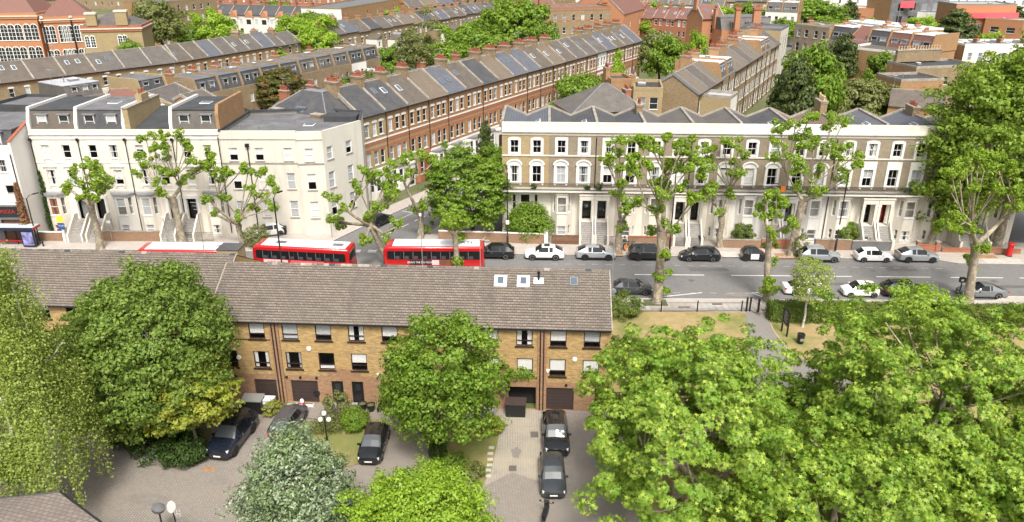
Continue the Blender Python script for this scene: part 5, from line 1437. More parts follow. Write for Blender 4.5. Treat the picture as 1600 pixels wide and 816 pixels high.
# ------------------------------------------------------------------ cream stucco terrace, left
SA, SB = (-58.0, 90.5), (-35.25, 90.5)
SW = dist(SA, SB) / 4
rs = random.Random(21)
SLAB = ['cream stucco house at the left end, with brown slate mansard and rust bay curtains', 'cream stucco town house with grey mansard and a white painted basement', 'cream stucco town house with no dormers and a brick stack wall on its roof', 'cream stucco town house with dark mansard joined to the corner block']
for i in range(4):
 left_bay = i % 2 == 0
 t = thing('stucco_town_house', SLAB[i], 'house', (*lerp(SA, SB, i / 4), 0), 0, 'cream stucco town houses left of the side road')
 wl = 'stucco_cream'; zE, D = 13.15, 9.5
 bx = SW * 0.27 if left_bay else SW * 0.73; dx = SW * 0.8 if left_bay else SW * 0.2; wx = (SW * 0.28, SW * 0.72)
 holes = [(x, 9.85, 0.95, 1.65) for x in wx] + [(x, 6.5, 1.0, 1.9) for x in wx] + [(dx, 2.05, 1.1, 2.7)]
 shell(SW, D, zE, wl, wl, holes, [(9.3, 0.14, 'white_paint', 0.07), (12.2, 0.16, 'white_paint', 0.1), (12.75, 0.12, 'white_paint', 0.16), (5.75, 0.12, 'white_paint', 0.06)]).build('wall', t)
 for x in wx:
  add_window(t, (0, 0), (SW, 0), x, 9.85, 0.95, 1.65, 'white', rnd_curtain(rs), 2, sill='white_paint')
  add_window(t, (0, 0), (SW, 0), x, 6.5, 1.0, 1.9, 'white', rnd_curtain(rs, 0.9), 2, sill='white_paint')
  surround(t, x, 9.85, 0.95, 1.65, wl, 'flat', 0.05, 0.14); surround(t, x, 6.5, 1.0, 1.9, wl, 'flat', 0.05, 0.16)
  if i < 2 or i == 3: pediment(t, x, 8.74, 1.6)
 cur = (('drape', 0.3), 'curtain_rust') if i == 0 else rnd_curtain(rs, 0.8)
 canted_bay(t, bx, 2.75, 0.95, 0.0, 5.35, 'stucco_white' if i == 1 else wl, [(2.85, 1.05, 2.2), (0.45, 0.95, 1.15)], [(2.85, 0.5, 2.2)], 'lead', rs, curtain=cur, sill='white_paint', top_over=0.16, rh=0.2)
 m = MB(); m.box(dx - 0.55, 0.6, 2.05, dx + 0.55, 0.65, 4.75, 'dark_interior'); m.box(dx - 0.4, 0.5, 2.07, dx + 0.4, 0.56, 4.2, 'door_black' if i % 2 else 'door_grey'); m.build('door', t)
 m = MB(); m.box(dx - 0.95, -0.22, 4.76, dx + 0.95, -0.002, 5.2, 'white_paint'); m.box(dx - 0.95, -0.16, 2.05, dx - 0.6, -0.002, 4.758, 'white_paint'); m.box(dx + 0.6, -0.16, 2.05, dx + 0.95, -0.002, 4.758, 'white_paint'); m.build('door_case', t)
 m = MB(); m.box(dx - 0.75, -0.95, 0, dx + 0.75, -0.003, 2.05, 'step_stone'); flight(m, dx, 1.5, -0.951, -3.3, 2.05, 9, 'step_stone'); m.build('steps', t)
 for sg in (-1, 1):
  m = MB(); x = dx + sg * 0.86
  m.box(x - 0.1, -1.0, 0, x + 0.1, -0.17, 3.0, 'stucco_cream'); ramp_wall(m, x, 0.2, -1.001, -3.2, 2.05, 0.2, 0.9, 'stucco_cream'); m.build('balustrade', t)
 # top
 if i in (0, 1, 3):
  rm = ('slate_brown', 'slate_dark', 'slate_warm')[(0, 1, 2)[min(i, 2)]]
  m = MB(); z0 = zE + 0.15; mh = 2.35
  m.hexa([(0.2, 0.45, zE), (SW - 0.2, 0.45, zE), (SW - 0.2, D, zE), (0.2, D, zE), (0.2, 1.0, zE + mh), (SW - 0.2, 1.0, zE + mh), (SW - 0.2, D - 0.1, zE + mh), (0.2, D - 0.1, zE + mh)], rm)
  m.box(0.22, 0.9, zE + mh + 0.002, SW - 0.22, D - 0.12, zE + mh + 0.1, ('felt_dark', 'felt_grey', 'felt_grey', 'felt_dark')[i]); m.build('roof', t)
  for x in (SW * 0.28, SW * 0.74): add_dormer(t, x, 0.62, zE + 0.3, 1.35, 1.55, 1.2, pane=('pane_pale', 'pane_dark')[int(rs.random() < .5)])
  if i != 0: skylight(t, SW * 0.5, 5.0, zE + mh + 0.11, 1.3, 1.3, 0.0, frame='white_gloss')
 else:
  m = MB(); m.hexa([(0.2, 0.4, zE - .3), (SW - .2, 0.4, zE - .3), (SW - .2, D, zE - .3), (.2, D, zE - .3), (0.2, 0.4, zE - .1), (SW - .2, 0.4, zE - .1), (SW - .2, D, zE + 1.2), (.2, D, zE + 1.2)], 'felt_dark'); m.build('roof', t)
  m = MB(); m.box(0.1, 0.5, zE, 0.75, D, zE + 2.6, 'brick_stock_yellow'); m.box(0.02, 0.42, zE + 2.601, 0.83, D, zE + 2.72, 'coping'); m.box(0.05, 4.5, zE + 2.721, 0.8, 6.5, zE + 3.6, 'brick_stock_yellow'); c_ = m.build('chimney', t)
  for k in range(3): put('chimney_pot', pot_mesh('terracotta', 0.6), c_, (0.42, 4.9 + 0.6 * k, zE + 3.6))
 m = MB(); m.box(0, -0.02, zE + 0.001, SW, 0.3, zE + 0.2, 'stucco_cream'); m.build('parapet', t)
 m = MB(); m.profile([(0.3, zE - .2), (D, zE - .2), (D, zE + 2.75), (1.0, zE + 2.75), (0.3, zE + 0.9)], -0.18, 0.18, 'stucco_white'); m.build('party_wall', t)
 if i == 3:
  m = MB(); m.profile([(0.3, zE - .2), (D, zE - .2), (D, zE + 3.1), (0.8, zE + 3.1), (0.3, zE + 2.0)], SW - 0.2, SW + 0.2, 'brick_brown'); m.build('party_wall', t)
 m = MB(); m.tube([(0.05, -0.1, 0.2), (0.05, -0.1, 12.0)], 0.06, 'black_metal', 6); m.box(-0.12, -0.24, 12.0, 0.22, -0.003, 12.35, 'black_metal'); m.build('drainpipe', t)
# front walls of the left terrace
def garden_wall(label, a, b, h, mat, th=0.24, group=None, cap='coping', z=PAVE, piers=()):
 L = dist(a, b)
 t = thing('garden_wall', label, 'wall', (a[0], a[1], 0), ang(a, b), group)
 m = MB(); m.box(0, -th / 2, z - 0.15, L, th / 2, z + h, mat); m.build('wall', t)
 m = MB(); m.box(-0.03, -th / 2 - 0.04, z + h + 0.001, L + 0.03, th / 2 + 0.04, z + h + 0.08, cap); m.build('coping', t)
 for x in piers:
  m = MB(); m.box(x - 0.22, -0.22, z - .1, x + 0.22, 0.22, z + h + 0.45, cap if cap != 'coping' else mat); m.box(x - 0.27, -0.27, z + h + 0.451, x + 0.27, 0.27, z + h + 0.55, 'coping'); m.build('pier', t)
 return t
garden_wall('low brick wall before the white painted basement, by the trunk of the leftmost pollard', (-51.2, 87.9), (-42.9, 87.8), 1.25, 'brick_garden')
garden_wall('short brown wall left of the stucco steps, next to the bus shelter', (-58.3, 88.0), (-54.6, 87.9), 1.1, 'brick_garden', piers=(3.4,), cap='white_paint')
t = thing('garden_railing', 'black railing before the fourth stucco house, behind the first bus', 'railing', (-40.3, 87.7, 0)); m = MB(); railing(m, (0, 0), (3.6, 0.1), PAVE, 1.15, 0.14); m.build('bars', t)
# ------------------------------------------------------------------ white shop building at the far left
t = thing('shop_building', 'white building with a dark pizza shop front at the left edge', 'shop', (-70.0, 87.3, 0))
wl = 'stucco_white'; Wd = 11.6; zE = 11.7
holes = [(x, 9.0, 0.95, 1.5) for x in (5.6, 8.0, 10.0)] + [(x, 5.4, 1.05, 2.0) for x in (5.6, 8.0, 10.2)]
m = MB(); wall_run(m, (0, 0), (Wd, 0), 4.95, zE, wl, holes); wall_run(m, (Wd, 0), (Wd, 3.2), 0, zE, wl); wall_run(m, (Wd, 3.2), (Wd, 13), 0, zE, wl); wall_run(m, (Wd, 13), (0, 13), 0, zE, wl); wall_run(m, (0, 13), (0, 0), 0, zE, wl)
m.hexa([(Wd - .3, 0.0, zE), (Wd, 0.0, zE), (Wd, 4.2, zE), (Wd - .3, 4.2, zE), (Wd - .3, 0.0, zE + 0.9), (Wd, 0.0, zE + .9), (Wd, 4.2, zE + 2.4), (Wd - .3, 4.2, zE + 2.4)], wl); m.build('wall', t)
for c, zb, w, h in holes: add_window(t, (0, 0), (Wd, 0), c, zb, w, h, 'white_bar' if zb > 8 else 'white', rnd_curtain(rs), 2, sill='white_paint')
m = MB(); m.hexa([(Wd - .36, -0.06, zE + .9), (Wd + .06, -0.06, zE + .9), (Wd + .06, 4.2, zE + 2.4), (Wd - .36, 4.2, zE + 2.4), (Wd - .36, -0.06, zE + 1.02), (Wd + .06, -0.06, zE + 1.02), (Wd + .06, 4.2, zE + 2.52), (Wd - .36, 4.2, zE + 2.52)], 'terracotta'); m.build('coping', t)
m = MB(); m.box(0.1, 0.3, zE - 0.4, Wd - .31, 12.9, zE + 0.05, 'felt_grey'); m.box(-0.02, -0.04, zE + 0.001, Wd - .31, 0.29, zE + 0.5, wl); m.build('roof', t)
m = MB(); m.hexa([(0.2, .9, zE + .05), (Wd - .5, .9, zE + .05), (Wd - .5, 12, zE + .05), (.2, 12, zE + .05), (.2, 1.6, zE + 2.0), (Wd - .5, 1.6, zE + 2.0), (Wd - .5, 11.5, zE + 2.0), (.2, 11.5, zE + 2.0)], 'slate_dark'); m.box(.2, 1.5, zE + 2.001, Wd - .5, 11.6, zE + 2.1, 'felt_grey'); m.build('mansard', t)
add_dormer(t, Wd - 2.2, 1.0, zE + 0.3, 1.4, 1.5, 1.5, pane='pane_pale')
m = MB(); wall_run(m, (0, 0), (Wd, 0), 0, 4.949, 'lead', [(5.9, 0.5, 2.6, 2.6), (9.6, 0.2, 3.0, 2.9)]); m.build('shopfront', t)
m = MB(); m.box(4.5, 0.08, 0.5, 7.3, 0.1, 3.2, 'car_glass'); m.box(8.0, 0.3, 0.2, 11.2, 0.34, 3.2, 'wood_brown'); m.build('shop_window', t)
m = MB(); m.box(4.0, -0.18, 3.45, Wd - .1, -0.002, 4.75, 'black_plastic'); sg = m.build('shop_sign', t)
text_obj('lettering', 'PIZZA', 0.62, 'door_red', sg, (9.3, -0.19, 4.15), (math.pi / 2, 0, 0), 1.1)
m = MB(); m.tube([(Wd - .25, -0.12, 0.2), (Wd - .25, -0.12, 11.2)], 0.06, 'black_metal', 6); m.build('drainpipe', t)
rng = np.random.default_rng(4)
C = np.array([(Wd - 0.3 - 0.2 * rng.random(), -0.25, z) for z in np.linspace(1.6, 7.6, 26)]); rc = 0.75 - 0.085 * (C[:, 2] - 1.6)
tt = thing('dead_creeper', 'brown dead creeper hanging down the corner of the white shop building', 'creeper', (-70.0, 87.3, 0))
put('foliage', quads_mesh('foliage', clump_leaves(C, rc, 90, 0.22, rng, 1.3, 0.2), 'leaf_dead'), tt)
C = np.array([(0.1 + 0.25 * rng.random(), -0.2, z) for z in np.linspace(0.6, 8.2, 30)]); rc = 0.55 - 0.05 * C[:, 2]
tt = thing('ivy_column', 'dark ivy climbing the pipe at the left end of the stucco houses', 'ivy', (-58.0, 90.5, 0))
put('foliage', quads_mesh('foliage', clump_leaves(C, rc, 90, 0.18, rng, 1.3, 0.2), 'leaf_ivy'), tt)
# ------------------------------------------------------------------ ivory corner block
CA = (-35.2, 90.4)
ring = [(0, 0), (9.2, 0.0), (9.35, -0.5), (12.4, -0.15), (16.0, 6.0), (15.2, 11.5), (8.8, 13.2), (0, 11.5)]
t = thing('corner_block', 'ivory rendered flat-roofed corner block of flats with brown sills', 'apartment block', (*CA, 0), 0)
zE = 13.1; wl = 'stucco_ivory'; m = MB(); wins = []
def cblk(i, cols):
 a, b = ring[i], ring[(i + 1) % len(ring)]; L = dist(a, b); hs = []
 for f in cols:
  for zb, h in ((9.55, 1.6), (5.95, 2.05), (2.3, 2.15)): hs.append((f * L, zb, 1.02, h))
 wall_run(m, a, b, 0, zE, wl, hs)
 for h in hs: wins.append((a, b, h))
cblk(0, (0.16, 0.5, 0.88)); cblk(1, ()); cblk(2, (0.45,)); cblk(3, (0.16, 0.64))
for i in (4, 5, 6, 7): wall_run(m, ring[i], ring[(i + 1) % 8], 0, zE, wl)
m.build('wall', t)
for a, b, h in wins: add_window(t, a, b, *h, 'white', (('blind', rs.choice([.5, .93, .93])), rs.choice(['curtain_white', 'curtain_grey'])), 2, sill='coping')
m = MB()
for i in (0, 1, 2, 3):
 a, b = ring[i], ring[i + 1]; L = dist(a, b); nx, ny = (b[1] - a[1]) / L, -(b[0] - a[0]) / L
 for z, h, pr in ((9.2, 0.14, 0.09), (12.15, 0.1, 0.05)) if i < 3 else ():
  m.hexa([(a[0], a[1], z), (a[0] + nx * pr, a[1] + ny * pr, z), (b[0] + nx * pr, b[1] + ny * pr, z), (b[0], b[1], z)] + [(a[0], a[1], z + h), (a[0] + nx * pr, a[1] + ny * pr, z + h), (b[0] + nx * pr, b[1] + ny * pr, z + h), (b[0], b[1], z + h)], 'coping')
m.build('string_course', t)
m = MB(); m.prism([(x * 0.985 + .12, y * 0.97 + 0.2) for x, y in ring], zE - 0.5, zE - 0.35, 'felt_grey'); m.build('roof', t)
m = MB()
for i in range(8):
 a, b = ring[i], ring[(i + 1) % 8]; L = dist(a, b); nx, ny = -(b[1] - a[1]) / L * 0.28, (b[0] - a[0]) / L * 0.28
 mt = wl if i < 4 else 'felt_dark'
 z0, z1 = zE + .001, zE + (.12 if i < 4 else .3)
 m.hexa([(a[0], a[1], z0), (b[0], b[1], z0), (b[0] + nx, b[1] + ny, z0), (a[0] + nx, a[1] + ny, z0), (a[0], a[1], z1), (b[0], b[1], z1), (b[0] + nx, b[1] + ny, z1), (a[0] + nx, a[1] + ny, z1)], mt)
m.build('parapet', t)
skylight(t, 9.6, 5.4, zE - 0.34, 1.3, 1.3, 0.0, frame='white_gloss')
m = MB(); m.box(11.0, 7.2, zE - .35, 15.2, 9.8, zE + .35, 'felt_dark'); m.build('roof_box', t)
m = MB(); m.tube([(3.3, -0.1, 0.3), (3.3, -0.1, 11.3)], 0.07, 'black_metal', 6); m.box(3.08, -.3, 11.3, 3.52, -.003, 11.7, 'black_metal'); m.tube([(-0.1, -0.1, 0.3), (-0.1, -0.1, 12.5)], 0.06, 'black_metal', 6); m.build('drainpipe', t)
for k, (x, y) in enumerate(((1.6, 3.0), (4.2, 2.2), (5.6, 3.2), (7.6, 6.0))):
 m = MB(); m.lathe([(0.06, 0), (0.06, 0.5), (0.1, 0.5), (0.1, 0.6)], 'lead', 8, (x, y, zE - .36)); m.build('roof_vent', t)
# ------------------------------------------------------------------ London stock terrace with white dressings, right
RA, RB = (-1.2, 90.05), (60.8, 87.35)
RN = 11; RW = dist(RA, RB) / RN; rrz = ang(RA, RB)
rq = random.Random(33)
doors = {1: 1, 2: -1, 3: 1, 4: -1, 5: 1, 6: -1, 7: 1, 8: -1, 9: 1, 10: -1}
dcol = {8: 'door_red', 2: 'door_black', 6: 'door_grey'}
RLAB = ['end house of the white and brick terrace, in pale yellow brick', 'terrace house with a brown timber fence and a glazed black door on its right', 'terrace house left behind the widest pollard, with twin white porch columns at its left door', 'terrace house behind the tallest near pollard with a red blind at a first-floor window', 'terrace house with black door and stone steps right of the near pollard', 'terrace house with striped deckchair and orange towel on the balcony', 'terrace house with a white painted lower front behind the tall lopped plane', 'terrace house with plain tall first-floor window frames, left of the red door', 'terrace house with the red front door and a leafy plant on the balcony', 'terrace house half hidden by the big leafy tree, right of the red door', 'last house of the white and brick terrace, under the big leafy tree']
roofs = ['slate_blue', 'slate_dark', 'slate_dark', 'slate_warm', 'slate_warm', 'slate_dark', 'wood_slate', 'slate_blue', 'slate_blue', 'slate_warm', 'slate_dark']
slates('wood_slate', (0.22, 0.15, 0.125), (0.18, 0.125, 0.105), (0.2, 0.15, 0.12))
TH = []
for i in range(RN):
 t = thing('terraced_town_house', RLAB[i], 'house', (*lerp(RA, RB, i / RN), 0), rrz, 'brick and stucco town houses of the right-hand terrace'); TH.append(t)
 bm = 'brick_stock_yellow' if i == 0 else 'brick_stock_grey'; wl = 'stucco_white' if i in (6, 5) else 'stucco_cream'
 side = doors.get(i, 0); zE, D = 14.0, 9.3
 wx = (RW * 0.265, RW * 0.745)
 style2 = 'white_bar'; style1 = 'white_bar'
 if i >= 7: top1 = 'tall'
 else: top1 = 'hood'
 holes = [(x, 10.65, 0.98, 1.6) for x in wx] + [(x, 7.0, 1.08, 2.1) for x in wx]
 m = MB(); wall_run(m, (0, 0), (RW, 0), 6.4, 12.9, bm, holes)
 dx = RW - 0.92 if side > 0 else 0.92
 gh = [(dx, 2.4, 1.15, 2.65)] if side else [(RW * .5, 3.4, 1.15, 2.05), (RW * .5 - 1.35, 3.4, .4, 2.05), (RW * .5 + 1.35, 3.4, .4, 2.05), (RW * .5, 0.5, 1.1, 1.1)]
 wall_run(m, (0, 0), (RW, 0), 0, 6.4, wl, gh)
 wall_run(m, (0, 0), (RW, 0), 12.9, 14.25, wl)
 sm = 'brick_stock'
 for a, b in (((RW, 0), (RW, D)), ((RW, D), (0, D)), ((0, D), (0, 0))): wall_run(m, a, b, 0, 13.2, sm)
 m.build('wall', t)
 m = MB(); m.box(0.001, -0.1, 10.3, RW - 0.001, -.001, 10.44, wl); m.box(0.001, -.08, 12.86, RW - .001, -.001, 13.1, wl); m.box(0.001, -.3, 13.25, RW - .001, -.001, 13.45, wl); m.box(.001, -.2, 13.451, RW - .001, -.001, 13.6, wl); m.build('cornice', t)
 m = MB(); m.box(0, 0.0015, 14.2515, RW, 0.4, 14.36, wl); m.box(0, .02, 13.0, RW, .4, 14.25, wl); m.build('parapet', t)
 for x in wx:
  add_window(t, (0, 0), (RW, 0), x, 10.65, .98, 1.6, style2, rnd_curtain(rq, .5), 2); surround(t, x, 10.65, .98, 1.6, 'white_paint', 'seg' if i not in (1, 2) else 'flat')
  add_window(t, (0, 0), (RW, 0), x, 7.0, 1.08, 2.1, style1, rnd_curtain(rq, .7), 2); surround(t, x, 7.0, 1.08, 2.1, 'white_paint', top1, wd=.32)
 # bay and porch
 if side:
  bx = RW * .30 if side > 0 else RW * .70
  canted_bay(t, bx, 2.7, .95, 0, 5.75, wl, [(3.4, 1.1, 2.0), (.5, 1.05, 1.2)], [(3.4, .45, 2.0), (.5, .4, 1.2)], wl, rq, sill='white_paint', top_over=.12, rh=.2)
  m = MB(); m.box(dx - .57, .55, 2.4, dx + .57, .6, 5.05, dcol.get(i, 'door_black')); m.box(dx - .28, .535, 3.4, dx + .28, .549, 4.4, 'pane_dark' if i != 8 else 'door_red'); d = m.build('door', t)
  m = MB(); m.box(dx + .34, .5, 3.3, dx + .4, .549, 3.42, 'alloy'); m.build('door_handle', d)
  pw = .9
  m = MB(); m.box(dx - pw, -1.25, 5.15, dx + pw, -.001, 5.75, wl); m.box(dx - pw - .07, -1.33, 5.751, dx + pw + .07, -.001, 5.9, wl)
  m.box(dx - pw, -1.2, 0, dx + pw, -.001, 2.4, wl)
  for sx in (-1, 1):
   x = dx + sx * (pw - .17); m.box(x - .17, -1.22, 2.401, x + .17, -.9, 5.149, wl); m.box(x - .2, -1.25, 4.85, x + .2, -.87, 5.0, wl)
  m.build('porch', t)
  m = MB(); flight(m, dx, 1.35, -1.201, -3.0, 2.4, 11, 'step_stone'); m.build('steps', t)
  for sx in (-1, 1): m = MB(); x = dx + sx * .76; ramp_wall(m, x, .16, -1.202, -2.9, 2.4, .3, .75, wl); m.box(x - .14, -3.2, 0, x + .14, -2.901, 1.3, wl); m.build('balustrade', t)
 else:
  for h in gh: add_window(t, (0, 0), (RW, 0), *h, 'white', None, 2)
  surround(t, RW * .5, 3.4, 1.15, 2.05, 'white_paint', 'flat', .05, .14)
 # balcony
 m = MB(); m.box(0.002, -1.35, 6.15, RW - .002, -.002, 6.35, wl); b_ = m.build('balcony', t)
 m = MB(); railing(m, (.05, -1.3), (RW - .05, -1.3), 6.35, .95, .11, r=.024, top=.045); m.build('railing', b_)
 # butterfly roof: party walls at the ridges, valley in the middle
 zr, zv = 14.35, 13.2; rm = roofs[i]
 m = MB(); x1, x2 = .15, RW - .15
 m.hexa([(x1, .45, zr - .3), (RW / 2, .45, zv - .3), (RW / 2, D + .2, zv - .3), (x1, D + .2, zr - .3), (x1, .45, zr), (RW / 2, .45, zv), (RW / 2, D + .2, zv), (x1, D + .2, zr)], rm)
 m.hexa([(RW / 2, .45, zv - .3), (x2, .45, zr - .3), (x2, D + .2, zr - .3), (RW / 2, D + .2, zv - .3), (RW / 2, .45, zv), (x2, .45, zr), (x2, D + .2, zr), (RW / 2, D + .2, zv)], rm); m.build('roof', t)
 m = MB(); m.box(-.16, .41, 13.0, .16, D + .3, zr + .18, 'coping'); 
 m.profile([(0.16, zr - .02), (RW / 2, zv - .02), (RW - .16, zr - .02), (RW - .16, zr + .22), (RW / 2, zv + .22), (.16, zr + .22)], D + .05, D + .35, 'coping', 'y')
 m.build('party_wall', t)
 if i in (0, 1, 5, 7, 8):
  sl = math.atan2(1.15, RW / 2)
  o = skylight(t, RW * .76, 3.2, zv + 1.15 * .52 + .03, .6, 1.4, 0.0, frame='white_gloss'); o.rotation_euler = (0, -sl, 0)
 if i in (3, 7, 9): add_chimney(t, 0, 7.2, 13.6, 16.0 if i == 7 else 15.4, .8, 2.2, 5, 'brick_stock', rq, pot='pot_buff' if i == 7 else 'terracotta')
 if i in (2, 4, 7):
  m = MB(); m.tube([(.0, -.12, .3), (.0, -.12, 12.7)], .055, 'black_metal', 6); m.build('drainpipe', t)
# things on the balconies
def rpt(i, x, y): # house-local to ground coordinates
 a = lerp(RA, RB, i / RN); c, s = math.cos(rrz), math.sin(rrz); return (a[0] + x * c - y * s, a[1] + x * s + y * c)
p = rpt(5, 4.7, -.7); m = MB()
for k in range(7): m.hexa([(-.3, .1 + .09 * k * .4, .12 + .13 * k), (.3, .1 + .09 * k * .4, .12 + .13 * k), (.3, .1 + .09 * (k + 1) * .4, .12 + .13 * (k + 1) - .02), (-.3, .1 + .09 * (k + 1) * .4, .12 + .13 * (k + 1) - .02)] + [(-.3, .13 + .09 * k * .4, .12 + .13 * k), (.3, .13 + .09 * k * .4, .12 + .13 * k), (.3, .13 + .09 * (k + 1) * .4, .12 + .13 * (k + 1) - .02), (-.3, .13 + .09 * (k + 1) * .4, .12 + .13 * (k + 1) - .02)], 'white_plastic' if k % 2 else 'black_plastic')
m.tube([(-.32, 0, 0), (-.32, .5, 1.05)], .02, 'timber_pale', 5); m.tube([(.32, 0, 0), (.32, .5, 1.05)], .02, 'timber_pale', 5); m.tube([(-.32, .55, 0), (-.32, .1, .5)], .02, 'timber_pale', 5)
tag(m.build('deckchair', loc=(p[0], p[1], 6.35)), 'black and white striped deckchair on the long balcony', 'deckchair')
p = rpt(5, 5.35, -1.3); m = MB(); m.box(-.28, -.05, .25, .28, -.02, .98, 'orange_cloth'); m.box(-.28, -.02, .95, .28, .05, .98, 'orange_cloth'); tag(m.build('towel', loc=(p[0], p[1], 6.35)), 'orange towel over the balcony railing', 'towel')
for i, x, r_, h, lab in ((0, 3.9, .35, .8, 'dark potted plant on the balcony of the yellow brick end house'), (2, .5, .5, .9, 'bushy dark pot plant on the balcony above the twin black doors'), (8, 3.6, 1.0, 1.5, 'leafy green plant trailing over the balcony above the red door'), (1, 4.7, .4, .6, 'low flowering pots on the balcony of the second terrace house')):
 p = rpt(i, x, -.8); shrub('potted_plant', lab, (p[0], p[1], 6.35), r_, h, 'leaf_mid', 50 + i, leaf=.16, K=14, n=60, cat='plant')
# garden walls and fences on the right
def wl_pt(X): return (X, 87.1 - .056 * X)
garden_wall('orange brick garden wall below the round bush, left of the white gate pier', (-9.0, 88.0), wl_pt(4.3), 1.25, 'brick_garden', piers=(13.2,), cap='white_paint')
t = thing('timber_fence', 'brown stained timber fence between white piers', 'fence', (*wl_pt(4.8), 0), -.05); m = MB()
for k in range(28): m.box(k * .13, -.03, PAVE, k * .13 + .118, .03, PAVE + 1.2, 'wood_brown')
m.build('boards', t); m = MB(); m.box(0, .031, .4, 3.64, .08, .5, 'wood_brown'); m.box(0, .031, 1.0, 3.64, .08, 1.1, 'wood_brown'); m.build('rail', t)
garden_wall('brick wall topped with orange coping, behind the black boxy car', wl_pt(14.0), wl_pt(19.3), 1.15, 'brick_garden', cap='terracotta')
garden_wall('brick garden wall left of the small white and black car', wl_pt(25.2), wl_pt(29.8), 1.0, 'brick_garden')
garden_wall('red brick garden wall behind the small white and black car', wl_pt(29.9), wl_pt(34.0), 1.2, 'brick_red')
garden_wall('brown brick wall behind the blue wheelie bins', wl_pt(36.2), wl_pt(40.4), 1.25, 'brick_garden')
garden_wall('grey rendered low wall behind the white hatchback', wl_pt(40.5), wl_pt(45.0), 1.15, 'felt_grey')
garden_wall('red brick wall with stepped piers beside the red door steps', wl_pt(48.0), wl_pt(50.6), .8, 'brick_red', piers=(.2, 2.4), cap='brick_red')
garden_wall('low red brick wall under the big leafy tree', wl_pt(51.0), wl_pt(60.0), .45, 'brick_red', cap='brick_red')
def iron_railing(lab, a, b, h=1.1):
 t = thing('iron_railing', lab, 'railing', (*a, 0), ang(a, b), 'black iron railings before the right-hand terrace'); m = MB(); railing(m, (0, 0), (dist(a, b), 0), PAVE, h, .13, r=.014); m.build('bars', t); return t
iron_railing('black railing right of the twin black doors', wl_pt(11.2), wl_pt(13.8)); iron_railing('black railing between the brick wall and the stone steps', wl_pt(19.6), wl_pt(22.4)); iron_railing('black railing in front of the middle steps', wl_pt(22.6), wl_pt(24.6), .9)
# ------------------------------------------------------------------ streets behind
def Gx(p, z): return G(p[0], p[1], z)
ROOFS = ['slate_dark', 'slate_warm', 'slate_brown', 'slate_warm', 'slate_blue', 'slate_tan']
# brown brick terrace up the left of the side street
sA = dict(D=9.5, zE=12.0, wall='brick_brown', side='brick_stock', roof='pitch', rise=3.3, roofs=['slate_dark', 'slate_warm', 'slate_brown', 'slate_tan', 'slate_warm', 'slate_blue'],
          floors=[(4.75, 2.0, (.2, .52, .8), 0.85, 'white', dict(head='brick_red', sill='white_paint')), (8.95, 1.85, (.2, .52, .8), .85, 'white', dict(head='white_paint', sill='white_paint'))],
          bands=[(7.75, .4, 'brick_red', .05), (8.2, .18, 'white_paint', .08), (7.1, .1, 'brick_red', .04)], pots=8, chim_p=.8, chmat='brick_stock', ch=1.2, cd=2.0, sky=.6, pipe=True, party_mat='coping')
def baysA(o, W, i, r):
 wm = 'stucco_white' if i % 5 != 2 else 'brick_red'
 if i < 9:
  canted_bay(o, W * .33, 2.7, 1.0, 0, 3.75, wm, [(1.2, .95, 2.1)], [(1.2, .5, 2.1)], 'lead', r, detail=1, top_over=.15, rh=.25)
  m = MB(); m.box(W * .66, -.9, 0, W * .98, -.002, 3.5, wm); m.box(W * .63, -1.1, 3.501, W * 1.0, -.002, 3.75, 'stucco_white'); m.box(W * .73, -.93, .3, W * .92, -.9005, 2.7, 'dark_interior'); m.build('porch', o)
  m = MB(); m.box(.002, -.16, 3.9, W - .002, -.07, 4.25, wm); m.build('cornice', o)
 else:
  m = MB(); m.box(W * .08, -.9, 0, W * .58, -.002, 3.75, wm); m.box(W * .18, -.92, 1.2, W * .48, -.9005, 3.2, 'pane_dark'); m.build('bay', o)
varA = {0: dict(wall='brick_stock_yellow'), 15: dict(wall='stucco_white'), 9: dict(roofs='slate_blue'), 4: dict(roofs='slate_blue')}
aA, bA = Gx((564, 184), 12), Gx((1002, 64), 12)
A_ = row(aA, bA, 20, sA, 'tall brown brick terrace along the left of the side street', 'brown brick house with red bands, {} from the corner block up the street', 101, baysA, variants=varA)
# hipped slate roof of its corner house
rzA = ang(aA, bA); c, s = math.cos(rzA), math.sin(rzA)
def loc_of(a, rz, x, y): return (a[0] + x * math.cos(rz) - y * math.sin(rz), a[1] + x * math.sin(rz) + y * math.cos(rz))
p = loc_of(aA, rzA, -6.0, 0.4)
t = thing('corner_house', 'yellow brick corner house with a big hipped slate roof behind the ivory corner block', 'house', (*p, 0), rzA)
m = MB(); m.box(0, 0, 0, 5.98, 13, 11.7, 'brick_stock_yellow'); m.build('wall', t)
m = MB(); zE = 11.7
q = [(-.3, -.3, zE), (5.98, -.3, zE), (5.98, 13.3, zE), (-.3, 13.3, zE)]; ra, rb = (4.4, 4.8, zE + 3.5), (5.98, 4.8, zE + 3.5); rc = (4.4, 8.5, zE + 3.5); rd = (5.98, 8.5, zE + 3.5)
m.poly([q[0], q[1], rb, ra], 'slate_dark'); m.poly([q[3], q[0], ra, rc], 'slate_dark'); m.poly([q[2], q[3], rc, rd], 'slate_dark'); m.poly([ra, rb, rd, rc], 'lead'); m.poly(q[::-1], 'slate_dark'); m.build('roof', t)
m = MB(); m.tube([q[0], ra, rb], .09, 'lead', 5); m.tube([q[3], rc, ra], .09, 'lead', 5); m.build('ridge', t)
o = skylight(t, 1.6, 6.5, zE + 1.45, 1.0, 1.6, 0, frame='lead'); o.rotation_euler = (0, -math.atan2(3.5, 4.7), 0)
for y in (2.0, 9.5): add_chimney(t, .35, y, 10.5, zE + 1.6, .9, 1.6, 0, 'brick_stock', rs, pot='terracotta')
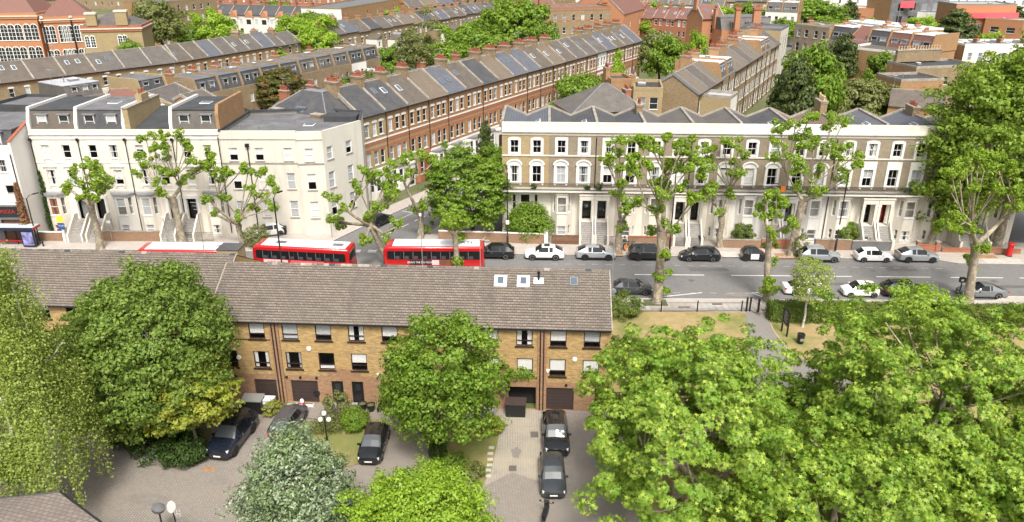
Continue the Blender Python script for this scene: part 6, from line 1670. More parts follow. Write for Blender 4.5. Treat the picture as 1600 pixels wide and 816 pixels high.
for x, z in ((1.5, 8.9), (4.2, 8.9), (1.5, 4.8), (4.2, 4.8)): add_window(t, (0, -.09), (5.98, -.09), x, z, .95, 1.9, 'white', None, 1)
# long low terrace at the upper left
sC = dict(D=8.5, zE=9.0, wall='brick_stock', side='brick_stock', roof='pitch', rise=3.2, roofs=['slate_warm', 'slate_dark', 'slate_warm', 'slate_brown'], floors=[(6.0, 1.7, (.27, .75), .9, 'white', dict(head='white_paint', sill='white_paint')), (2.6, 1.9, (.27, .75), 1.0, 'white', dict(head='white_paint', sill='white_paint'))], bands=[(8.5, .45, 'brick_red', .05)], pots=6, chim_p=.45, pot='pot_buff', ch=1.0, cd=2.4, chmat='brick_stock', sky=.35)
c0, c1 = Gx((0, 130), 9), Gx((277, 97), 9); c0 = lerp(c1, c0, 7 / 6)
row(c0, c1, 7, sC, 'slate roofed brick terrace at the upper left', 'slate roofed brick house in the upper left terrace, {} counting from the left edge', 102)
row(c1, Gx((430, 72), 9), 7, dict(sC, roofs=['slate_brown', 'slate_warm', 'slate_blue'], wall='brick_brown', bands=[]), 'terrace climbing away beyond the long upper left roofs', 'brick house with roof windows beyond the long slate terrace, {} going away', 103)
# mansard rears
sB = dict(D=9, zE=8.5, wall='brick_stock', side='brick_brown', roof='mansard', mh=2.6, setback=.9, roofs=['slate_dark', 'slate_dark', 'slate_warm', 'felt_dark'], flat='felt_grey', parapet='brick_stock', party_mat='brick_stock', dorm=(.3, .7), floors=[(5.4, 1.6, (.3, .7), .95, 'white', {}), (2.0, 1.9, (.3, .7), 1.0, 'white', {})], pots=5, chim_p=.7, ch=.9, chmat='brick_brown', chy=7.0)
def wing(o, W, i, r):
 if r.random() < .2: return
 w, d, z = W * r.uniform(.4, .55), r.uniform(2.5, 4.5), r.uniform(4.6, 6.8); x = 0.02 if i % 2 else W - w - .02; bm = r.choice(['brick_stock', 'brick_brown', 'brick_stock_yellow', 'stucco_white'])
 m = MB(); wall_run(m, (x, -d), (x + w, -d), 0, z, bm, [(w / 2, z - 2.2, .9, 1.5)]); wall_run(m, (x + w, -d), (x + w, 0), 0, z, bm); wall_run(m, (x, 0), (x, -d), 0, z, bm); wg_ = m.build('rear_wing', o)
 add_window(o, (x, -d), (x + w, -d), w / 2, z - 2.2, .9, 1.5, 'white', None, 1, pane=rnd_pane(r))
 m = MB(); up = r.choice([.05, .9, 1.3]); lo, hi = (0, up) if i % 2 else (up, 0)
 m.hexa([(x - .1, -d - .15, z + .002), (x + w + .1, -d - .15, z + .002), (x + w + .1, 0, z + .002), (x - .1, 0, z + .002), (x - .1, -d - .15, z + .12 + hi), (x + w + .1, -d - .15, z + .12 + lo), (x + w + .1, 0, z + .12 + lo), (x - .1, 0, z + .12 + hi)], r.choice(ROOFS + ['felt_grey', 'felt_light'])); m.build('wing_roof', o)
row(Gx((312, 150), 8.5), Gx((594, 91), 8.5), 10, sB, 'mansard roofed brick houses behind the dark bronze tree', 'brick house with dark mansard dormers, {} in the row left of the eucalyptus', 104, wing, variants={5: dict(roofs='slate_brown'), 6: dict(roofs='slate_brown'), 8: dict(wall='stucco_white')})
# far terrace
sD = dict(jit=1, D=8.5, zE=9, wall='brick_stock', side='brick_brown', roof='pitch', rise=3.0, roofs=['slate_warm', 'slate_brown', 'slate_dark', 'slate_tan', 'slate_blue'], floors=[(5.6, 1.8, (.3, .7), 1.0, 'white', dict(head='white_paint')), (2.0, 1.9, (.3, .7), 1.0, 'white', {})], pots=5, ch=1.2, chmat='brick_brown', cd=2)
row(Gx((520, 57), 9), Gx((785, 14), 9), 18, sD, 'far brick terrace with parallel slate roofs', 'small far brick house, {} along the terrace right of the white flank wall', 105, wing)
# rooftops immediately behind the brown terrace (its rear wings)
sR = dict(D=6, zE=8.2, wall='brick_stock', side='brick_brown', roof='pitch', rise=1.9, roofs=['slate_warm', 'felt_grey', 'slate_brown'], floors=[(5.2, 1.5, (.5,), .9, 'white', {})], pots=5, ch=1.4, chmat='brick_red', party=True)
ra_, rb_ = loc_of(aA, rzA, 12, 24), loc_of(aA, rzA, 100, 24)
row(ra_, rb_, 14, dict(sR, roof='pitch'), 'lower roofs behind the brown brick terrace', 'low brick house behind the brown terrace, {} from the near end', 106)
# right-hand street: terrace that faces the gardens
sE = dict(D=9, zE=11.0, wall='brick_stock', side='brick_stock', roof='pitch', rise=2.9, roofs=['slate_tan', 'slate_tan', 'slate_brown'], floors=[(7.6, 2.1, (.22, .5, .78), .8, 'white', {}), (4.2, 2.2, (.22, .5, .78), .85, 'white', {}), (.7, 2.3, (.3, .7), .95, 'white', {})], pots=7, ch=1.3, chmat='brick_brown', cd=2.0, party_mat='lead', sky=.2, pipe=True, wdepth=.025, chim_p=.8)
aE, bE = Gx((1092, 147), 11), Gx((1218, 68), 11)
mE = dict(roof='mansard', mh=2.5, setback=.8, flat='roof_white', roofs='slate_warm', dorm=(.3, .7), parapet='lead', party_mat='brick_brown', chy=7)
row(aE, bE, 14, sE, 'brick terrace that faces the gardens right of centre', 'brown brick house with tall white windows, {} from the near end of its row', 107, variants={3: mE, 4: mE, 10: mE, 11: mE})
rzE = ang(aE, bE)
terrace_house('tall pale end building with dark window strips above the garden conifers', None, bE, rzE, 12, dict(D=10, zE=14, wall='stucco_ivory', side='brick_stock_yellow', roof='flat', roofs='felt_grey', parapet='felt_grey', floors=[(1.5, 2.2, (.2, .5, .8), .8, 'grey', {}), (5.2, 2.2, (.2, .5, .8), .8, 'grey', {}), (8.9, 3.2, (.2, .5, .8), 1.6, 'grey', {})], ch=0), random.Random(3), name='end_building', cat='building')
# brick wing that sticks out of its near end
q = loc_of(aE, rzE, -2.0, -3.6)
terrace_house('yellow brick rear wing with flat white-edged roof near the hipped house', None, loc_of(aE, rzE, 1.5, -5.0), rzE, 5.0, dict(D=5.0, zE=10.3, wall='stucco_white', side='brick_stock_yellow', roof='flat', roofs='felt_light', parapet='coping', floors=[(7, 1.6, (.6,), 1.0, 'white', {})]), random.Random(3), name='rear_wing', cat='building')
# rows on the far right
sF = dict(D=10, zE=11.0, wall='brick_stock_grey', side='brick_brown', roof='mansard', mh=3.4, setback=1.1, roofs=['slate_warm', 'slate_dark'], flat='roof_white', parapet='lead', party_mat='brick_brown', floors=[(7.6, 2.1, (.28, .72), 1.1, 'white', {}), (3.6, 2.2, (.28, .72), 1.1, 'white', {})], dorm=(.28, .72), dw=1.8, pots=5, chim_p=.6, ch=.7, chmat='brick_brown', chy=6)
F0, F1 = Gx((1240, 56), 11), Gx((1452, 82), 11)
flat = dict(roof='flat', parapet='brick_stock_grey', zE=13.6, roofs='felt_grey', floors=[(11, 1.9, (.28, .72), 1.1, 'white', {}), (7.4, 2.1, (.28, .72), 1.1, 'white', {})], pots=4)
row(F0, F1, 7, sF, 'brick houses on the far side of the gardens at upper right', 'grey-brown house beyond the garden trees, {} from the left in its row', 108, wing, variants={0: flat, 1: flat, 3: dict(roof='pitch', roofs='tile_redbrown', rise=3.6), 4: dict(roofs='slate_dark', flat='felt_light'), 5: dict(roofs='tile_redbrown'), 6: dict(roofs='tile_redbrown')})
# scaffold tower
q = lerp(F0, F1, 3.2 / 7); rzF = ang(F0, F1); q = loc_of(q, rzF, 0, -1.6)
t = thing('scaffold_tower', 'galvanised scaffold standing against the red-brown roofed house', 'scaffolding', (*q, 0), rzF); m = MB()
for x in (0, 1.8, 3.6, 5.4):
 for y in (0, 1.2): m.tube([(x, y, 0), (x, y, 12.5)], .04, 'galvanised', 5)
for z in (2, 4, 6, 8, 10, 12):
 for y in (0, 1.2): m.tube([(-.3, y, z), (5.7, y, z)], .04, 'galvanised', 5)
for k, z in enumerate((2, 4, 6, 8)): m.tube([(1.8 if k % 2 else 0, 0, z), (0 if k % 2 else 1.8, 0, z + 2)], .035, 'galvanised', 5)
m.build('poles', t)
m = MB()
for z in (4, 8): m.box(-.2, .05, z + .05, 5.6, 1.15, z + .1, 'timber_pale')
m.box(-.8, -.3, 9.2, 6.2, 1.2, 9.35, 'timber_pale'); m.build('platform', t)
def block(label, pa, pb, z, D, spec, seed, n=1, name='building', cat='building', group=None):
 a, b = Gx(pa, z), Gx(pb, z)
 s = dict(D=D, zE=z, wall='brick_brown', side='brick_brown', roof='flat', roofs='felt_grey', floors=[], ch=1.0); s.update(spec)
 return terrace_house(label, group, a, ang(a, b), dist(a, b), s, random.Random(seed), True, True, cat, name)
def fr(n, e=.08): return tuple(e + (1 - 2 * e) * (k + .5) / n for k in range(n))
W4 = lambda n, zs, w=1.0, h=1.8, st='white', **o: [(z, h, fr(n), w, st, o) for z in zs]
block('brown brick flats with rows of white windows behind the dark tree at upper left', (238, 6), (338, -2), 15, 14, dict(wall='brick_stock', floors=W4(7, (1.5, 5, 8.5, 12)), parapet='brick_stock'), 1, cat='flats', name='apartment_block')
block('brown brick flats in several bays with a white flank wall, top centre left', (533, 15), (705, -14), 12, 16, dict(wall='brick_brown', side='stucco_white', floors=W4(12, (1.2, 4.5, 8.3), 1.1, 1.9), parapet='brick_stock'), 2, cat='flats', name='apartment_block')
wg = dict(wall='stucco_white', side='stucco_white', roof='pitch', rise=3.4, roofs='slate_dark', floors=W4(2, (1, 4.6), 1.5, 1.9), pots=5, chmat='brick_red', D=9, zE=8)
row(Gx((335, 22), 8), Gx((505, 27), 8), 7, wg, 'white houses with red gables along the far street', 'white far house with red brick gable bays, {} from the left in its street', 109,
 bays=lambda o, W, i, r: (lambda m: (m.box(W * .1, -1, 0, W * .55, -.002, 7.2, 'stucco_white'), m.profile([(W * .05, 7.2), (W * .6, 7.2), (W * .325, 9.6)], -1.1, 1.5, 'brick_orange', 'y'), m.box(W * .18, -1.02, 4.6, W * .47, -1.0005, 6.4, 'pane_dark'), m.build('gable_bay', o)))(MB()))
row(Gx((392, 80), 8), Gx((470, 66), 8), 3, dict(sD, zE=8, roofs='slate_warm', rise=2.8), 'hip roofed brick houses among the limes at upper left', 'brick house with a slate roof by the bright limes, {} from the left', 110)
# red brick school
def arch_win(par, x, zb, w, h, y=-.04):
 def f():
  m = MB(); ring = [(-w / 2, 0), (w / 2, 0), (w / 2, h - w / 2)] + [(w / 2 * math.cos(math.pi * k / 8), h - w / 2 + w / 2 * math.sin(math.pi * k / 8)) for k in range(1, 8)] + [(-w / 2, h - w / 2)]
  m.profile(ring, -.02, .03, 'pane_dark', 'y')
  for q in range(len(ring)):
   a, b = ring[q], ring[(q + 1) % len(ring)]; m.tube([(a[0], -.03, a[1]), (b[0], -.03, b[1])], .1, 'white_gloss', 4)
  for z in (h * .25, h * .5, h * .72): m.box(-w / 2, -.06, z - .04, w / 2, -.021, z + .04, 'white_gloss')
  m.box(-.04, -.06, 0, .04, -.021, h - .1, 'white_gloss')
  return m.mesh('window')
 return put('window', cached(('archw', w, h), f), par, (x, y, zb))
def school(label, pa, pb, z, D, wall, roofz, wins, bandm='brick_red', roofm='tile_redbrown', hip=True, side=None, piers=()):
 a, b = Gx(pa, z), Gx(pb, z); L = dist(a, b)
 t = thing('school_building', label, 'school', (*a, 0), ang(a, b), 'old red brick school blocks at the upper left')
 m = MB(); m.box(0, 0, 0, L, D, z, wall)
 m.build('wall', t)
 m = MB(); m.box(-.25, -.25, z - 1.1, L + .25, D + .1, z - .5, bandm); m.box(-.4, -.4, z - .499, L + .4, D + .1, z - .2, 'stone_band'); m.box(-.15, -.15, z - .199, L + .15, D + .1, z + .5, bandm); m.build('parapet', t)
 m = MB(); q = [(.3, .3, z + .5), (L - .3, .3, z + .5), (L - .3, D - .3, z + .5), (.3, D - .3, z + .5)]; e = min(D / 2, L / 2) - .4; r1, r2 = (e, D / 2, z + .5 + roofz), (L - e, D / 2, z + .5 + roofz)
 m.poly([q[0], q[1], r2, r1], roofm); m.poly([q[1], q[2], r2], roofm); m.poly([q[2], q[3], r1, r2], roofm); m.poly([q[3], q[0], r1], roofm); m.build('roof', t)
 for x, zb, w, h in wins: arch_win(t, x * L, zb, w, h)
 for x, w, pm, zp in piers:
  m = MB(); pm == 'black_metal' and m.box(x * L - w / 2, -.35, 0, x * L + w / 2, -.001, z + .5, pm); m.box(x * L - w / 2, -.35, z + .55, x * L + w / 2, 1.4, z + zp, pm); m.box(x * L - w / 2 - .2, -.5, z + zp + .001, x * L + w / 2 + .2, 1.6, z + zp + .5, 'stone_band'); m.build('chimney', t)
 return t
ws = lambda xs, zs, w, h: [(x, z, w, h) for x in xs for z in zs]
school('tall orange and white banded school block at the left edge', (-40, 24), (56, 23), 15.5, 16, 'brick_orange', 8, ws((.30, .42, .54, .66, .8, .92), (2.5, 8.6), 1.9, 4.4), 'brick_orange')
school('orange school block with groups of tall arched white windows', (63, 30), (146, 27), 14.5, 18, 'brick_orange', 5.5, ws((.06, .17, .34, .42, .5, .64, .74, .84), (1.5, 8.0), 1.5, 4.6), 'brick_orange', piers=((.02, .4, 'black_metal', .1), (.56, .4, 'black_metal', .1)))
school('yellow brick school wing with red dressings and square chimneys', (126, 44), (220, 42), 12.5, 14, 'brick_stock_yellow', 3, ws((.07, .16), (2.5, 7.2), 1.2, 3.2) + ws((.62, .70), (2.5, 7.2), 1.2, 3.2), 'brick_red', 'slate_warm', piers=((.2, 2.6, 'brick_stock_yellow', 3.5), (.7, 3.0, 'brick_stock_yellow', 4)))
school('great red-brown hipped roof behind the school', (-30, -2), (110, -6), 17, 26, 'brick_stock', 7, [], 'brick_red')
# mansion blocks in the upper middle
block('tall brown mansion block with projecting piers behind the big leafy tree', (852, 14), (955, 12), 14, 14, dict(wall='brick_stock', side='brick_stock_yellow', floors=W4(6, (2, 6, 10), 1.1, 2), parapet='brick_red', bands=[(10, .3, 'brick_red'), (13.3, .3, 'brick_red')], roofs='felt_grey', pots=6, ch=2.5, chmat='brick_red'), 5, name='mansion_block', cat='flats')
t = A_[0]
for k, (pa, pb, lab) in enumerate((((835, 12), (868, 10), 'red brick gabled house left of the brown mansion block'), ((950, 10), (985, 4), 'bright red gabled wing right of the brown mansion block'), ((975, 22), (1010, 12), 'red-brown roofed house with a steep side behind the far terrace end'))):
 block(lab, pa, pb, 11, 14, dict(wall='brick_orange', side='brick_orange', roof='pitch', rise=6, roofs='tile_redbrown', floors=W4(2, (2, 6), 1.1, 2), pots=4, chmat='brick_orange', ch=1.5, gutter=False), 20 + k, name='gabled_house', cat='house')
row(Gx((985, 26), 8), Gx((1075, 32), 8), 5, dict(sD, zE=8, roofs='tile_redbrown', wall='brick_red', sky=1.0, rise=3.5, chmat='brick_red'), 'red-brown tiled roofs with rows of roof windows, upper middle', 'red-brown roofed house with white roof windows, {} from the left in its row', 111)
block('red brick mansion tower with a hipped tile roof right of the cypress', (1098, 30), (1132, 29), 14, 9, dict(wall='brick_orange', side='brick_orange', roof='pitch', rise=3.5, roofs='tile_redbrown', floors=W4(1, (2, 6, 10), 1.4, 2.4), pots=5, chmat='brick_orange', ch=2), 7, name='mansion_block', cat='flats')
block('long red brick mansion block with dormers and tall chimneys right of the cypress', (1128, 48), (1205, 47), 11.5, 12, dict(wall='brick_orange', side='brick_orange', roof='mansard', mh=3.2, setback=1.6, roofs='slate_warm', parapet='brick_red', party=False, dorm=(.25, .55, .8), dw=1.6, floors=W4(4, (1.5, 5, 8.3), 1.1, 1.9), pots=5, chmat='brick_orange', ch=2.2), 8, name='mansion_block', cat='flats')
for k, (x, y) in enumerate(((1152, 50), (1182, 50))):
 q = Gx((x, y), 11.5); tt = thing('chimney_stack', ('slim' if k == 0 else 'broad') + ' orange brick chimney rising from the long red mansion block', 'chimney', (q[0], q[1] + .6, 10)); m = MB(); w = 1.3 if k == 0 else 2.0; m.box(-w / 2, 0, 0, w / 2, 1.6, 7.2, 'brick_orange'); m.box(-w / 2 - .2, -.2, 7.201, w / 2 + .2, 1.8, 7.7, 'brick_red'); m.build('stack', tt)
 for j in range(4): put('chimney_pot', pot_mesh('terracotta', .8), tt, (-.45 + .3 * j, .8, 7.7))
# gallery buildings along the top right
block('low salmon brick range with arched openings, top right', (1322, 14), (1412, 17), 8, 16, dict(wall='brick_orange', floors=W4(5, (3.5,), 1.4, 1.6, 'brown'), roofs='felt_light', parapet='brick_orange'), 9)
block('long white flat-roofed studio range at the top right', (1418, 20), (1500, 24), 7, 18, dict(wall='stucco_white', floors=W4(5, (3.5,), 1.3, 1.5, 'brown'), roofs='roof_white', parapet='roof_white'), 10)
block('grey metal clad building with a pink banner at the top right', (1395, -6), (1482, -8), 14, 14, dict(wall='felt_grey', floors=W4(4, (3, 8), 3, 3, 'grey'), roofs='felt_light', parapet='lead'), 11)
o = block('salmon building with a long coral awning at the top right corner', (1495, 8), (1590, 8), 12, 14, dict(wall='brick_orange', floors=W4(4, (2,), 3.4, 3, 'grey'), roofs='felt_light', parapet='lead'), 12)
plain('coral_cloth', (0.75, 0.1, 0.12), 0.7)
m = MB(); L = 40; m.box(.5, -1.2, 7.2, 24, -.02, 9.2, 'coral_cloth'); m.build('awning', o)
plain('pink_panel', (0.8, 0.5, 0.5), .7)
for k, (pa, pb, z, dz, mat, lab) in enumerate((((1362, -2), (1405, -3), 12, 6, 'pink_panel', 'pale pink and white hoarding at the top right'), ((1408, 2), (1430, 2), 12, 2.6, 'coral_cloth', 'small coral banner beside the grey clad building'), ((1565, 14), (1580, 14), 8, 5, 'pink_panel', 'pale pink panel right of the coral awning'))):
 a, b = Gx(pa, z), Gx(pb, z); L = dist(a, b); tt = thing('hoarding', lab, 'hoarding', (*a, 0), ang(a, b)); m = MB(); m.box(0, -.1, z - dz, L, .1, z, mat); m.build('panel', tt); m = MB()
 for x in (.2, L - .2): m.box(x - .1, .101, 0, x + .1, .25, z - .1, 'lead')
 m.build('post', tt)
block('ochre brick low building with wide windows near the top right tree', (1540, 30), (1600, 34), 7, 10, dict(wall='brick_orange', floors=W4(2, (2.5,), 3.0, 2, 'white'), roofs='felt_light', parapet='brick_stock_yellow'), 13)
# white parapet roofs on the right
block('stock brick building with a grey flat roof and white end wall right of the scaffold', (1398, 84), (1512, 66), 11, 12, dict(wall='brick_stock', side='brick_brown', roofs='slate_brown', parapet='stucco_white', floors=W4(4, (7.4,), 1, 1.8)), 14)
row(Gx((1508, 72), 11), Gx((1660, 72), 11), 4, dict(sF, roof='flat', zE=11, parapet='stucco_white', roofs='felt_grey', wall='stucco_white', pots=6, chim_p=1, floors=W4(2, (7.6,), 1, 1.8)), 'white parapet houses at the right', 'white parapet house behind the big leafy tree, {} from the left', 112)
o = block('brown brick house with a long row of buff chimney pots', (1432, 108), (1530, 104), 10, 9, dict(wall='brick_stock', side='brick_brown', roofs='felt_dark', parapet='coping', floors=W4(3, (6.5,), 1, 1.7)), 15)
m = MB(); m.box(1, 7.5, 10.3, 12, 8.3, 12.6, 'brick_stock'); m.box(.9, 7.4, 12.601, 12.1, 8.4, 12.8, 'coping'); cs = m.build('chimney', o)
for k in range(16): put('chimney_pot', pot_mesh('pot_buff', .8), cs, (1.4 + .68 * k, 7.9, 12.8))
block('brown brick garden building with dark hipped roof right of the garden trees', (1388, 165), (1475, 172), 7, 9, dict(wall='brick_brown', roof='pitch', roofs='slate_brown', rise=2.2, floors=W4(2, (4,), .9, 1.3), gutter=False, party=False), 16)
block('stock brick rear wing with a white lintel, right of the olive garden tree', (1408, 128), (1475, 126), 9, 8, dict(wall='brick_brown', roofs='felt_dark', parapet='coping', floors=W4(1, (5.5,), 2.2, 1.6)), 17)
# hipped house and yellow gable between the two streets
q = Gx((892, 178), 11); t = thing('hip_roofed_house', 'house with a pyramidal dark slate roof behind the white parapet', 'house', (q[0] + .6, q[1] + 3, 0), .25)
m = MB(); m.box(0, 0, 0, 11.5, 9, 10.4, 'brick_stock'); m.build('wall', t)
m = MB(); Q = [(-.4, -.4, 10.4), (11.9, -.4, 10.4), (11.9, 9.4, 10.4), (-.4, 9.4, 10.4)]; r1, r2 = (6.2, 4.5, 13.9), (7.0, 4.5, 13.9)
for f_ in ([Q[0], Q[1], r2, r1], [Q[1], Q[2], r2], [Q[2], Q[3], r1, r2], [Q[3], Q[0], r1], Q[::-1]): m.poly(f_, 'slate_warm')
m.build('roof', t); m = MB(); m.tube([Q[1], r2, r1, Q[0]], .1, 'lead', 5); m.build('ridge', t); add_chimney(t, 9.6, 3, 10.4, 13.2, .9, 1.6, 6, 'brick_red', rs, 'y')
block('yellow brick gabled house with a white bay dormer behind the parapet', (990, 141), (1036, 142), 12.5, 8, dict(wall='brick_stock_yellow', side='brick_stock_yellow', roof='flat', roofs='slate_dark', parapet='brick_stock_yellow', floors=W4(2, (9.5,), 1.3, 1.9, 'white'), pots=7, chmat='brick_brown', ch=1.5), 18, cat='house', name='gabled_house')
block('brick stack end house with red chimney pots in line, behind the hip roof', (955, 128), (990, 127), 12.5, 6, dict(wall='brick_brown', roofs='slate_warm', parapet='brick_brown', pots=8, chmat='brick_brown', ch=1.6, floors=[]), 19, cat='house', name='rear_wing')
# yards behind the cream terrace
block('flat roofed workshop with a pale metal roof and three windows in its dark slope', (108, 156), (164, 147), 10.5, 9, dict(wall='brick_stock', side='stucco_white', roof='mansard', mh=2, setback=.7, roofs='slate_warm', flat='felt_light', parapet='lead', party=False, dorm=(.25, .55, .82), dw=1.1), 31, name='workshop')
block('low dark grey rounded extension with a white roof dome', (-20, 168), (72, 170), 10.5, 9, dict(wall='felt_dark', roofs='felt_grey', parapet='felt_dark'), 32, name='extension')
block('flat roofed extension with dark slate front and two white windows', (222, 146), (263, 138), 10, 8, dict(wall='slate_dark', side='brick_stock_yellow', roof='mansard', mh=1.9, setback=.6, roofs='slate_dark', flat='felt_grey', parapet='lead', party_mat='brick_stock_yellow', dorm=(.3, .72)), 33, name='extension')
block('yellow brick rear wing with a slate roof and sloping parapets', (268, 165), (312, 150), 8.5, 9, dict(wall='brick_stock_yellow', side='brick_stock_yellow', roof='pitch', rise=2, roofs='slate_warm', floors=W4(2, (5,), .8, 1.2), gutter=False), 34, name='rear_wing')
block('low yellow brick wing behind the cream parapets', (245, 178), (285, 172), 9, 7, dict(wall='brick_stock_yellow', side='brick_stock_yellow', roofs='slate_brown', parapet='brick_stock_yellow'), 35, name='rear_wing')
block('small brick rear house with a white window beside the pale blue screen', (312, 168), (345, 158), 8, 7, dict(wall='brick_stock_yellow', side='brick_brown', roof='pitch', rise=1.8, roofs='slate_warm', floors=W4(1, (5,), .9, 1.3), gutter=False), 36, name='rear_wing')
block('brown roofed brick wing with orange tubs behind the cream terrace', (165, 160), (215, 158), 9, 7, dict(wall='brick_brown', roof='pitch', rise=1.5, roofs='tile_redbrown', gutter=False), 37, name='rear_wing')
a, b = Gx((318, 160), 7), Gx((372, 160), 7); plain('pale_blue_panel', (0.55, 0.72, 0.74), .6, var=.1); t = thing('garden_screen', 'pale blue screen fence left of the bronze tree', 'fence', (*a, 0), ang(a, b)); m = MB(); n = 10; L = dist(a, b)
for k in range(n): m.box(L * k / n, 0, 5.0, L * (k + 1) / n - .04, .06, 7, 'pale_blue_panel')
m.build('panel', t); m = MB(); m.box(0, .061, 0, L, 3, 5.2, 'brick_stock'); m.build('wall', t)
# wall of pale wings below the upper left terrace
block('long pale yellow brick wall of the yard below the upper left terrace', (160, 142), (222, 150), 8, 3, dict(wall='stone_band', side='stone_band', roofs='felt_grey', parapet='stone_band'), 38, name='yard_building')
block('yellow brick flank of a rear wing under the long slate roofs', (258, 122), (312, 132), 9, 4, dict(wall='brick_stock_yellow', roofs='felt_dark', parapet='brick_stock_yellow'), 39, name='rear_wing')
# more far streets that fill the distance
for k, (pa, pb, n, sp_, gl) in enumerate((((-60, -14), (240, -12), 12, sD, 'upper left'), ((330, -8), (640, -6), 14, dict(sD, wall='brick_red', roofs='tile_redbrown'), 'top left of centre'), ((620, -22), (1000, -20), 16, dict(sD, wall='stucco_white'), 'top centre'), ((1000, -8), (1260, -8), 11, dict(sD, wall='brick_red'), 'top right of centre'), ((1240, -12), (1640, -8), 14, dict(sF, zE=9, wall='stucco_white'), 'top right'))):
 row(Gx(pa, 9), Gx(pb, 9), n, sp_, 'distant houses along the very ' + gl + ' edge', 'distant house at the very ' + gl + ' edge, {} from the left', 130 + k)
row(Gx((640, 12), 9), Gx((900, -12), 9), 14, sD, 'terraces at the far top of the view', 'tiny far house at the top, {} from the left above the leafy trees', 113)
row(Gx((1010, 6), 9), Gx((1130, 10), 9), 7, dict(sD, wall='stucco_white'), 'far pale houses at the top right of centre', 'pale far house at the top beyond the red roofs, {} from the left', 114)
row(Gx((1195, 28), 9), Gx((1245, 30), 9), 2, dict(sF, wall='stucco_white', roofs='slate_warm'), 'pale houses behind the long red mansion', 'pale dormered house behind the red mansion, {} from the left', 115)
row(Gx((1320, 45), 9), Gx((1430, 60), 9), 5, dict(sF, roof='flat', wall='stucco_white', parapet='roof_white', roofs='roof_white', floors=W4(2, (5.5,), 1, 1.6)), 'white flat roofs behind the upper right houses', 'white flat-roofed house behind the upper right row, {} from the left', 116)
row(Gx((1130, 2), 9), Gx((1230, 4), 9), 5, sD, 'grey-roofed houses at the top edge right of centre', 'grey-roofed brick house at the top edge, {} right of the red mansion', 117)
# ------------------------------------------------------------------ buses and cars
PI = math.pi
make_bus('red double-decker on the left, showing only its white roof above the brick roofs', (-34.2, 75.4), PI - rad(1.2), [], 'RTL', hatches=False)
make_bus('middle red double-decker with roof hatches and a pink advert on its side', (-22.3, 76.15), PI - rad(7.5), [(1.4, 4.1, 'pink_panel', 'quick mop', 'black_plastic', .5), (-2.6, 1.1, 'coral_cloth', 'for it', 'black_plastic', .5)], None)
make_bus('red double-decker on the right, with a black advert in white capitals on its side', (-8.35, 76.35), PI - rad(.6), [(.2, 2.55, 'black_plastic', 'BRING THE BIG MOVES', 'white_plastic', .3), (-.6, .15, 'pink_panel', None, None, 0), (-2.6, -.65, 'wood_brown', None, None, 0)], 'RTL', hatches=False)
def far_car(px, base_y, kind, paint, heading, label, **kw):
 x, y = G(px, base_y); return make_car(kind, paint, label, (x, y + .88), heading, **kw)
RD = rad(-2.2)
G1 = 'cars parked along the far kerb'; G2 = 'cars parked along the near kerb'; G3 = 'cars in the block paved yard'
far_car(773, 406, 'suv', 'paint_black', PI + RD, 'black car parked nose-in behind the right-hand bus', group=G1)
far_car(851, 407.5, 'coupesuv', 'paint_white', PI + RD, 'white sporty SUV with dark sunroof parked before the timber fence', group=G1, sunroof=True, cladding=True)
far_car(932, 407.5, 'coupesuv', 'paint_silver', RD, 'silver crossover parked in front of the twin black doors', group=G1, dark_wheels=True, cladding=True)
far_car(1016, 408.5, 'boxsuv', 'paint_black', RD, 'boxy black SUV parked partly behind the near pollard trunk', group=G1, dark_wheels=True)
far_car(1095, 410, 'mpv', 'paint_black', PI + RD, 'black estate-shaped hatchback with silver wheels, right of the near pollard', group=G1)
far_car(1179, 409.5, 'micro', 'paint_black', RD, 'tiny two-seat car with white doors and black roof', group=G1, dark_wheels=True, door='paint_white')
far_car(1283, 411, 'suv', 'paint_stone', RD, 'grey crossover with roof rails behind the young birch', group=G1, rails=True, cladding=True)
far_car(1368, 411, 'hatch', 'paint_white', RD, 'white hatchback parked before the grey rendered wall', group=G1)
far_car(1437, 411.5, 'coupesuv', 'paint_stone', RD, 'grey-green crossover with black wheels below the red door', group=G1, dark_wheels=True, rails=True)
far_car(990, 462.5, 'hatch', 'paint_dark', rad(-1.5), 'dark grey hatchback at the near kerb beside the brick roof end', group=G2)
far_car(1262, 463, 'saloon', 'paint_white', rad(-1.5), 'white saloon hidden behind the young birch', group=G2)
far_car(1347, 466.5, 'smallhatch', 'paint_white', PI - rad(1.5), 'small white hatchback at the near kerb, nose to the left', group=G2)
far_car(1418, 466.5, 'suv', 'paint_black', rad(-1.5), 'black SUV at the near kerb, tail with yellow plate to the left', group=G2, cladding=True)
far_car(1540, 468, 'saloon', 'paint_grey', PI - rad(1.5), 'silver-grey coupe saloon at the near kerb behind the right-hand pollard', group=G2, dark_wheels=False)
def yard_car(x, y, kind, paint, heading, label, **kw): return make_car(kind, paint, label, (x, y, .026), heading, group=G3, screen='screen_glass', **kw)
yard_car(-20.5, 46.9, 'boxsuv', 'paint_navy', rad(-98), 'large black SUV on the yard beside the golden tree, nose to the camera', dark_wheels=True, roof='paint_black')
yard_car(-16.95, 48.85, 'hatch', 'paint_gunmetal', rad(82), 'dark grey hatchback in front of the ribbed garage door, tail to the camera')
yard_car(-10.0, 46.05, 'hatch', 'paint_black', rad(-92), 'black hatchback between the round bush and the green tree, nose to the camera')
yard_car(3.2, 47.15, 'suv', 'paint_black', rad(-90), 'black SUV right in front of the closed brown garage', sunroof=False)
yard_car(2.75, 42.5, 'hatch', 'paint_dark', rad(-90), 'dark car half under the plane tree, second from the brown garage')
q = G(167, 836, 1.45); yard_car(q[0], q[1] - .2, 'hatch', 'paint_black', rad(20), 'black car of which only the roof shows beyond the pink tiled hip roof')
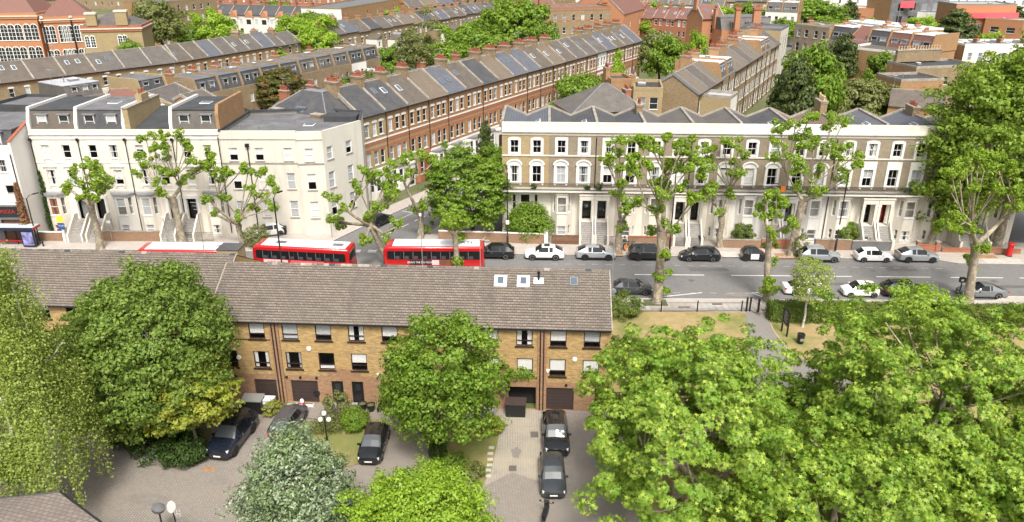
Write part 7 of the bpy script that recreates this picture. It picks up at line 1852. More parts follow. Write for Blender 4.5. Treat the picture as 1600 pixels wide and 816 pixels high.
def street_car(s, off, kind, paint, up, label): p = sstreet(s, off); return make_car(kind, paint, label, (*p, .004), math.atan2(SDIR[1], SDIR[0]) + (0 if up else PI), group='cars parked up the side street')
street_car(5.3, 1.15, 'hatch', 'paint_black', True, 'black car in the side street mouth with a yellow rear plate')
street_car(20, 7.6, 'hatch', 'paint_white', False, 'white car up the side street, glimpsed through the lopped plane')
street_car(27, 1.2, 'suv', 'paint_dark', True, 'dark car up the side street beside the white bays')
street_car(34, 7.5, 'hatch', 'paint_silver', False, 'silver car further up the side street by the corner tree')
q = G(418, 370, PAVE); make_car('hatch', 'paint_white', 'white car on the forecourt of the ivory corner block', (q[0], q[1] + .6, PAVE), rad(205), group=None)
# ------------------------------------------------------------------ street furniture
def lamp_post(label, base, h, arm, ang_, mat='black_metal', box=False, r=.085, z=PAVE):
 t = thing('street_lamp', label, 'street lamp', (base[0], base[1], z))
 m = MB(); m.tube([(0, 0, 0), (0, 0, 1.5), (0, 0, 1.55), (0, 0, h)], [r * 1.5, r * 1.5, r, r * .75], mat, 10); m.build('post', t, True)
 c, s = math.cos(ang_), math.sin(ang_)
 m = MB(); m.tube([(0, 0, h - .1), (c * arm * .4, s * arm * .4, h + .25), (c * arm, s * arm, h + .32)], .04, mat, 6); m.build('arm', t)
 m = MB(); m.M = Matrix.Translation((c * arm, s * arm, h + .3)) @ Matrix.Rotation(ang_, 4, 'Z'); m.hexa([(-.1, -.09, -.06), (.62, -.13, -.06), (.62, .13, -.06), (-.1, .09, -.06), (-.1, -.06, .07), (.6, -.09, .04), (.6, .09, .04), (-.1, .06, .07)], mat); m.build('lamp_head', t)
 if box:
  m = MB(); m.box(-.2, -.16, 3.1, .2, -.1, 3.6, 'white_plastic'); m.build('notice', t)
 return t
lamp_post('black street lamp beside the bus shelter', G(60, 384, PAVE), 6.0, .9, rad(60))
lamp_post('tall black street lamp that crosses the middle bus', (-23.4, 71.6), 10.8, .8, rad(70))
lamp_post('black street lamp with a white notice, in front of the round bush', G(793, 388, PAVE), 9.4, .5, rad(95), box=True)
lamp_post('black street lamp with a white notice, behind the young birch', G(1304, 396, PAVE), 9.8, .6, rad(120), box=True)
lamp_post('black street lamp half hidden behind the widest near pollard', G(1046, 391, PAVE), 9.6, .6, rad(260))
def pole(label, base, h, kind='plain', z=PAVE):
 t = thing('sign_pole', label, 'pole', (base[0], base[1], z)); m = MB(); m.tube([(0, 0, 0), (0, 0, h)], .045, 'galvanised', 8); m.build('post', t)
 m = MB()
 if kind == 'sign': m.box(-.3, -.06, h - .5, .3, -.03, h - .05, 'lead'); m.box(-.27, -.064, h - .47, .27, -.0601, h - .08, 'white_plastic')
 elif kind == 'camera': m.tube([(-.1, 0, h - .05), (.9, -.1, h - .1)], .03, 'galvanised', 6); m.tube([(0, 0, h - .4), (.5, .5, h + .05)], .03, 'galvanised', 6); m.box(.55, -.2, h - .32, .95, 0, h - .12, 'galvanised')
 elif kind == 'dish': m.lathe([(.02, 0), (.3, .05), (.36, .12)], 'lead', 12, (.15, -.06, 1.2), 'y')
 else: m.box(-.12, -.07, h - .35, .12, -.046, h - .05, 'white_plastic')
 m.build('sign', t); return t
pole('slim grey pole in front of the right-hand bus', (-9.0, 70.9), 9.5); pole('grey pole with camera arms at the tail of the right-hand bus', (-3.2, 71.2), 6.6, 'camera')
pole('slim grey pole beside the right end of the brick roof', (10.1, 70.4), 6.6, 'dish'); pole('small square sign on a pole before the brick garden wall at left', G(176, 378, PAVE), 2.9, 'sign'); pole('thin grey pole before the third stucco house', G(262, 380, PAVE), 3.6); pole('thin grey sign pole by the side street mouth', G(519, 372, PAVE), 3.4)
# estate agent board
b = G(103, 379, PAVE); t = thing('agent_board', 'yellow and blue letting board on a post by the stucco steps', 'sign', (*b, PAVE)); m = MB(); m.box(-.05, -.05, 0, .05, .05, 3.4, 'white_plastic'); m.build('post', t)
plain('board_yellow', (.75, .6, .05), .6); plain('board_blue', (.03, .08, .25), .6); m = MB(); m.box(-.45, -.08, 2.6, .35, -.051, 3.5, 'board_yellow'); m.box(-.45, -.08, 1.7, .35, -.051, 2.55, 'board_blue'); bd = m.build('board', t); text_obj('lettering', 'TO LET', .22, 'white_plastic', bd, (-.05, -.085, 2.2), (PI / 2, 0, 0))
# bus shelter
b = G(2, 385, PAVE); t = thing('bus_shelter', 'bus shelter with a pale blue roof and an advert panel at the left edge', 'bus shelter', (b[0] + .4, b[1] + .3, PAVE), rad(-1))
plain('shelter_roof', (.5, .58, .62), .4); plain('dark_navy', (.02, .025, .05), .4); plain('advert_print', (.25, .25, .5), .4, var=.8, scale=2.2)
m = MB(); m.box(-1.5, -.75, 2.45, 4.2, .75, 2.55, 'shelter_roof'); m.box(-1.55, -.8, 2.2, 4.25, -.751, 2.56, 'dark_navy'); m.box(4.251, -.75, 2.25, 4.3, .75, 2.5, 'door_red'); m.build('roof', t)
for x in (-1.2, 1.2, 3.9): m = MB(); m.box(x - .05, .5, 0, x + .05, .6, 2.45, 'dark_navy'); m.build('post', t)
m = MB(); m.box(-1.1, .52, .2, 3.8, .55, 2.1, 'pane_clear'); m.build('glass_panel', t)
m = MB(); m.box(2.6, -.68, .1, 4.1, -.5, 2.1, 'dark_navy'); m.box(2.72, -.69, .3, 3.98, -.681, 1.98, 'advert_print'); m.build('advert_panel', t)
m = MB(); m.box(-.9, .1, .5, 2.2, .4, .56, 'postbox_red'); m.build('bench', t)
b = G(68, 385, PAVE); tag(MB().lathe([(.09, 0), (.08, .7), (.1, .75), (.07, .9), (.02, .92)], 'black_metal', 10).build('bollard', loc=(*b, PAVE)), 'short black bollard at the foot of the street lamp by the shelter', 'bollard')
# post box
b = G(1576, 400, PAVE); t = thing('post_box', 'red cylindrical pillar box on the far right pavement', 'post box', (*b, PAVE)); m = MB(); m.lathe([(.36, 0), (.36, .12), (.32, .13), (.32, 1.42)], 'postbox_red', 20); m.build('body', t, True); m = MB(); m.lathe([(.37, 1.42), (.38, 1.5), (.33, 1.58), (.18, 1.66), (.02, 1.68)], 'postbox_red', 20); m.build('cap', t, True); m = MB(); m.box(-.14, -.335, 1.2, .14, -.29, 1.26, 'black_plastic'); m.build('slot', t); m = MB(); m.lathe([(.365, 0), (.365, .11)], 'black_plastic', 20); m.build('plinth', t)
# wheelie bins
def wheelie(label, loc, mat, rz=0, group='wheelie bins', s=1.0):
 t = thing('wheelie_bin', label, 'bin', (*loc[:2], loc[2] if len(loc) > 2 else PAVE), rz, group)
 m = MB(); m.hexa([(-.24, -.28, .08), (.24, -.28, .08), (.24, .26, .08), (-.24, .26, .08), (-.29, -.36, .98), (.29, -.36, .98), (.29, .34, .98), (-.29, .34, .98)], mat); m.build('body', t)
 m = MB(); m.hexa([(-.31, -.39, .981), (.31, -.39, .981), (.31, .38, .981), (-.31, .38, .981), (-.28, -.35, 1.04), (.28, -.35, 1.04), (.28, .36, 1.1), (-.28, .36, 1.1)], mat); m.tube([(-.25, .42, 1.0), (.25, .42, 1.0)], .025, mat, 6); m.build('lid', t)
 for sg in (-1, 1): m = MB(); m.lathe([(.02, -.03), (.11, -.03), (.11, .03), (.02, .03)], 'black_plastic', 10, (sg * .27, .26, .11), 'x'); m.build('wheel', t)
 return t
b = G(1276, 388, PAVE); wheelie('left one of two blue wheelie bins by the brown wall', b, 'blue_plastic', .1); wheelie('right one of two blue wheelie bins by the brown wall', (b[0] + .75, b[1] + .1), 'blue_plastic', -.1)
b = G(1094, 382, PAVE); wheelie('black wheelie bin beside the middle stone steps', b, 'black_plastic', .3); b = G(445, 366, PAVE); wheelie('black wheelie bin on the forecourt of the corner block, left of the lamp', b, 'black_plastic', .2); wheelie('black wheelie bin on the forecourt of the corner block, next to the side street', (b[0] + 2.4, b[1] + .7), 'black_plastic', -.2)
b = G(1068, 379, PAVE); t = thing('recycling_crate', 'blue recycling crate at the stepped doorway', 'crate', (b[0] + 1.7, b[1] + .5, PAVE)); m = MB(); m.box(-.4, -.22, 0, .4, .22, .03, 'blue_plastic'); m.box(-.4, -.22, .031, .4, -.19, .35, 'blue_plastic'); m.box(-.4, .19, .031, .4, .22, .35, 'blue_plastic'); m.box(-.4, -.189, .031, -.37, .189, .35, 'blue_plastic'); m.box(.37, -.189, .031, .4, .189, .35, 'blue_plastic'); m.build('body', t)
# scooter behind the wall and bicycle
def two_wheeler(name, label, cat, loc, rz, body, r=.3, wb=1.3, motor=True, z=PAVE):
 t = thing(name, label, cat, (*loc, z), rz)
 for x in (-wb / 2, wb / 2):
  m = MB()
  n = 18
  for k in range(n):
   a0, a1 = 2 * PI * k / n, 2 * PI * (k + 1) / n; m.tube([(x + r * math.cos(a0), 0, r + r * math.sin(a0)), (x + r * math.cos(a1), 0, r + r * math.sin(a1))], .055 if motor else .025, 'tyre', 6, cap=False)
  m.lathe([(.05, -.03), (.05, .03)], 'alloy', 8, (x, 0, r), 'y'); 
  if motor: m.lathe([(r * .7, -.02), (r * .7, .02)], 'alloy_dark', 12, (x, 0, r), 'y')
  m.build('wheel', t)
 if motor:
  m = MB(); m.hexa([(-.55, -.12, .4), (.35, -.14, .35), (.35, .14, .35), (-.55, .12, .4), (-.62, -.1, .78), (.3, -.13, .88), (.3, .13, .88), (-.62, .1, .78)], body); m.hexa([(.3, -.16, .6), (.62, -.1, .62), (.62, .1, .62), (.3, .16, .6), (.3, -.16, 1.05), (.52, -.12, 1.0), (.52, .12, 1.0), (.3, .16, 1.05)], body); m.build('body', t)
  m = MB(); m.hexa([(-.7, -.12, .79), (0, -.14, .82), (0, .14, .82), (-.7, .12, .79), (-.72, -.1, .92), (0, -.11, .86), (0, .11, .86), (-.72, .1, .92)], 'black_plastic'); m.build('seat', t)
  m = MB(); m.tube([(wb / 2, .07, r), (.38, .07, 1.0)], .03, 'alloy', 6); m.tube([(wb / 2, -.07, r), (.38, -.07, 1.0)], .03, 'alloy', 6); m.tube([(.3, -.36, 1.08), (.4, 0, 1.05), (.3, .36, 1.08)], .02, 'black_metal', 6)
  for sg in (-1, 1): m.box(.3, sg * .42 - .06, 1.12, .33, sg * .42 + .06, 1.24, 'black_plastic')
  m.build('handlebars', t); m = MB(); m.hexa([(.4, -.2, 1.0), (.5, -.15, 1.0), (.5, .15, 1.0), (.4, .2, 1.0), (.25, -.17, 1.38), (.28, -.13, 1.38), (.28, .13, 1.38), (.25, .17, 1.38)], 'screen_glass'); m.build('windscreen', t)
 else:
  m = MB()
  for a, c in (((-wb / 2, 0, r), (-.12, 0, r)), ((-wb / 2, 0, r), (-.25, 0, .75)), ((-.12, 0, r), (-.25, 0, .8)), ((-.12, 0, r), (.38, 0, .78)), ((-.25, 0, .74), (.36, 0, .8)), ((wb / 2, 0, r), (.36, 0, .95))): m.tube([a, c], .02, body, 6)
  m.build('frame', t); m = MB(); m.tube([(.3, -.28, .98), (.36, 0, .95), (.3, .28, .98)], .018, 'black_metal', 6); m.build('handlebars', t); m = MB(); m.hexa([(-.38, -.07, .8), (-.1, -.03, .82), (-.1, .03, .82), (-.38, .07, .8), (-.38, -.07, .85), (-.1, -.03, .86), (-.1, .03, .86), (-.38, .07, .85)], 'black_plastic'); m.build('saddle', t)
 return t
two_wheeler('motor_scooter', 'dark scooter with white shield parked behind the white hatchback', 'scooter', G(1351, 388, PAVE), rad(70), 'white_plastic')
two_wheeler('bicycle', 'bicycle leaning by the pollard trunk left of the boxy black car', 'bicycle', G(984, 387, PAVE), rad(12), 'black_metal', .34, 1.05, False)
two_wheeler('motorcycle', 'black motorcycle at the bottom, beside the plane tree', 'motorcycle', G(852, 812, .03), rad(75), 'black_plastic', z=.03)
b = G(602, 636, .03); two_wheeler('motorcycle', 'black motorbike in front of the garage beside the green tree', 'motorcycle', b, rad(60), 'black_plastic', z=.03)
# person in dark green with an orange bag
def skin_figure(pts, edges, rad_, mat, parent, name):
 me = bpy.data.meshes.new(name); me.from_pydata(pts, edges, []); o = put(name, me, parent)
 md = o.modifiers.new('skin', 'SKIN'); md.use_smooth_shade = True
 for k, r in enumerate(rad_): me.skin_vertices[0].data[k].radius = (r, r)
 me.skin_vertices[0].data[0].use_root = True
 s = o.modifiers.new('sub', 'SUBSURF'); s.levels = 1; s.render_levels = 1
 dg = bpy.context.evaluated_depsgraph_get(); m2 = bpy.data.meshes.new_from_object(o.evaluated_get(dg)); o.modifiers.clear(); o.data = m2; m2.materials.clear(); m2.materials.append(MATS[mat])
 return o
plain('skin_tone', (.45, .28, .2), .6); plain('cloth_green', (.02, .07, .06), .8); plain('cloth_dark', (.03, .03, .035), .85); plain('hair_dark', (.03, .02, .015), .6)
b = G(975, 391, PAVE); t = thing('person', 'person in a dark green top holding an orange bag by the tree trunk', 'person', (*b, PAVE), rad(-70))
P = [(0, 0, .93), (0, 0, 1.12), (.01, 0, 1.36), (.02, 0, 1.48), (.03, 0, 1.56), (.04, 0, 1.66), (.02, 0, 1.74), (0, .1, .86), (.05, .11, .48), (-.02, .12, .08), (.13, .12, .03), (0, -.1, .86), (-.02, -.11, .48), (-.06, -.12, .08), (.1, -.12, .03), (0, .19, 1.4), (.02, .24, 1.12), (.14, .22, .9), (.19, .21, .82), (0, -.19, 1.4), (.02, -.24, 1.12), (.14, -.22, .9), (.19, -.21, .82)]
E = [(0, 1), (1, 2), (2, 3), (3, 4), (4, 5), (5, 6), (0, 7), (7, 8), (8, 9), (9, 10), (0, 11), (11, 12), (12, 13), (13, 14), (2, 15), (15, 16), (16, 17), (17, 18), (2, 19), (19, 20), (20, 21), (21, 22)]
skin_figure(P, E, [.13, .13, .15, .06, .07, .1, .07, .09, .065, .045, .04, .09, .065, .045, .04, .065, .05, .04, .035, .065, .05, .04, .035], 'skin_tone', t, 'body')
skin_figure([(0, 0, .96), (0, 0, 1.12), (.01, 0, 1.36), (.01, 0, 1.43), (0, .19, 1.4), (.02, .24, 1.12), (.12, .225, .94), (0, -.19, 1.4), (.02, -.24, 1.12), (.12, -.225, .94)], [(0, 1), (1, 2), (2, 3), (2, 4), (4, 5), (5, 6), (2, 7), (7, 8), (8, 9)], [.15, .15, .17, .1, .08, .065, .055, .08, .065, .055], 'cloth_green', t, 'jacket')
skin_figure([(0, 0, .95), (0, .1, .86), (.05, .11, .48), (-.02, .12, .08), (0, -.1, .86), (-.02, -.11, .48), (-.06, -.12, .08)], [(0, 1), (1, 2), (2, 3), (0, 4), (4, 5), (5, 6)], [.15, .105, .08, .065, .105, .08, .065], 'cloth_dark', t, 'trousers')
m = MB(); m.lathe([(.06, 1.58), (.105, 1.62), (.115, 1.7), (.08, 1.78), (.02, 1.8)], 'hair_dark', 10, (.01, 0, 0)); m.build('hair', t, True)
m = MB(); m.hexa([(-.16, -.08, .0), (.16, -.08, 0), (.16, .08, 0), (-.16, .08, 0), (-.19, -.05, .42), (.19, -.05, .42), (.19, .05, .42), (-.19, .05, .42)], 'orange_cloth'); m.tube([(-.08, 0, .42), (-.06, 0, .56), (.06, 0, .56), (.08, 0, .42)], .012, 'orange_cloth', 5)
tag(m.build('shopping_bag', loc=(b[0] + .1, b[1] - .35, .42)), 'orange bag hanging from the hand of the person by the tree', 'bag')
# near pavement fence, gate and posts
fa, fb = G(992, 487, .1), G(1168, 487, .1)
t = thing('park_fence', 'low black railing of the park between the bush and the gate', 'fence', (*fa, 0), ang(fa, fb)); L = dist(fa, fb); m = MB(); railing(m, (0, 0), (L, 0), .08, 1.05, .115, r=.011, top=.022); m.build('bars', t)
for x in (2.6, 6.2, 10.6): m = MB(); m.box(x - .05, -.05, .05, x + .05, .05, 1.3, 'black_metal'); m.build('post', t)
m = MB(); m.box(7.6, -.06, .9, 8.6, -.01, 1.0, 'black_metal'); m.build('gate_latch', t)
b = G(1171, 487, .1); t = thing('park_gate', 'black park gate swung open on thick posts at the tarmac path', 'gate', (*b, .1)); m = MB(); m.box(-.08, -.08, 0, .08, .08, 1.55, 'black_metal'); m.box(-.42, -.08, 0, -.26, .08, 1.55, 'black_metal'); m.build('post', t); m = MB(); railing(m, (.1, 0), (.75, -1.0), .05, 1.15, .12, r=.011); m.build('gate_leaf', t)
b = G(1184, 488, .1); tag(MB().box(-.09, -.09, 0, .09, .09, 1.5, 'black_metal').build('gate_post', loc=(*b, .1)), 'single thick black post on the right of the park gate', 'post')
b = G(1190, 486, .1); t = thing('park_fence', 'short piece of black railing between the gate post and the hedge', 'fence', (*b, 0)); m = MB(); railing(m, (0, 0), (1.2, 0), .08, 1.05, .115, r=.011); m.build('bars', t)
# park notice board
b0, b1 = G(1221, 517, .1), G(1229, 526, .1); t = thing('park_sign', 'tall black park notice board on two posts beside the path', 'sign', (*b0, .09), ang(b0, b1)); L = max(1.0, dist(b0, b1))
for x in (0, L): m = MB(); m.box(x - .06, -.06, 0, x + .06, .06, 2.5, 'black_metal'); m.build('post', t)
m = MB(); m.box(.061, -.03, 1.0, L - .061, .03, 2.45, 'black_metal'); bd = m.build('board', t)
m = MB()
for k in range(6): m.box(.18, -.034, 2.2 - .18 * k, L - (.2 if k % 2 else .4), -.0301, 2.26 - .18 * k, 'galvanised')
m.build('lettering', bd); m = MB(); m.box(.1, -.05, .92, L - .1, .05, 1.0, 'timber_pale'); m.build('rail', t)
# litter bin
b = G(1250, 536, .1); t = thing('litter_bin', 'small black litter bin on the grass by the path', 'bin', (*b, .09)); m = MB(); m.lathe([(.27, 0), (.3, .05), (.33, .8), (.35, .82), (.35, .95), (.28, .95), (.25, .85)], 'black_plastic', 12); m.build('body', t, True); m = MB(); m.box(-.16, -.36, .35, .16, -.325, .6, 'galvanised'); m.build('emblem', t)
# parking sign post
b = G(1496, 470, PAVE); t = thing('parking_meter', 'black parking meter post beside the right-hand near pollard', 'parking meter', (*b, PAVE)); m = MB(); m.tube([(0, 0, 0), (0, 0, 2.3)], .06, 'black_metal', 8); m.build('post', t); m = MB(); m.box(-.28, -.15, 2.1, .28, .15, 2.6, 'black_metal'); m.box(-.2, -.155, 2.25, .05, -.1505, 2.45, 'galvanised'); m.build('head', t)
# yard things
def bin_store(label, loc, w, d, h, body, lid, rz):
 t = thing('bin_store', label, 'bin store', (*loc, .025), rz); m = MB(); m.box(-w / 2, -d / 2, 0, w / 2, d / 2, h, body); 
 for k in range(6): m.box(-w / 2 + w * k / 6 + .02, -d / 2 - .012, .05, -w / 2 + w * (k + 1) / 6 - .02, -d / 2 - .001, h - .05, body)
 m.build('body', t); m = MB(); m.hexa([(-w / 2 - .06, -d / 2 - .08, h + .002), (w / 2 + .06, -d / 2 - .08, h + .002), (w / 2 + .06, d / 2 + .05, h + .15), (-w / 2 - .06, d / 2 + .05, h + .15), (-w / 2 - .06, -d / 2 - .08, h + .05), (w / 2 + .06, -d / 2 - .08, h + .05), (w / 2 + .06, d / 2 + .05, h + .2), (-w / 2 - .06, d / 2 + .05, h + .2)], lid); m.build('lid', t); return t
bin_store('dark bin store with a flat grey lid, left of the white box', G(398, 643), 1.5, .85, 1.15, 'black_plastic', 'galvanised', rad(-4)); bin_store('dark brown bin store in front of the open garage', G(806, 648), 1.5, .8, 1.1, 'black_plastic', 'garage_brown', rad(-3))
b = G(421, 640); t = thing('storage_box', 'white storage box beside the grey lidded bin store', 'box', (*b, .025), rad(-4)); m = MB(); m.box(-.45, -.35, 0, .45, .35, .95, 'white_plastic'); m.build('body', t); m = MB(); m.box(-.48, -.38, .951, .48, .38, 1.02, 'white_plastic'); m.box(-.47, -.37, 0, .47, -.351, .3, 'black_plastic'); m.build('lid', t)
for k, (x, y, lab) in enumerate(((457, 634, 'left white trough planter at the ribbed garage door'), (483, 635, 'right white trough planter at the ribbed garage door'))):
 b = G(x, y); t = thing('trough_planter', lab, 'planter', (*b, .025), mrz, 'white planters by the garage'); m = MB(); m.box(-.38, -.12, 0, .38, .12, .22, 'white_plastic'); m.box(-.34, -.08, .221, .34, .08, .235, 'soil_garden'); m.build('trough', t)
b = G(473, 637); t = thing('garden_ornament', 'small red and white ornament between the white planters', 'ornament', (*b, .025)); m = MB(); m.lathe([(.2, 0), (.24, .15), (.2, .4), (.14, .48)], 'postbox_red', 10); m.build('body', t, True); m = MB(); m.lathe([(.16, .48), (.18, .6), (.1, .75), (.02, .78)], 'white_plastic', 10); m.build('head', t, True)
for x, y, lab in ((567, 640, 'round black pot by the arched doorway'), (580, 642, 'black tub next to the round black pot')):
 b = G(x, y); t = thing('plant_pot', lab, 'plant pot', (*b, .025), 0, 'black pots by the door'); m = MB(); m.lathe([(.25, 0), (.33, .5), (.36, .52), (.36, .58), (.3, .58), (.28, .5)], 'black_plastic', 14); m.build('pot', t, True); m = MB(); m.lathe([(.28, .5), (.02, .54)], 'soil_garden', 14); m.build('soil', t)
b = G(498, 628); t = thing('hose_reel', 'black round hose reel on the wall right of the ribbed garage', 'hose reel', (b[0], b[1] + .02, .9)); m = MB(); m.lathe([(.28, -.2), (.3, -.18), (.3, -.06), (.28, -.04)], 'black_plastic', 16, (0, 0, 0), 'y'); m.build('drum', t, True); m = MB(); m.box(-.06, -.04, -.06, .06, .12, .06, 'black_metal'); m.build('bracket', t)
# Victorian style lamp with globes
b = G(511, 690, .06); t = thing('globe_lamp', 'black garden lamp post with white globes on the front lawn', 'lamp', (*b, .06)); m = MB(); m.tube([(0, 0, 0), (0, 0, .4), (0, 0, .42), (0, 0, 2.3)], [.1, .09, .05, .04], 'black_metal', 10); m.tube([(-.3, 0, 1.75), (0, 0, 1.6), (.3, 0, 1.75)], .02, 'black_metal', 6); m.build('post', t)
for x, z in ((0, 2.45), (-.3, 1.92), (.3, 1.92)):
 m = MB(); m.lathe([(.06, -.2), (.15, -.12), (.19, 0), (.15, .12), (.03, .19)], 'white_gloss', 12, (x, 0, z)); m.build('globe', t, True); m = MB(); m.lathe([(.09, -.24), (.07, -.2)], 'black_metal', 10, (x, 0, z)); m.build('holder', t)
# lantern and basketball hoop at the bottom left
x, z = ZAT(247, 793, 37.0); t = thing('yard_lamp', 'dark disc-headed yard lamp at the bottom left', 'lamp', (x, 37.0, .02)); m = MB(); m.tube([(0, 0, 0), (0, 0, z - .25)], .05, 'black_metal', 8); m.build('post', t); m = MB(); m.M = Matrix.Translation((0, 0, z - .1)) @ Matrix.Rotation(.35, 4, 'Y'); m.lathe([(.1, -.18), (.36, -.12), (.4, .1), (.36, .14), (.03, .18)], 'felt_grey', 16); m.build('lamp_head', t, True)
x, z = ZAT(268, 793, 36.6); t = thing('basketball_hoop', 'basketball hoop with a white oval backboard at the bottom left', 'basketball hoop', (x, 36.6, .02)); m = MB(); m.tube([(0, .08, 0), (0, .08, z)], .045, 'black_metal', 8); m.build('post', t); m = MB(); ring_ = [(.26 * math.cos(a), .42 * math.sin(a) + z) for a in [2 * PI * k / 20 for k in range(20)]]; m.profile(ring_, 0, .05, 'white_plastic', 'y'); bb = m.build('backboard', t); bb.rotation_euler = (0, 0, .9)
m = MB(); n = 16
for k in range(n): a0, a1 = 2 * PI * k / n, 2 * PI * (k + 1) / n; m.tube([(.45 + .22 * math.cos(a0), -.25 + .22 * math.sin(a0), z - .1), (.45 + .22 * math.cos(a1), -.25 + .22 * math.sin(a1), z - .1)], .015, 'galvanised', 5, cap=False)
for k in range(8): a0 = 2 * PI * k / 8; m.tube([(.45 + .22 * math.cos(a0), -.25 + .22 * math.sin(a0), z - .1), (.45 + .12 * math.cos(a0), -.25 + .12 * math.sin(a0), z - .5)], .008, 'white_plastic', 3, cap=False)
m.build('rim', t)
# red thing in the birch: play frame glimpsed among the leaves is left to the foliage
# ------------------------------------------------------------------ pollards
def Z(sc, ox, oy, pts): return [(ox + x * sc, oy + y * sc) for x, y in pts]
z5 = lambda p: Z(.2695, 0, 180, p); z6 = lambda p: Z(.2941, 400, 180, p); z7 = lambda p: Z(.3186, 760, 160, p); z8 = lambda p: Z(.3187, 1180, 160, p)
PB = lambda x, y, z=PAVE: (*G(x, y, z), z)
pollard('small lopped plane nearest the bus shelter, before the pediments', PB(157, 389), z5([(525, 520)])[0], z5([(400, 400), (430, 330), (480, 300), (530, 300), (580, 330), (600, 390), (630, 410), (590, 450), (560, 490), (480, 480), (520, 370), (460, 390), (400, 430), (570, 380), (500, 440), (550, 420)]), 1, .42, .4)
pollard('tall lopped plane in front of the third stucco house', PB(288, 384), z5([(1000, 490)])[0], z5([(845, 135), (895, 125), (945, 135), (885, 200), (800, 250), (850, 290), (810, 355), (910, 380), (960, 260), (1025, 120), (1080, 160), (1000, 345), (1100, 200), (1120, 260), (1060, 390), (1120, 335), (1180, 300), (1220, 240), (1230, 300), (920, 450), (950, 460), (970, 200), (940, 330)]), 2, .45, .42)
pollard('lopped plane before the left part of the ivory corner block', PB(380, 386), z5([(1385, 640)])[0], z5([(1290, 330), (1240, 350), (1330, 340), (1410, 310), (1440, 330), (1210, 490), (1300, 490), (1240, 575), (1390, 600), (1460, 430), (1270, 380), (1450, 540), (1560, 390), (1600, 430), (1530, 480), (1590, 540), (1500, 350)]), 3, .36, .34)
pollard('wide lopped plane leaning over the middle bus', PB(612, 416), z6([(612, 590)])[0], z6([(400, 445), (470, 500), (400, 550), (540, 405), (580, 300), (640, 310), (540, 380), (700, 320), (700, 380), (730, 410), (610, 550), (660, 500), (755, 590), (690, 650), (580, 670), (430, 580), (730, 440), (720, 280), (610, 340)]), 4, .4, .36)
pollard('lopped plane in the mouth of the side street', PB(657, 372), z6([(872, 520)])[0], z6([(770, 250), (810, 210), (880, 200), (930, 230), (970, 270), (1000, 350), (780, 345), (845, 300), (990, 380), (830, 500), (900, 610), (900, 500), (950, 250), (860, 230), (960, 320)]), 5, .42, .4)
pollard('slender small lopped plane in front of the right-hand bus', (*G(715, 444, PAVE), PAVE), z6([(1055, 640)])[0], z6([(1000, 530), (1050, 515), (1090, 550), (1000, 590), (1040, 575), (1085, 590), (1065, 775), (1078, 660), (1030, 545)]), 6, .3, .26, n=150)
pollard('lopped plane left of the boxy black car', PB(965, 393), z7([(660, 590)])[0], z7([(630, 190), (690, 190), (655, 245), (600, 265), (590, 300), (640, 330), (680, 400), (640, 450), (700, 490), (650, 620), (690, 540), (740, 350), (700, 320)]), 7, .42, .4)
pollard('widest lopped plane, on the near pavement right of the brick roof', PB(1027, 472), z7([(862, 640)])[0], z7([(760, 200), (800, 195), (880, 180), (840, 240), (720, 330), (780, 300), (880, 300), (960, 200), (960, 250), (1020, 260), (1040, 300), (1050, 350), (1000, 320), (820, 400), (860, 460), (950, 430), (1000, 490), (1030, 470), (830, 540), (830, 630), (915, 630), (870, 750), (740, 500), (880, 420), (740, 270), (920, 330), (855, 865), (870, 930)]), 8, .48, .46, depth=2.2, n=140)
pollard('lopped plane behind the black estate-shaped hatchback', PB(1125, 386), z7([(1152, 565)])[0], z7([(1060, 240), (1110, 230), (1160, 190), (1200, 195), (1240, 230), (1270, 260), (1230, 310), (1110, 320), (1080, 280), (1200, 350), (1260, 350), (1090, 410), (1060, 440), (1150, 540), (1190, 450), (1110, 450)]), 9, .4, .38)
pollard('tall lopped plane between the tiny car and the grey crossover', PB(1236, 399), z8([(235, 490)])[0], z8([(265, 75), (200, 110), (125, 130), (105, 205), (110, 270), (205, 180), (245, 210), (190, 290), (290, 200), (350, 230), (380, 90), (430, 105), (435, 225), (500, 265), (500, 310), (280, 380), (320, 320), (300, 440), (290, 460), (435, 350), (440, 390), (420, 280), (215, 330), (240, 155), (370, 130), (200, 430)]), 10, .48, .46, cr=.68)
pollard('slim lopped plane on the near pavement by the park gate', PB(1198, 469), z8([(72, 640)])[0], z8([(60, 460), (100, 450), (20, 520), (40, 560), (140, 510), (100, 540), (90, 660), (150, 630), (80, 790), (80, 690), (180, 600), (60, 880), (85, 930), (120, 480)]), 11, .36, .3, n=140)
pollard('lopped plane right behind the grey-green crossover', PB(1450, 384), z8([(890, 600)])[0], z8([(850, 430), (910, 500), (950, 400), (890, 620), (930, 560), (920, 440), (940, 360), (880, 520)]), 12, .42, .36)
pollard('broad lopped plane on the near pavement at the right', PB(1513, 471), z8([(1085, 700)])[0], z8([(1000, 310), (1060, 265), (1100, 270), (1170, 270), (1220, 330), (1240, 350), (960, 350), (1000, 350), (940, 600), (1000, 570), (1080, 420), (1190, 430), (1280, 430), (1290, 510), (1250, 530), (1080, 530), (970, 620), (1060, 610), (1100, 720), (1060, 790), (950, 430), (1130, 300), (1040, 480), (1030, 310)]), 13, .46, .44, depth=2.2, n=140)
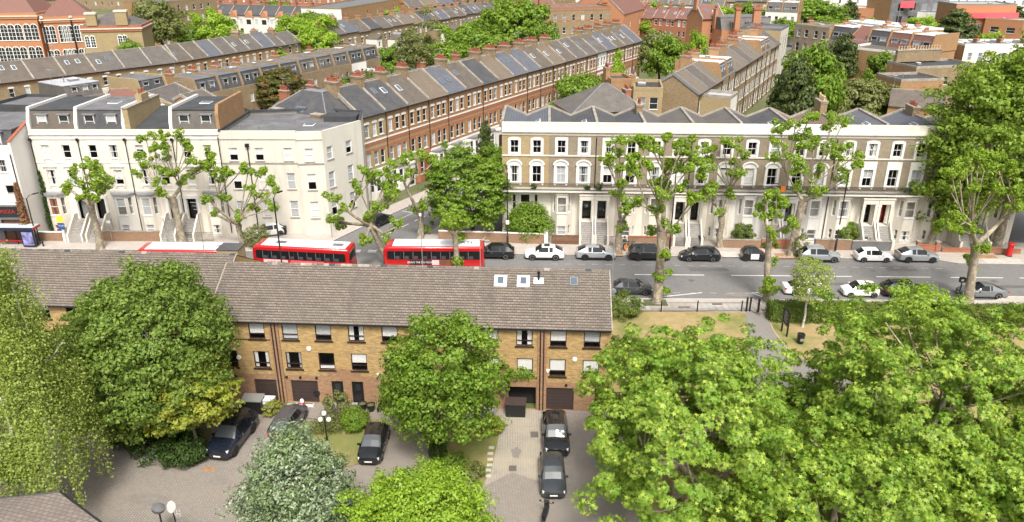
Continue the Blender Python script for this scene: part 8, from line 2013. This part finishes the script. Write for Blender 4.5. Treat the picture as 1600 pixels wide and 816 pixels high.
# ------------------------------------------------------------------ near trees
crown_tree('maple_tree', 'big round mid-green maple in front of the set-back wing', (-25.5, 47.2, .06), 13.6, 5.2, 6.0, 7.4, 'leaf_maple', K=230, n=48, leaf=.25, clump=.66, seed=11, trunk_r=.3, lob=.2, inner=.6, bottom=-.95, tips=22, flat=.55, ry=5.1, sub=8, br=1.15)
crown_tree('golden_tree', 'golden yellow-leaved tree at the foot of the round maple', (-22.3, 44.9, .06), 7.3, 2.5, 2.4, 4.9, 'leaf_gold', K=80, n=34, leaf=.24, clump=.5, seed=12, trunk_r=.12, lob=.35, flat=.25, up=1.3, tips=12, ry=2.3, sub=4, br=.7)
shrub('laurel_bush', 'dark green bush under the golden tree', (-23.2, 44.6, .06), 1.8, 1.9, 'leaf_ivy', 13, leaf=.18, K=40, n=130, ry=1.4)
crown_tree('whitebeam_tree', 'silvery-leaved tree at the bottom, left of centre', (-12.7, 36.3, .02), 7.8, 4.4, 3.8, 4.1, 'leaf_silver', K=120, n=40, leaf=.21, clump=.5, seed=14, trunk_r=.2, lob=.3, inner=.55, tips=16, flat=.8, asp=.5, shape='cone', ry=4.0, sub=8, br=.95)
crown_tree('robinia_tree', 'bright yellow-green tree at the bottom centre', (-5.3, 34.2, .02), 6.6, 3.8, 3.2, 3.5, 'leaf_lime', K=90, n=44, leaf=.19, clump=.5, seed=15, trunk_r=.2, lob=.4, inner=.5, tips=16, flat=.5, sub=9, br=1.05)
crown_tree('ash_tree', 'mid-green tree with an ivied trunk in front of the brick terrace', (-5.35, 44.9, .06), 10.5, 3.5, 4.0, 6.4, 'leaf_mid', K=84, n=44, leaf=.24, clump=.6, seed=16, trunk_r=.3, lob=.5, inner=.4, tips=24, flat=.55, cx=.5, ry=3.4, bottom=-.85, sub=8, br=1.1)
rng = np.random.default_rng(8); C = np.array([(.35 * math.cos(k * 2.1), .35 * math.sin(k * 2.1), .2 + 3.2 * k / 60) for k in range(60)])
t = thing('ivy_column', 'ivy sleeve round the trunk of the green tree on the lawn', 'ivy', (-5.35, 44.9, .06)); put('foliage', quads_mesh('foliage', clump_leaves(C, np.full(60, .42), 60, .16, rng, 1.0, .3), 'leaf_ivy'), t)
BIG = dict(mat='leaf_plane_big', bk='bark_plane', leaf=.27, trunk_r=.4, tips=60, flat=.55, asp=1.5, bottom=-.9)
crown_tree('plane_tree', 'large leafy plane tree right of the black cars in the yard', (10.6, 39.6, .09), 12.4, 5.6, 5.9, 6.7, K=100, n=68, clump=.58, seed=17, lob=.7, inner=.45, ry=6.0, sub=9, br=2.0, **BIG)
crown_tree('plane_tree', 'largest leafy plane tree at the lower right, below the hedge', (25.7, 40.0, .09), 12.3, 7.2, 5.7, 6.8, K=120, n=68, clump=.58, seed=18, lob=.65, inner=.45, ry=6.0, sub=9, br=2.0, **BIG)
crown_tree('plane_tree', 'plane tree at the bottom edge between the two larger leafy planes', (17.4, 33.0, .09), 9.9, 5.0, 4.5, 5.4, K=70, n=68, clump=.58, seed=19, lob=.42, inner=.4, ry=4.4, sub=9, br=1.8, **BIG)
crown_tree('plane_tree', 'plane tree that fills the bottom right corner', (28.4, 33.2, .09), 10.4, 6.0, 4.7, 5.7, K=80, n=68, clump=.58, seed=20, lob=.42, inner=.4, ry=4.4, sub=9, br=1.8, **BIG)
crown_tree('plane_tree', 'slim darker young plane over the park path between the two big planes', (19.3, 45.0, .09), 6.2, 2.5, 2.7, 3.5, 'leaf_mid', 'bark_plane', K=46, n=44, leaf=.26, clump=.5, seed=27, trunk_r=.16, lob=.6, inner=.3, tips=26, flat=.55, sub=6, br=1.2, asp=1.5)
weeping_tree('weeping_birch', 'weeping birch hanging down the left edge of the view', (-29.7, 39.4, .03), 20.0, 4.8, 5.0, 5, strands=600, leaf=.15)
crown_tree('birch_tree', 'young white-trunked birch beside the park notice board', (*G(1254, 511, .09), .09), 7.6, 2.1, 2.9, 4.7, 'leaf_birch', 'bark_birch', K=70, n=80, leaf=.17, clump=.55, seed=21, trunk_r=.11, lob=.4, inner=.2, tips=18, flat=.6)
crown_tree('cherry_tree', 'wide bushy green tree at the corner of the side street', (-4.9, 89.6, PAVE), 10.8, 4.6, 4.9, 5.7, 'leaf_mid', K=130, n=30, leaf=.32, clump=.7, seed=22, trunk_r=.25, lob=.3, inner=.5, flat=.3, up=1.0, ry=3.6, bottom=-.95, sub=7, br=1.0)
crown_tree('plane_tree', 'huge leafy plane that covers the right end of the white terrace', (58.8, 86.4, PAVE), 24.6, 10.4, 11.8, 12.6, 'leaf_plane_old', 'bark_plane', K=240, n=44, leaf=.42, clump=1.1, seed=23, trunk_r=.55, lob=.36, inner=.5, flat=.55, ry=6.0, tips=26, sub=8, br=2.1)
crown_tree('young_tree', 'thin young tree on the grass at the right edge, below the hedge', (*G(1583, 530, .09), .09), 3.6, 1.2, 1.2, 2.6, 'leaf_mid', K=24, n=70, leaf=.18, clump=.4, seed=24, trunk_r=.05, tips=8)
crown_tree('young_tree', 'small young tree on the dry grass beside the brick gable end', (*G(985, 600, .09), .09), 4.2, 1.5, 1.5, 3.0, 'leaf_olive', K=40, n=80, leaf=.17, clump=.5, seed=25, trunk_r=.06, tips=10)
# hedges and shrubs
hedge('clipped_hedge', 'long clipped hedge along the near pavement at the right', G(1200, 497, .1), G(1640, 506, .1), 1.9, 1.65, seed=4)
shrub('round_bush', 'round green bush at the right end of the brick roof', (*G(972, 492, .09), .09), 2.0, 2.0, 'leaf_hedge', 30, leaf=.16, K=40, n=140)
shrub('elder_bush', 'loose lime green bush poking above the hedge before the black SUV', (*G(1440, 500, .09), .09), 2.6, 3.0, 'leaf_lime', 31, leaf=.26, K=46, n=90)
shrub('wall_shrub', 'scrubby growth along the foot of the brick gable', (*G(962, 560, .09), .09), 1.3, 1.5, 'leaf_olive', 32, leaf=.16, K=30, n=80, ry=3.5)
shrub('round_bush', 'large round bush behind the orange garden wall', (2.0, 88.7, PAVE), 3.1, 4.3, 'leaf_mid', 33, leaf=.24, K=70, n=150, ry=1.7)
shrub('round_bush', 'neat round bright green bush near the arched doorways', (*G(554, 668, .06), .06), 1.15, 1.5, 'leaf_mid', 34, leaf=.12, K=40, n=160)
shrub('thin_shrub', 'thin leafy shrub before the twin doorways', (*G(528, 655, .06), .06), 1.1, 2.4, 'leaf_olive', 35, leaf=.16, K=30, n=60)
shrub('rose_bush', 'low white flowering rose bushes behind the globe lamp', (*G(510, 672, .06), .06), 1.8, .8, 'leaf_olive', 36, leaf=.12, K=30, n=70, ry=.8)
shrub('spotted_laurel', 'yellow-green shrub at the edge of the driveway', (*G(770, 676, .06), .06), .85, 1.3, 'leaf_gold', 37, leaf=.15, K=24, n=90)
shrub('low_bush', 'dark low bush at the foot of the ivied trunk', (*G(700, 738, .06), .06), 1.5, 1.0, 'leaf_mid', 38, leaf=.14, K=30, n=100)
shrub('low_bush', 'pale green shrub right of the ivied trunk', (*G(738, 745, .06), .06), 1.0, .9, 'leaf_olive', 39, leaf=.13, K=24, n=80)
shrub('potted_shrub', 'pale spreading shrub in front of the white storage box', (*G(428, 648, .03), .03), .8, 1.3, 'leaf_gold', 40, leaf=.14, K=20, n=50, flat=.3)
shrub('low_bush', 'weedy growth between the two garage drives at left', (*G(445, 645, .03), .03), .8, .6, 'leaf_olive', 41, leaf=.12, K=18, n=60)
shrub('climbing_plant', 'green creeper over the open garage and up the brick pier', (*G(815, 636, .03), 2.6), 1.5, 1.1, 'leaf_mid', 42, leaf=.16, K=36, n=80, ry=.35)
shrub('climbing_plant', 'green creeper climbing beside the lower window next to the green tree', (-.6, 50.9, 1.6), .6, 3.2, 'leaf_mid', 43, leaf=.16, K=24, n=80, ry=.3)
shrub('garden_shrub', 'shrubs and red blooms behind the brown brick wall at the right', (*G(1322, 378, PAVE), PAVE), 1.3, 2.4, 'leaf_mid', 44, leaf=.2, K=30, n=90)
shrub('flowering_shrub', 'red flowering shrub left of the grey rendered wall', (*G(1332, 376, PAVE), PAVE), .8, 2.0, 'leaf_flower', 45, leaf=.16, K=14, n=40)
shrub('garden_shrub', 'dark evergreen shrub behind the small garden wall, right of centre', (*G(1160, 380, PAVE), PAVE), 1.4, 2.6, 'leaf_hedge', 46, leaf=.2, K=30, n=90)
shrub('garden_shrub', 'dark shrubs by the red brick piers under the big plane', (*G(1447, 372, PAVE), PAVE), 1.3, 1.8, 'leaf_ivy', 47, leaf=.2, K=30, n=90)
shrub('scrub', 'scrubby sapling behind the grey crossover at the kerb tree pit', (*G(1247, 402, PAVE), PAVE), .9, 3.0, 'leaf_olive', 48, leaf=.18, K=26, n=50)
shrub('garden_shrub', 'tangled shrubs at the left corner of the ivory block', (*G(402, 386, PAVE), PAVE), 1.6, 2.6, 'leaf_olive', 49, leaf=.2, K=30, n=70)
shrub('garden_shrub', 'ferny plant in the steps of the first stucco house', (*G(92, 360, PAVE), 1.0), .7, 1.2, 'leaf_mid', 51, leaf=.18, K=14, n=60)
for k, (x, y, lab) in enumerate(((30, 735, 'broad shrub at the foot of the weeping birch'), (205, 690, 'low dark shrub at the left of the round maple'), (250, 700, 'low evergreen at the foot of the round maple'))):
 shrub('low_bush', lab, (*G(x, y, .05), .05), 1.8, 1.6, 'leaf_ivy', 60 + k, leaf=.18, K=30, n=100)
# gardens behind the terrace, seen through gaps
# ------------------------------------------------------------------ trees of the streets behind: five crowns, copied and resized
BG = {}
def proto(kind):
 if kind in BG: return BG[kind]
 rr = random.Random(len(BG) + 70); o = []
 for v in range(2):
  s = 500 + len(BG) * 10 + v
  kw = dict(mat=kind, K=42, n=36, leaf=.06, clump=.11, sub=7, br=.15, seed=s, trunk_r=.035, lob=.4, inner=.45, flat=.65, tips=16, bark_n=6)
  if kind == 'leaf_conifer': t = crown_tree('conifer_tree', None, (0, 0, -.06), 1, .5, .52, .5, bottom=-.95, shape='cone', **{**kw, 'lob': .3, 'flat': .35})
  elif kind == 'leaf_plane': t = crown_tree('plane_tree', None, (0, 0, -.06), 1, .5, .30, .68, **{**kw, 'K': 34, 'sub': 1, 'n': 130, 'clump': .13, 'bk': 'bark_plane'})
  else: t = crown_tree('garden_tree', None, (0, 0, -.06), 1, .5, .44, .56, bottom=-.9, **kw)
  t['group'] = 'trees in the gardens and streets behind'
  o.append(t)
 BG[kind] = o; return o
USED = set()
def bg(px, ytop, hw, h, kind, label, name=None, k=0):
 x, y = G(px, ytop + 3, h); zc = y * CP + (H - h * .5) * SP; r = hw / FPX * zc
 ps = proto(kind); p = ps[k % 2]
 sc = (2 * r, 2 * r * .85, h)
 if p.name not in USED:
  USED.add(p.name); o = p; o.location = (x, y, -.06); o.scale = sc
 else: o = dup(p, (x, y, -.06), 0, scale=sc)
 o.rotation_euler = (0, 0, R.uniform(0, 6.28)); o.scale = (2 * r * .95, 2 * r * .95, h)
 o['label'] = label; o['category'] = 'tree'
 return o
M_, L_, C_, O_, P_ = 'leaf_mid', 'leaf_lime', 'leaf_conifer', 'leaf_olive', 'leaf_plane'
crown_tree('bronze_tree', 'wide dark bronze-green tree behind the ivory corner block', (*G(436, 180, 2), -.06), 12.0, 5.4, 5.0, 7.0, 'leaf_rusty', K=150, n=130, leaf=.4, clump=1.1, seed=90, trunk_r=.3, lob=.4, flat=.32, up=.9, ry=4.2)
crown_tree('eucalyptus_tree', 'tall airy eucalyptus above the brown terrace roofs', (*G(645, 35, 19), -.06), 19.0, 4.6, 5.6, 13.0, 'leaf_olive', 'bark_birch', K=90, n=110, leaf=.4, clump=1.25, seed=91, trunk_r=.3, lob=.5, inner=.2, tips=24, flat=.6)
for a in ((237, 2, 38, 17, O_, 'tall grey-green flowering tree right of the school'), (290, 36, 18, 9, M_, 'dark green tree next to the flowering tree by the school'), (334, 19, 30, 12, L_, 'bright green dense tree below the brown flats at upper left'), (428, 0, 24, 12, M_, 'dark tree in front of the white gabled houses'), (458, 24, 26, 12, L_, 'bright lime tree beside the hip roofed houses'), (492, 32, 32, 13, L_, 'broad lime with pale branches left of the hip roof'), (330, 70, 26, 9, P_, 'lopped street tree over the upper left roofs'), (352, 76, 20, 8, P_, 'second lopped street tree over the upper left roofs'), (425, 70, 28, 8, P_, 'lopped street tree above the dark mansards'), (520, 28, 24, 11, O_, 'olive-leaved tree before the white flank wall'), (482, 18, 26, 12, M_, 'mid-green tree beyond the bright limes'), (690, 66, 45, 13, M_, 'dark tree right of the eucalyptus'), (740, 47, 52, 14, M_, 'broad dark tree above the chimney pots of the brown terrace'), (610, 12, 22, 9, L_, 'bright tree in front of the far brown flats, left one'), (668, 10, 16, 9, L_, 'bright tree in front of the far brown flats, right one'), (690, 33, 18, 8, P_, 'lopped street tree before the far slate roofs'), (735, 30, 26, 9, P_, 'broad lopped street tree before the far slate roofs'), (812, 2, 50, 18, M_, 'big leafy tree left of the brown mansion block'), (848, 38, 22, 13, M_, 'smaller tree at the right side of the big leafy one'), (740, -4, 32, 13, C_, 'dark tree at the top edge above the far roofs'), (775, -2, 28, 12, M_, 'mid-green tree at the top edge, left of the big leafy tree'), (911, 116, 40, 11, M_, 'round dense tree in front of the hip roofed house'), (953, 78, 20, 11, L_, 'bright small tree standing out of the brown terrace roofs'), (945, 120, 22, 9, M_, 'dark tree behind the round dense tree'), (1030, 46, 32, 14, O_, 'pale leaved tree left of the cypress'), (1048, 58, 34, 13, M_, 'dark green tree in front of the cypress'), (1094, 50, 16, 12, L_, 'bright narrow tree right of the cypress'), (990, 8, 14, 10, M_, 'tree above the red-brown roof windows'), (1015, 4, 16, 10, L_, 'bright tree at the top above the red-brown roofs'), (1018, 28, 20, 7, L_, 'yellow-green bush before the red-brown roofs'), (1125, 8, 24, 10, L_, 'pale green tree above the red mansion tower'), (1165, 2, 20, 10, M_, 'tree at the top behind the red mansion block'), (1265, -4, 56, 14, M_, 'very broad tree at the top right of the red mansion'), (1225, 28, 26, 9, M_, 'dark lower tree beside the very broad one'), (1330, 0, 20, 12, C_, 'dark tree at the top, left of the salmon range'), (1275, 72, 46, 16, M_, 'large bright garden tree right of the pale end building'), (1252, 92, 42, 15, C_, 'large dark conifer in the gardens'), (1322, 54, 34, 14, C_, 'dark bronze conifer in front of the scaffold'), (1345, 120, 44, 10, O_, 'olive garden tree behind the white parapet'), (1300, 122, 26, 9, L_, 'bright shrubby tree between the garden conifers'), (1386, 82, 26, 11, M_, 'left of two dark round trees in front of the mansards'), (1418, 80, 24, 11, M_, 'right of two dark round trees in front of the mansards'), (1500, 14, 40, 14, C_, 'dark tree standing above the white parapets'), (1440, 24, 26, 9, L_, 'bright tree among the white roofs at upper right'), (1590, 8, 28, 11, C_, 'dark tree at the top right corner'), (758, 188, 16, 9, C_, 'narrow dark conifer in a front garden of the side street'), (770, 224, 18, 6, M_, 'small garden tree beside the flank of the white terrace'), (1225, 120, 26, 11, C_, 'conifer beside the pale end building'), (1370, 148, 26, 7, M_, 'low garden tree near the dark hipped roof'), (95, 128, 12, 6, O_, 'roof garden bushes in front of the upper left terrace'), (540, 122, 24, 7, M_, 'low garden tree left of the chimney pots'), (600, 120, 26, 8, C_, 'dark garden tree below the eucalyptus'), (500, 105, 24, 8, M_, 'garden tree before the brown mansard fronts'), (570, 108, 26, 9, O_, 'olive garden tree at the foot of the eucalyptus, on its left'), (640, 100, 30, 8, M_, 'broad garden tree at the foot of the eucalyptus, on its right'), (715, 80, 26, 10, C_, 'dark garden tree behind the brown terrace chimneys'), (565, 38, 22, 10, O_, 'tree at the hip end of the far slate roofs'), (300, 120, 16, 6, L_, 'small bright garden tree under the long slate roofs'), (200, 62, 22, 9, M_, 'tree peeping over the long slate roofs by the school'), (385, 55, 22, 10, M_, 'tree between the brown flats and the limes'), (880, 70, 20, 9, M_, 'tree behind the far end of the brown terrace'), (795, 62, 22, 9, L_, 'bright tree behind the brown terrace roofs'), (1200, 60, 14, 8, O_, 'roof garden greenery by the long red mansion'), (1470, 60, 22, 10, M_, 'tree left of the white parapet houses'), (1555, 50, 26, 10, L_, 'bright tree behind the big leafy tree at upper right'), (255, 95, 16, 7, L_, 'bright tree rising behind the long slate roofs, left of the lopped ones'), (455, 95, 22, 8, M_, 'garden tree at the back of the upper left terrace'), (545, 72, 20, 9, L_, 'light tree in front of the far hip end'), (610, 70, 24, 9, M_, 'dark tree behind the eucalyptus on its left'), (760, 22, 26, 11, M_, 'tree left of the big leafy tree by the mansion block'), (700, 16, 20, 8, O_, 'olive tree over the far slate roofs'), (575, 30, 18, 8, L_, 'bright tree in front of the far brown flats, leftmost'), (1210, 6, 26, 11, M_, 'tree at the top, left of the very broad one'), (1360, 30, 26, 9, L_, 'bright tree behind the scaffolded house'), (1290, 30, 24, 10, M_, 'dark tree above the left of the upper right row'), (1060, 8, 18, 9, M_, 'dark tree at the top between red roofs'), (925, 2, 22, 10, C_, 'dark tree behind the brown mansion block'), (690, 215, 12, 5, M_, 'small front garden tree by the white bays')):
 bg(*a[:5], a[5], k=len(USED) + int(a[0]) % 2)
for k_, ps_ in BG.items():
 for p_ in ps_:
  if p_.name not in USED:
   for c_ in list(p_.children): bpy.data.objects.remove(c_)
   bpy.data.objects.remove(p_)
